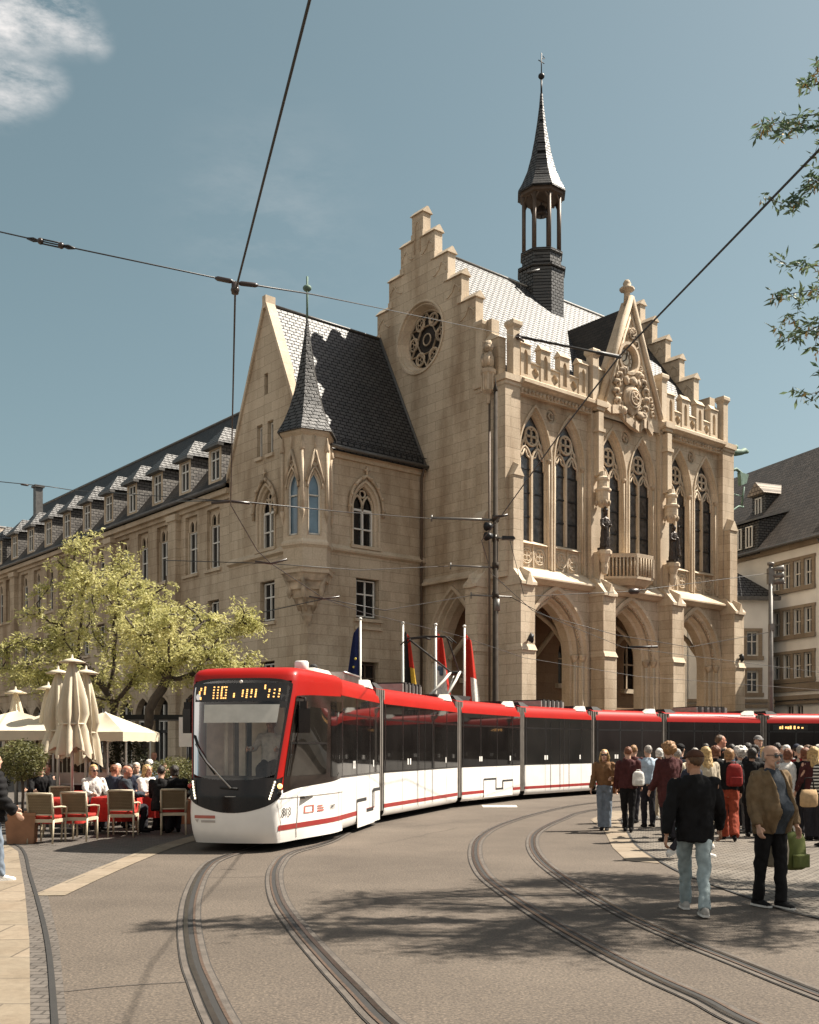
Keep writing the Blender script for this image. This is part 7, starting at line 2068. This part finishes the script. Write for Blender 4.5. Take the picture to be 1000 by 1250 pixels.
p_ = at(-14, 27); bush('laurel_bush', 'dark leafy bush behind the ball tree at the left picture edge', 'bush', (p_[0], p_[1], 0), (.5, .5, .8, 0, 1.0), 2400, .085, LF4, 35, (0, .8))
# ------------------------------------------------------------------ cafe
WICK = masonry('wicker', (.36, .27, .16), (.28, .20, .115), (.10, .07, .04), .035, .028, .006, mode='wall', bump=1.0, stain_amt=.2, streak=False, nscale=2)
CANE = plain('pale_cane_frame', (.50, .42, .30), .6, var=.12)
CUSH = cloth('red_cushion', (.36, .035, .025)); REDT = cloth('red_tablecloth', (.38, .030, .022))
CANV = plain('cream_canvas', (.52, .45, .335), .8, var=.07, scale=3, bump=.2, bscale=90)
ALU = plain('aluminium_pole', (.45, .43, .40), .4, .5)
GC = 'wicker armchairs set out on the cafe terrace'
def make_chair(label, loc, rz):
    t = thing('wicker_chair', label, 'chair', loc, rz, GC)
    b = MB(); b.box(-.25, .25, -.25, .24, .38, .44, CANE); b.build('seat_frame', t)
    b = MB(); b.rings([[(x*k, y*k, z) for x, y in ((-.23, -.23), (.23, -.23), (.23, .22), (-.23, .22))] for z, k in ((.441, .96), (.46, 1), (.49, 1), (.505, .94))], CUSH); b.build('cushion', t)
    b = MB()      # back: y=+.25 is the back of the chair
    b.hexa([(-.22, .235, .52), (.22, .235, .52), (.22, .255, .52), (-.22, .255, .52), (-.22, .30, .88), (.22, .30, .88), (.22, .32, .88), (-.22, .32, .88)], WICK); b.build('backrest', t)
    b = MB()
    for s in (-1, 1): b.tube([(s*.235, .245, .44), (s*.24, .31, .90)], .020, CANE, 7)
    b.tube([(-.24, .31, .90), (0, .315, .905), (.24, .31, .90)], .022, CANE, 7); b.tube([(-.235, .25, .52), (.235, .25, .52)], .016, CANE, 6); b.build('back_frame', t)
    for s in (-1, 1):
        b = MB(); b.tube([(s*.245, -.23, .43), (s*.27, -.22, .64), (s*.27, 0, .66), (s*.25, .28, .66)], .019, CANE, 7); b.build('armrest', t)
        for y, dy in ((-.22, 0), (.24, .05)):
            b = MB(); b.tube([(s*.235, y, .43), (s*.24, y+dy, 0)], [.021, .017], CANE, 7); b.build('leg', t)
    return t
c0 = make_chair('wicker chair with red cushion nearest the terracotta planter', foot(58, 1029), D(182-6))
def chair(label, loc, rz):
    c = copy_tree(c0); c.location = loc; c.rotation_euler = (0, 0, rz); c['label'] = label; return c
for ch_ in (c0,): ch_.rotation_euler = (0, 0, D(-8) + PI)
# backs towards the camera: back of the chair is local +y, so turn by 180 degrees
chair('wicker chair with red cushion second from the terracotta planter', foot(98, 1026), PI + D(-6))
chair('wicker chair turned to the red table, its back to the tram', foot(151, 1021), PI + D(4))
chair('pale wicker chair facing the camera behind the first red table', at(72, 22.2), D(8))
chair('pale wicker chair behind the red table with the blonde guest', at(118, 22.4), D(-5))
chair('wicker chair carrying the guest in the dark puffer jacket', at(212, 21.3), PI + D(12))
chair('wicker chair deep in the terrace beside the conical shrub', at(164, 24.2), D(30))
def table(label, loc, rz):
    t = thing('cafe_table', label, 'table', loc, rz, 'cafe tables under red cloths'); b = MB()
    b.box(-.38, .38, -.38, .38, .71, .735, CANE); b.build('tabletop', t)
    for s in (-1, 1):
        for q in (-1, 1): b = MB(); b.tube([(s*.32, q*.32, .71), (s*.32, q*.32, 0)], .02, CANE, 6); b.build('leg', t)
    b = MB()
    n = 48; top = [( .40*max(-1, min(1, 1.35*math.cos(2*PI*k/n))), .40*max(-1, min(1, 1.35*math.sin(2*PI*k/n)))) for k in range(n)]
    rg = [[(x*sc*(1+.035*w_*math.sin(k*1.9)), y*sc*(1+.035*w_*math.sin(k*1.9+1)), z) for k, (x, y) in enumerate(top)] for z, sc, w_ in ((.742, .0001, 0), (.742, .98, 0), (.735, 1.0, .2), (.6, 1.03, .7), (.42, 1.05, 1.3), (.26, 1.07, 1.8))]
    b.rings(rg, REDT, True, False); o = b.build('tablecloth', t)
    return t
table('red clothed cafe table in front of the two front chairs', at(78, 20.9), .1)
table('red clothed cafe table beside the third front chair', at(143, 21.5), -.1)
table('red clothed cafe table between the suit and the conical shrub', at(186, 22.6), .2)
table('red clothed cafe table at the back near the glass screen', at(100, 24), .1)
p_ = at(86, 20.9); 
for k, (dx, dy) in enumerate(((-.12, .05), (.1, -.1))):
    t = thing('drinking_glass', 'clear tumbler on the red cloth, ' + ('towards the planter' if k == 0 else 'towards the third chair'), 'glass', (p_[0]+dx, p_[1]+dy, .744)); b = MB(); b.lathe([(.02, 0), (.03, .005), (.034, .11), (.031, .11), (.027, .012), (0, .01)], (0, 0, 0), plain('tumbler_glass', (.55, .52, .46), .15, spec=.8), 12); b.build('bowl', t)

def parasol(label, loc, h=3.5, drop=1.75, r=.20, seed=1, fat=1.0):
    t = thing('parasol', label, 'parasol', loc, 0, 'closed cream parasols on the terrace'); rn = random.Random(seed)
    b = MB(); b.tube([(0, 0, 0), (0, 0, h)], .035, ALU, 8); b.box(-.28, .28, -.28, .28, 0, .08, IRON); b.build('pole', t)
    b = MB(); rg = []
    N_ = 48; ph = rn.uniform(0, 6)
    for i, (z, rr) in enumerate(((h-.02, .05), (h-.15, .09), (h-.45, .15), (h-.8, .20), (h-1.1, .23), (h-1.3, .19), (h-1.45, .235), (h-drop*.95, .30), (h-drop, .31))):
        row = []
        for j in range(N_):
            a = 2*PI*j/N_
            f = 1 + .38*math.sin(8*a+ph+.25*math.sin(z*3))*min(1, i/3) + .10*math.sin(19*a+z*2)*min(1, i/3) + .12*math.sin(3*a+ph*2 + z*2)
            zz = z - (.10*max(0, math.sin(8*a+ph)) + .09*math.sin(3*a+ph) if i > 6 else 0)
            row.append((rr*fat*f*math.cos(a), rr*fat*f*math.sin(a), zz))
        rg.append(row)
    b.rings(rg, CANV, True, False); b.build('canopy', t)
    b = MB(); b.lathe([(.0, .14), (.02, .12), (.03, .05), (.12, .03), (.27, -.03), (.26, -.045), (.03, -.01)], (0, 0, h), CANV, 16); b.build('vent_cap', t)
    b = MB(); b.tube([(.22*fat*math.cos(2*PI*j/20), .22*fat*math.sin(2*PI*j/20), h-1.3) for j in range(20)], .022, CANV, 6, closed=True); b.build('strap', t)
    return t
parasol('tall closed cream parasol in the centre of the terrace cluster', at(88, 21.8), 3.52, 1.85, seed=1, fat=1.02)
parasol('closed cream parasol just left behind the central one', at(71, 23.3), 3.40, 1.75, seed=2, fat=.92)
parasol('closed cream parasol tilting right of the central one', at(105, 22.6), 3.35, 1.85, seed=3, fat=.9)
parasol('closed cream parasol lower between the central cluster and the far left one', at(59, 25.0), 3.15, 1.6, seed=4, fat=.85)
parasol('lone closed cream parasol near the left picture edge', at(19, 26.0), 3.1, 1.6, seed=5, fat=.85)
def awning(label, loc, w, d, h, rz, seed=0):
    t = thing('open_parasol', label, 'parasol', loc, rz, 'open square cream parasols over the terrace')
    b = MB(); b.tube([(0, 0, 0), (0, 0, h+.5)], .04, ALU, 8); b.box(-.3, .3, -.3, .3, 0, .08, IRON); b.build('pole', t)
    b = MB(); n = 8
    corners = [(-w/2, -d/2), (w/2, -d/2), (w/2, d/2), (-w/2, d/2)]
    for k in range(4):
        p, q = corners[k], corners[(k+1) % 4]
        rows = []
        for i in range(n+1):
            f = i/n
            rows.append([(((p[0]+(q[0]-p[0])*j/6))*f, ((p[1]+(q[1]-p[1])*j/6))*f, h+.5 - .5*f - .10*math.sin(PI*f)*math.sin(PI*j/6)) for j in range(7)])
        b.grid(rows, CANV)
        b.grid([[(p[0]+(q[0]-p[0])*j/12, p[1]+(q[1]-p[1])*j/12, h - dz*(1+.06*math.sin(j*2.6))) for j in range(13)] for dz in (0, .22)], CANV)
    b.build('canopy', t)
    b = MB()
    for c in corners: b.tube([(0, 0, h+.02), (c[0]*.97, c[1]*.97, h-.03)], .018, ALU, 5); b.tube([(0, 0, h-.35), (c[0]*.5, c[1]*.5, h+.16)], .014, ALU, 5)
    b.build('rib', t)
    return t
awning('open cream parasol with scalloped valance at the left picture edge', at(20, 25.5), 3.0, 3.0, 2.12, .25)
awning('open cream parasol right of the closed cluster, before the tree trunk', at(128, 25.8), 1.9, 2.2, 2.10, -.15)
awning('open cream parasol set back beneath the left tree branches', at(66, 28.5), 2.6, 2.6, 2.20, .1)
# glass wind screen posts
t = thing('wind_screen', 'glass wind screen with pale posts between terrace and parasols', 'screen', at(100, 24.8), .05)
for k in range(6): b = MB(); b.box(-1.1+k*.42, -1.06+k*.42, -.02, .02, 0, 2.0, ALU); b.build('post', t)
for k in range(5): b = MB(); b.box(-1.06+k*.42, -.68+k*.42, -.005, .005, .9, 1.15, plain('screen_frosted', (.38, .34, .28), .3)); b.build('panel', t)
b = MB(); b.box(-1.1, 1.04, -.015, .015, 1.98, 2.02, ALU); b.box(-1.1, 1.04, -.015, .015, .86, .90, ALU); b.build('rail', t)
t = thing('wooden_partition', 'brown slatted wooden partition at the back of the terrace', 'partition', at(78, 26.2), .05); b = MB()
for k in range(16): b.box(-.9+k*.11, -.82+k*.11, -.015, .015, .05, 2.0, PIPE)
b.build('slats', t)
# dark shop-front canopy by the trees, boards
t = thing('cafe_pergola', 'dark pergola over the cafe entrance behind the tree trunks', 'pergola', at(190, 33), .1)
for k in range(5): b = MB(); b.box(-2.2+k*1.1, -2.1+k*1.1, -.05, .05, 0, 2.6, IRON); b.build('post', t)
b = MB(); b.box(-2.3, 2.4, -.1, 1.6, 2.6, 2.75, IRON); b.build('roof', t)
t = thing('menu_board', 'white advertising sheet hanging left of the tram mirror', 'sign', at(229, 25), .1); b = MB(); b.box(-.2, .2, -.015, .015, 1.75, 2.45, WHITEF); b.build('panel', t); b = MB(); b.tube([(0, .03, 0), (0, .03, 2.5)], .025, IRON, 6); b.build('post', t)
# guests
GS = 'guests seated at the cafe'
def guest(label, x, dpt, rz, top, hair, kind, seed, **k):
    return person(label, at(x, dpt), D(rz), k.pop('H', 1.72), 1.0, 0, top, k.pop('tk', 'jacket'), .84, DTR, 'normal', BLK, hair, kind, legs=((84, 84), (80, 90)), arms=((34, 10, 62), (40, 10, 50)), sit=.47, lean=k.pop('lean', 6), seed=seed, group=GS, **k)
guest('blonde seated woman with sunglasses and white top at the front red table', 113, 22.3, 40, WHT, H_BL, 'bob', 41, face=True, shades=True)
guest('seated guest with reddish brown hair, head bent, beside the third chair', 137, 22.6, 150, NAVY, H_RD, 'short', 42, tone='red')
guest('seated guest with white hair behind the reddish haired guest', 144, 24.2, 10, GREYC, H_WH, 'short', 43, face=True)
guest('seated balding grey man leaning over the third chair', 151, 21.6, 100, DKSH, H_GR, 'fringe', 44, tone='red')
guest('dark haired seated guest in navy between balding man and blonde', 158, 23.6, 185, NAVY, H_DK, 'short', 45)
guest('seated blonde woman in white blouse facing the black suit', 177, 22.6, 60, WHT, H_BL, 'long', 46, face=True)
guest('seated white haired guest in grey deep in the terrace', 166, 25.4, 20, GREYC, H_WH, 'bob', 47, face=True)
guest('seated guest in pale top with white hair before the round bush', 181, 26, 170, LBLUE, H_WH, 'bob', 48, H=1.85)
person('man with red face and white shirt standing behind the seated guests', at(188, 28), D(15), 1.60, 1.05, .03, WHT, 'shirt', .9, DTR, 'normal', BLK, H_CU, 'short', tone='red', face=True, seed=49, group='people standing and walking on the square')
guest('seated man in black suit with his back to the camera', 195, 21.2, 176, BLK, H_DK, 'short', 50, lean=10)
guest('seated guest in dark puffer jacket beside the tram front', 213, 21.4, 190, BLK, H_DK, 'bob', 51, tk='puffer')
guest('dark haired seated guest behind the ball tree', 49, 24, 30, BLK, H_DK, 'bob', 52, face=True)
guest('seated guest in black with brown hair left of the glass screen', 60, 24.4, 330, BLK, H_BR, 'short', 53, face=True)

guest('seated man in cream jacket with grey hair under the open parasol', 128, 25.4, 200, BEIGE, H_GR, 'short', 54)
guest('seated red haired guest in white under the open parasol', 136, 26.4, 20, WHT, H_RD, 'bob', 55, face=True)
guest('seated guest in maroon beside the glass screen posts', 92, 25.8, 190, MAROON, H_BR, 'bob', 56)
guest('seated man in grey far back between the conical shrub and the standing man', 171, 27.6, 30, GREYC, H_DK, 'short', 57, face=True)
guest('seated guest in pale blue behind the black suit', 202, 24.6, 20, LBLUE, H_BR, 'short', 58, face=True)
# ------------------------------------------------------------------ flags
FB = cloth('flag_blue', (.018, .025, .085)); FK = cloth('flag_black', (.014, .013, .013)); FR_ = cloth('flag_red', (.46, .030, .018)); FG = cloth('flag_gold', (.62, .38, .05)); FW = cloth('flag_white', (.66, .62, .57)); STARG = cloth('flag_star', (.65, .5, .1))
def flag(label, x, dpt, ytop, zones, seed, emblem=None, side=1):
    p = at(x, dpt); h = CAMH + (YH - ytop)/FPX*dpt
    t = thing('flag', label, 'flag', (p[0], p[1], 0), 0, 'flags hanging from white poles before the town hall')
    b = MB(); b.tube([(0, 0, 0), (0, 0, h)], [.06, .04], WHITEF, 8); b.ball((0, 0, h+.05), .07, .07, .06, WHITEF, 8, 6); b.build('pole', t)
    # limp cloth: rows go down, columns across the folds
    rows, cols = 22, 14; z1, z0 = h-.25, h-3.6
    def pt_(i, j):
        f = i/rows; g = j/cols
        width = .20 + .50*f**.9
        x = side*(.06 + width*g); y = .10*math.sin(g*9 + seed + f*2)*(.3+.7*f) - .03
        return (x*(1 - .25*math.sin(f*PI)*.3), y, z1 + (z0-z1)*f - .25*g*(1-f))
    b = MB()
    for i in range(rows):
        for j in range(cols):
            m = zones(i/rows, j/cols); b.add([pt_(i, j), pt_(i, j+1), pt_(i+1, j+1), pt_(i+1, j)], [(0, 1, 2, 3)], m, True)
    c_ = b.build('cloth', t)
    if emblem:
        e = MB()
        for k in range(emblem[1]):
            i, j = emblem[2](k); q = pt_(i, j); e.ball((q[0], q[1]-.03, q[2]), emblem[3], .02, emblem[3], emblem[0], 8, 5)
        e.build('emblem', c_)
    return t
flag('dark blue flag with pale stars hanging from a white pole', 440, 41.5, 757, lambda f, g: FB, 1, (STARG, 6, lambda k: (8+2*k, 5+k % 3*2), .05), -1)
flag('black, red and gold flag hanging from a white pole', 492, 42, 762, lambda f, g: FK if g < .45 + .1*f else (FR_ if f < .38 else (FG if g > .55 and f < .62 else FK)), 2, None, 1)
flag('red over white flag with a small round emblem, left of the porch arch', 532, 41, 764, lambda f, g: FR_ if f < .36 or g > .62 + .3*(1-f) else FW, 3, (cloth('emblem_blue', (.10, .13, .17)), 5, lambda k: (9+k % 2, 3+k), .10), 1)
flag('red and white flag inside the outline of the porch arch', 567, 42, 766, lambda f, g: FR_ if f < .5 or g < .4 else FW, 4, None, 1)

# ------------------------------------------------------------------ masts, wires
t = thing('catenary_mast', 'tall slim overhead line mast with cross arms and floodlights at the town hall corner', 'mast', at(605, 40.5)); MP = plain('mast_paint', (.045, .036, .028), .85, .0, var=.25, spec=.15)
zt = CAMH + (YH-478)/FPX*40.5
zy = lambda y, d=40.5: CAMH + (YH-y)/FPX*d
px2 = lambda dx, d=40.5: dx/FPX*d
b = MB(); b.tube([(0, 0, 0), (0, 0, 1.2), (0, 0, 1.25), (0, 0, zt)], [.17, .16, .13, .075], MP, 10); b.lathe([(.08, 0), (.10, .05), (.03, .3), (0, .6)], (0, 0, zt), MP, 8); b.build('pole', t)
for (x0, x1, y, r) in ((-78, 0, 633, .05), (-55, 0, 691, .035), (-30, 20, 727, .035), (0, 22, 657, .05)):
    b = MB(); b.tube([(px2(x0), -.1, zy(y)), (px2(x1), 0, zy(y+2))], r, STEEL, 7); b.tube([(px2(x0), -.1, zy(y)-.14), (px2(x0), -.1, zy(y)+.10)], r*.8, STEEL, 6); b.tube([(-.12, 0, zy(y)), (.12, 0, zy(y))], .14, MP, 8); b.build('cross_arm', t)
for y in (643, 655):
    b = MB(); b.tube([(px2(-12), -.25, zy(y)-.05), (px2(-5), -.1, zy(y))], [.17, .10], IRON, 10); b.tube([(px2(-5), -.1, zy(y)), (0, 0, zy(y))], .04, IRON, 6); b.build('floodlight', t)
b = MB(); b.hexa([(px2(8), -.15, zy(659)), (px2(24), -.15, zy(658)), (px2(24), .15, zy(658)), (px2(8), .15, zy(659)), (px2(8), -.15, zy(655)), (px2(22), -.15, zy(655.5)), (px2(22), .15, zy(655.5)), (px2(8), .15, zy(655))], IRON); b.build('street_light', t)
b = MB(); b.tube([(.05, -.05, zy(732)), (.05, -.05, zy(746))], .12, STEEL, 8); b.build('junction_box', t)
t = thing('lamp_mast', 'grey mast with clamped loudspeakers in front of the white house', 'mast', at(941, 48.5)); d_ = 48.5
b = MB(); b.tube([(0, 0, 0), (0, 0, zy(690, d_))], [.14, .09], STEEL, 9); b.build('pole', t)
b = MB(); b.tube([(0, 0, zy(690, d_)), (0, 0, zy(687, d_))], .16, STEEL, 8); b.box(-.14, .14, -.14, .14, zy(713, d_), zy(694, d_), STEEL)
for y in (696, 704, 711): b.tube([(.1, -.1, zy(y, d_)), (.5, -.3, zy(y-1, d_))], [.07, .15], STEEL, 8)
b.tube([(.1, 0, zy(713, d_)), (.65, 0, zy(712, d_))], .04, STEEL, 6); b.build('loudspeaker', t)
b = MB(); b.box(-.1, .12, -.2, .05, zy(770, d_), zy(762, d_), STEEL); b.build('junction_box', t)

WIRE = plain('overhead_wire', (.012, .011, .011), .5); INSUL = plain('insulator', (.035, .022, .018), .35)
ZW = 5.3
def wp(x, y, z=ZW):
    d_ = (z-CAMH)*FPX/(YH-y); return Vector(((x-500)/FPX*d_, d_, z))
def wd(x, y, d_): return Vector(((x-500)/FPX*d_, d_, CAMH + (YH-y)/FPX*d_))
def wire(name, label, paths, parts=(), cat='wire'):
    t = thing(name, label, cat, tuple(paths[0][0][0])); o0 = Vector(paths[0][0][0])
    for pth, r in paths:
        b = MB(); b.tube([Vector(p)-o0 for p in pth], r, WIRE, 5); b.build('strand', t)
    for nm, fn in parts:
        b = MB(); fn(b, o0); b.build(nm, t)
    return t
def sleeve(p, q, r, m=None):
    return lambda b, o: b.tube([Vector(p)-o, Vector(p).lerp(Vector(q), .15)-o, Vector(p).lerp(Vector(q), .85)-o, Vector(q)-o], [r*.5, r, r, r*.5], m or INSUL, 8)
n1 = wp(287, 349); n1u = n1 + Vector((0, 0, .03))
n2 = wp(281.5, 616)
brk = wd(632, 411, 44.6)
wire('contact_wire', 'thin contact wire over the left track running from the picture top down to the tram', [([wp(420, -140), wp(378, 0), n1 - Vector((0, 0, .05)), n2, wp(314, 672), wp(331, 688, 5.2), wp(396, 731, 5.15), wp(441, 747, 5.1), wd(560, 776, 33.6), wd(640, 803, 37), wd(780, 826, 41), wd(1010, 843, 45)], .0085)],
     [('hanger', lambda b, o: (b.tube([n1-o+Vector((0, 0, -.06)), n1-o+Vector((0, 0, .02))], .028, INSUL, 8), b.ball(n1-o+Vector((0, 0, -.03)), .035, .035, .03, INSUL, 8, 6))), ('hanger', lambda b, o: b.tube([n2-o+Vector((-.28, 0, .02)), n2-o+Vector((0, 0, .05)), n2-o+Vector((.28, 0, .02))], .022, INSUL, 6)),
      ('hanger', lambda b, o: b.tube([wp(331, 688, 5.2)-o+Vector((-.3, 0, .04)), wp(331, 688, 5.2)-o, wp(331, 688, 5.2)-o+Vector((.3, 0, .08))], .022, INSUL, 6)), ('hanger', lambda b, o: b.tube([wp(396, 731, 5.15)-o+Vector((-.35, 0, .05)), wp(396, 731, 5.15)-o, wp(396, 731, 5.15)-o+Vector((.35, 0, .05))], .022, INSUL, 6))])
L0 = wd(0, 283, 8.6); Lm = wd(62, 297, 8.45)
dl = (n1u - L0).normalized()
def turnb(b, o):
    c = Lm - o; u = dl
    for s in (-1, 1):
        v = Vector((0, 0, 1))*.018*s; b.tube([c - u*.09 + v, c + u*.09 + v], .007, WIRE, 5)
        b.ball(c + u*.095*s, .026, .026, .026, INSUL, 8, 6); b.tube([c + u*.1*s, c + u*.16*s + Vector((0, 0, .012)), c + u*.22*s], .008, WIRE, 5); b.tube([c + u*.1*s, c + u*.16*s - Vector((0, 0, .012)), c + u*.22*s], .008, WIRE, 5)
wire('span_wire', 'cross span wire with turnbuckle from the left edge to the town hall corner', [([L0 + (L0-n1u)*3 + Vector((0, 0, 1.0)), L0, Lm, n1u], .006), ([n1u, wd(380, 359, 12), wd(470, 377.5, 20), brk], .008)],
     [('turnbuckle', turnb), ('insulator', sleeve(n1u - dl*.17 - Vector((0, 0, .002)), n1u - dl*.02, .019)), ('insulator', sleeve(n1u + Vector((.02, .02, 0)), n1u + Vector((.17, .06, -.0)), .019)), ('bracket', lambda b, o: b.tube([brk-o, brk-o+Vector((.3, .5, 0))], .05, INSUL, 6))])
c2 = wp(757, 434)
wire('contact_wire', 'contact wire over the curved track rising to the right picture edge', [([wp(1180, -80), wp(1000, 183), c2, wp(690, 521), wp(612, 630), wp(588, 660), wp(600, 700), wp(650, 745, 5.2), wd(760, 790, 36), wd(1010, 822, 41)], .0085)],
     [('hanger', lambda b, o: b.tube([wp(612, 630)-o+Vector((-.12, 0, -.01)), wp(612, 630)-o, wp(612, 630)-o+Vector((.10, 0, .02))], .020, INSUL, 6))])
_f = Matrix.Translation((4.13, 45.15, 0)) @ Matrix.Rotation(math.atan2(.641, .7676), 4, 'Z')
b0 = _f @ Vector((.62, -.12, 19.35)); b1 = _f @ Vector((7.15, -.35, 19.95))
wire('spar', 'dark tapering spar along the battlement from corner post to clock gable', [([b0, b0.lerp(b1, .75), b0.lerp(b1, .76), b1], [.065, .055, .10, .09])], [('bracket', lambda b, o: (b.tube([b0-o, b0-o+Vector((.1, .3, 0))], .09, INSUL, 6), b.ball(b0-o, .14, .14, .14, INSUL, 8, 6))), ('bracket', lambda b, o: b.tube([b1-o, _f @ Vector((7.2, .0, 19.95)) - o], .05, INSUL, 6))])
m_ = Vector((at(605, 40.5)[0], 40.5, 0))
wire('pull_wire', 'thin pull-off wire from the mast to the right contact wire', [([m_ + Vector((0, 0, zy(635))), wp(612, 630)], .010)])
wire('span_wire', 'thin wire entering low at the left edge over the side street roof', [([wd(-40, 583, 30), wd(0, 588, 30), wd(60, 594, 30.5), wd(86, 598, 31)], .012), ([wd(86, 598, 31), n2 + Vector((0, 0, .05))], .008)], [('insulator', sleeve(wd(25, 591, 30.2), wd(35, 592.5, 30.3), .03))])
wire('span_wire', 'thin wire across the side wing windows to the mast arm', [([wd(215, 612, 30), n2 + Vector((0, 0, .06))], .012), ([n2 + Vector((0, 0, .06)), wd(420, 625, 28), wd(527, 633, 40.4)], .012)])
wire('span_wire', 'thin wire crossing the corner wing below its arched windows', [([wd(200, 684, 34), wd(331, 688, 30), wd(440, 696, 36), wd(548, 691, 40.4)], .013)])
wire('span_wire', 'thin wire crossing the wing wall at flag height to the mast', [([wd(300, 752, 32), wd(396, 731, 27), wd(470, 745, 33), wd(575, 727, 40.4)], .013)])
wire('span_wire', 'thin wire sagging from the mast across the arcade arches', [([wd(622, 728, 40.5), wd(668, 752, 39), wd(752, 775, 41), wd(842, 790, 45), wd(938, 772, 48.4)], .013)])
wire('span_wire', 'upper thin wire from mast across second arcade bay to the lamp mast', [([wd(622, 657, 40.5), wd(640, 728, 42), wd(768, 722, 43.5), wd(938, 700, 48.4)], .013)], [('insulator', sleeve(wd(768, 722, 43.5), wd(780, 721.5, 43.7), .12))])
wire('bracket_rod', 'pale steel rod hanging across the middle arcade arch', [([wd(768, 790, 43), wd(803, 789.5, 43)], .05)])

# ------------------------------------------------------------------ bronze statues on the facade
def statue(label, u, kind, seed):
    f = TH.matrix_world if False else Matrix.Translation((4.13, 45.15, 0)) @ Matrix.Rotation(math.atan2(.641, .7676), 4, 'Z')
    p = f @ Vector((u, -.58, 10.75)); t = thing('statue', label, 'statue', tuple(p), math.atan2(.641, .7676))
    b = MB(); b.box(-.26, .26, -.24, .24, 0, .10, BRONZE); b.build('plinth', t)
    b = MB()
    b.rings([[(rx*math.cos(2*PI*j/24)*(1+.10*math.sin(j*1.57*2+seed)), ry*math.sin(2*PI*j/24)*(1+.10*math.sin(j*1.57*2+seed)), z) for j in range(24)] for z, rx, ry in ((.10, .26, .22), (.5, .24, .20), (.95, .20, .17), (1.20, .24, .18), (1.42, .22, .15), (1.50, .09, .09), (1.56, .07, .07))], BRONZE)
    b.ball((0, -.03, 1.68), .095, .11, .135, BRONZE, 10, 8)
    if kind == 0:
        b.tube([(.23, 0, 1.38), (.30, -.08, 1.12), (.12, -.24, 1.10)], [.08, .07, .05], BRONZE, 8); b.tube([(-.23, 0, 1.38), (-.30, -.05, 1.10), (-.18, -.22, .95)], [.08, .07, .05], BRONZE, 8)
        b.tube([(-.2, -.25, .1), (-.16, -.25, 1.25)], .03, BRONZE, 6); b.lathe([(.11, 0), (.14, .1), (.02, .26)], (0, -.02, 1.74), BRONZE, 10)
    else:
        b.tube([(.23, 0, 1.38), (.36, -.06, 1.55), (.26, -.10, 1.80)], [.08, .07, .05], BRONZE, 8); b.tube([(-.23, 0, 1.38), (-.30, -.05, 1.10), (-.10, -.22, 1.05)], [.08, .07, .05], BRONZE, 8)
        b.tube([(.05, -.2, 1.2), (.10, -.24, .3)], [.06, .12], BRONZE, 7)
    me = remeshed(b, .022, 2, .02, 9, seed); o = bpy.data.objects.new('figure', me); COL.objects.link(o); o.parent = t
statue('dark bronze statue holding a staff on the left facade bracket', 5.77, 0, 1)
statue('dark bronze statue with raised arm on the right facade bracket', 10.92, 1, 2)
bpy.data.scenes.remove(WORK)
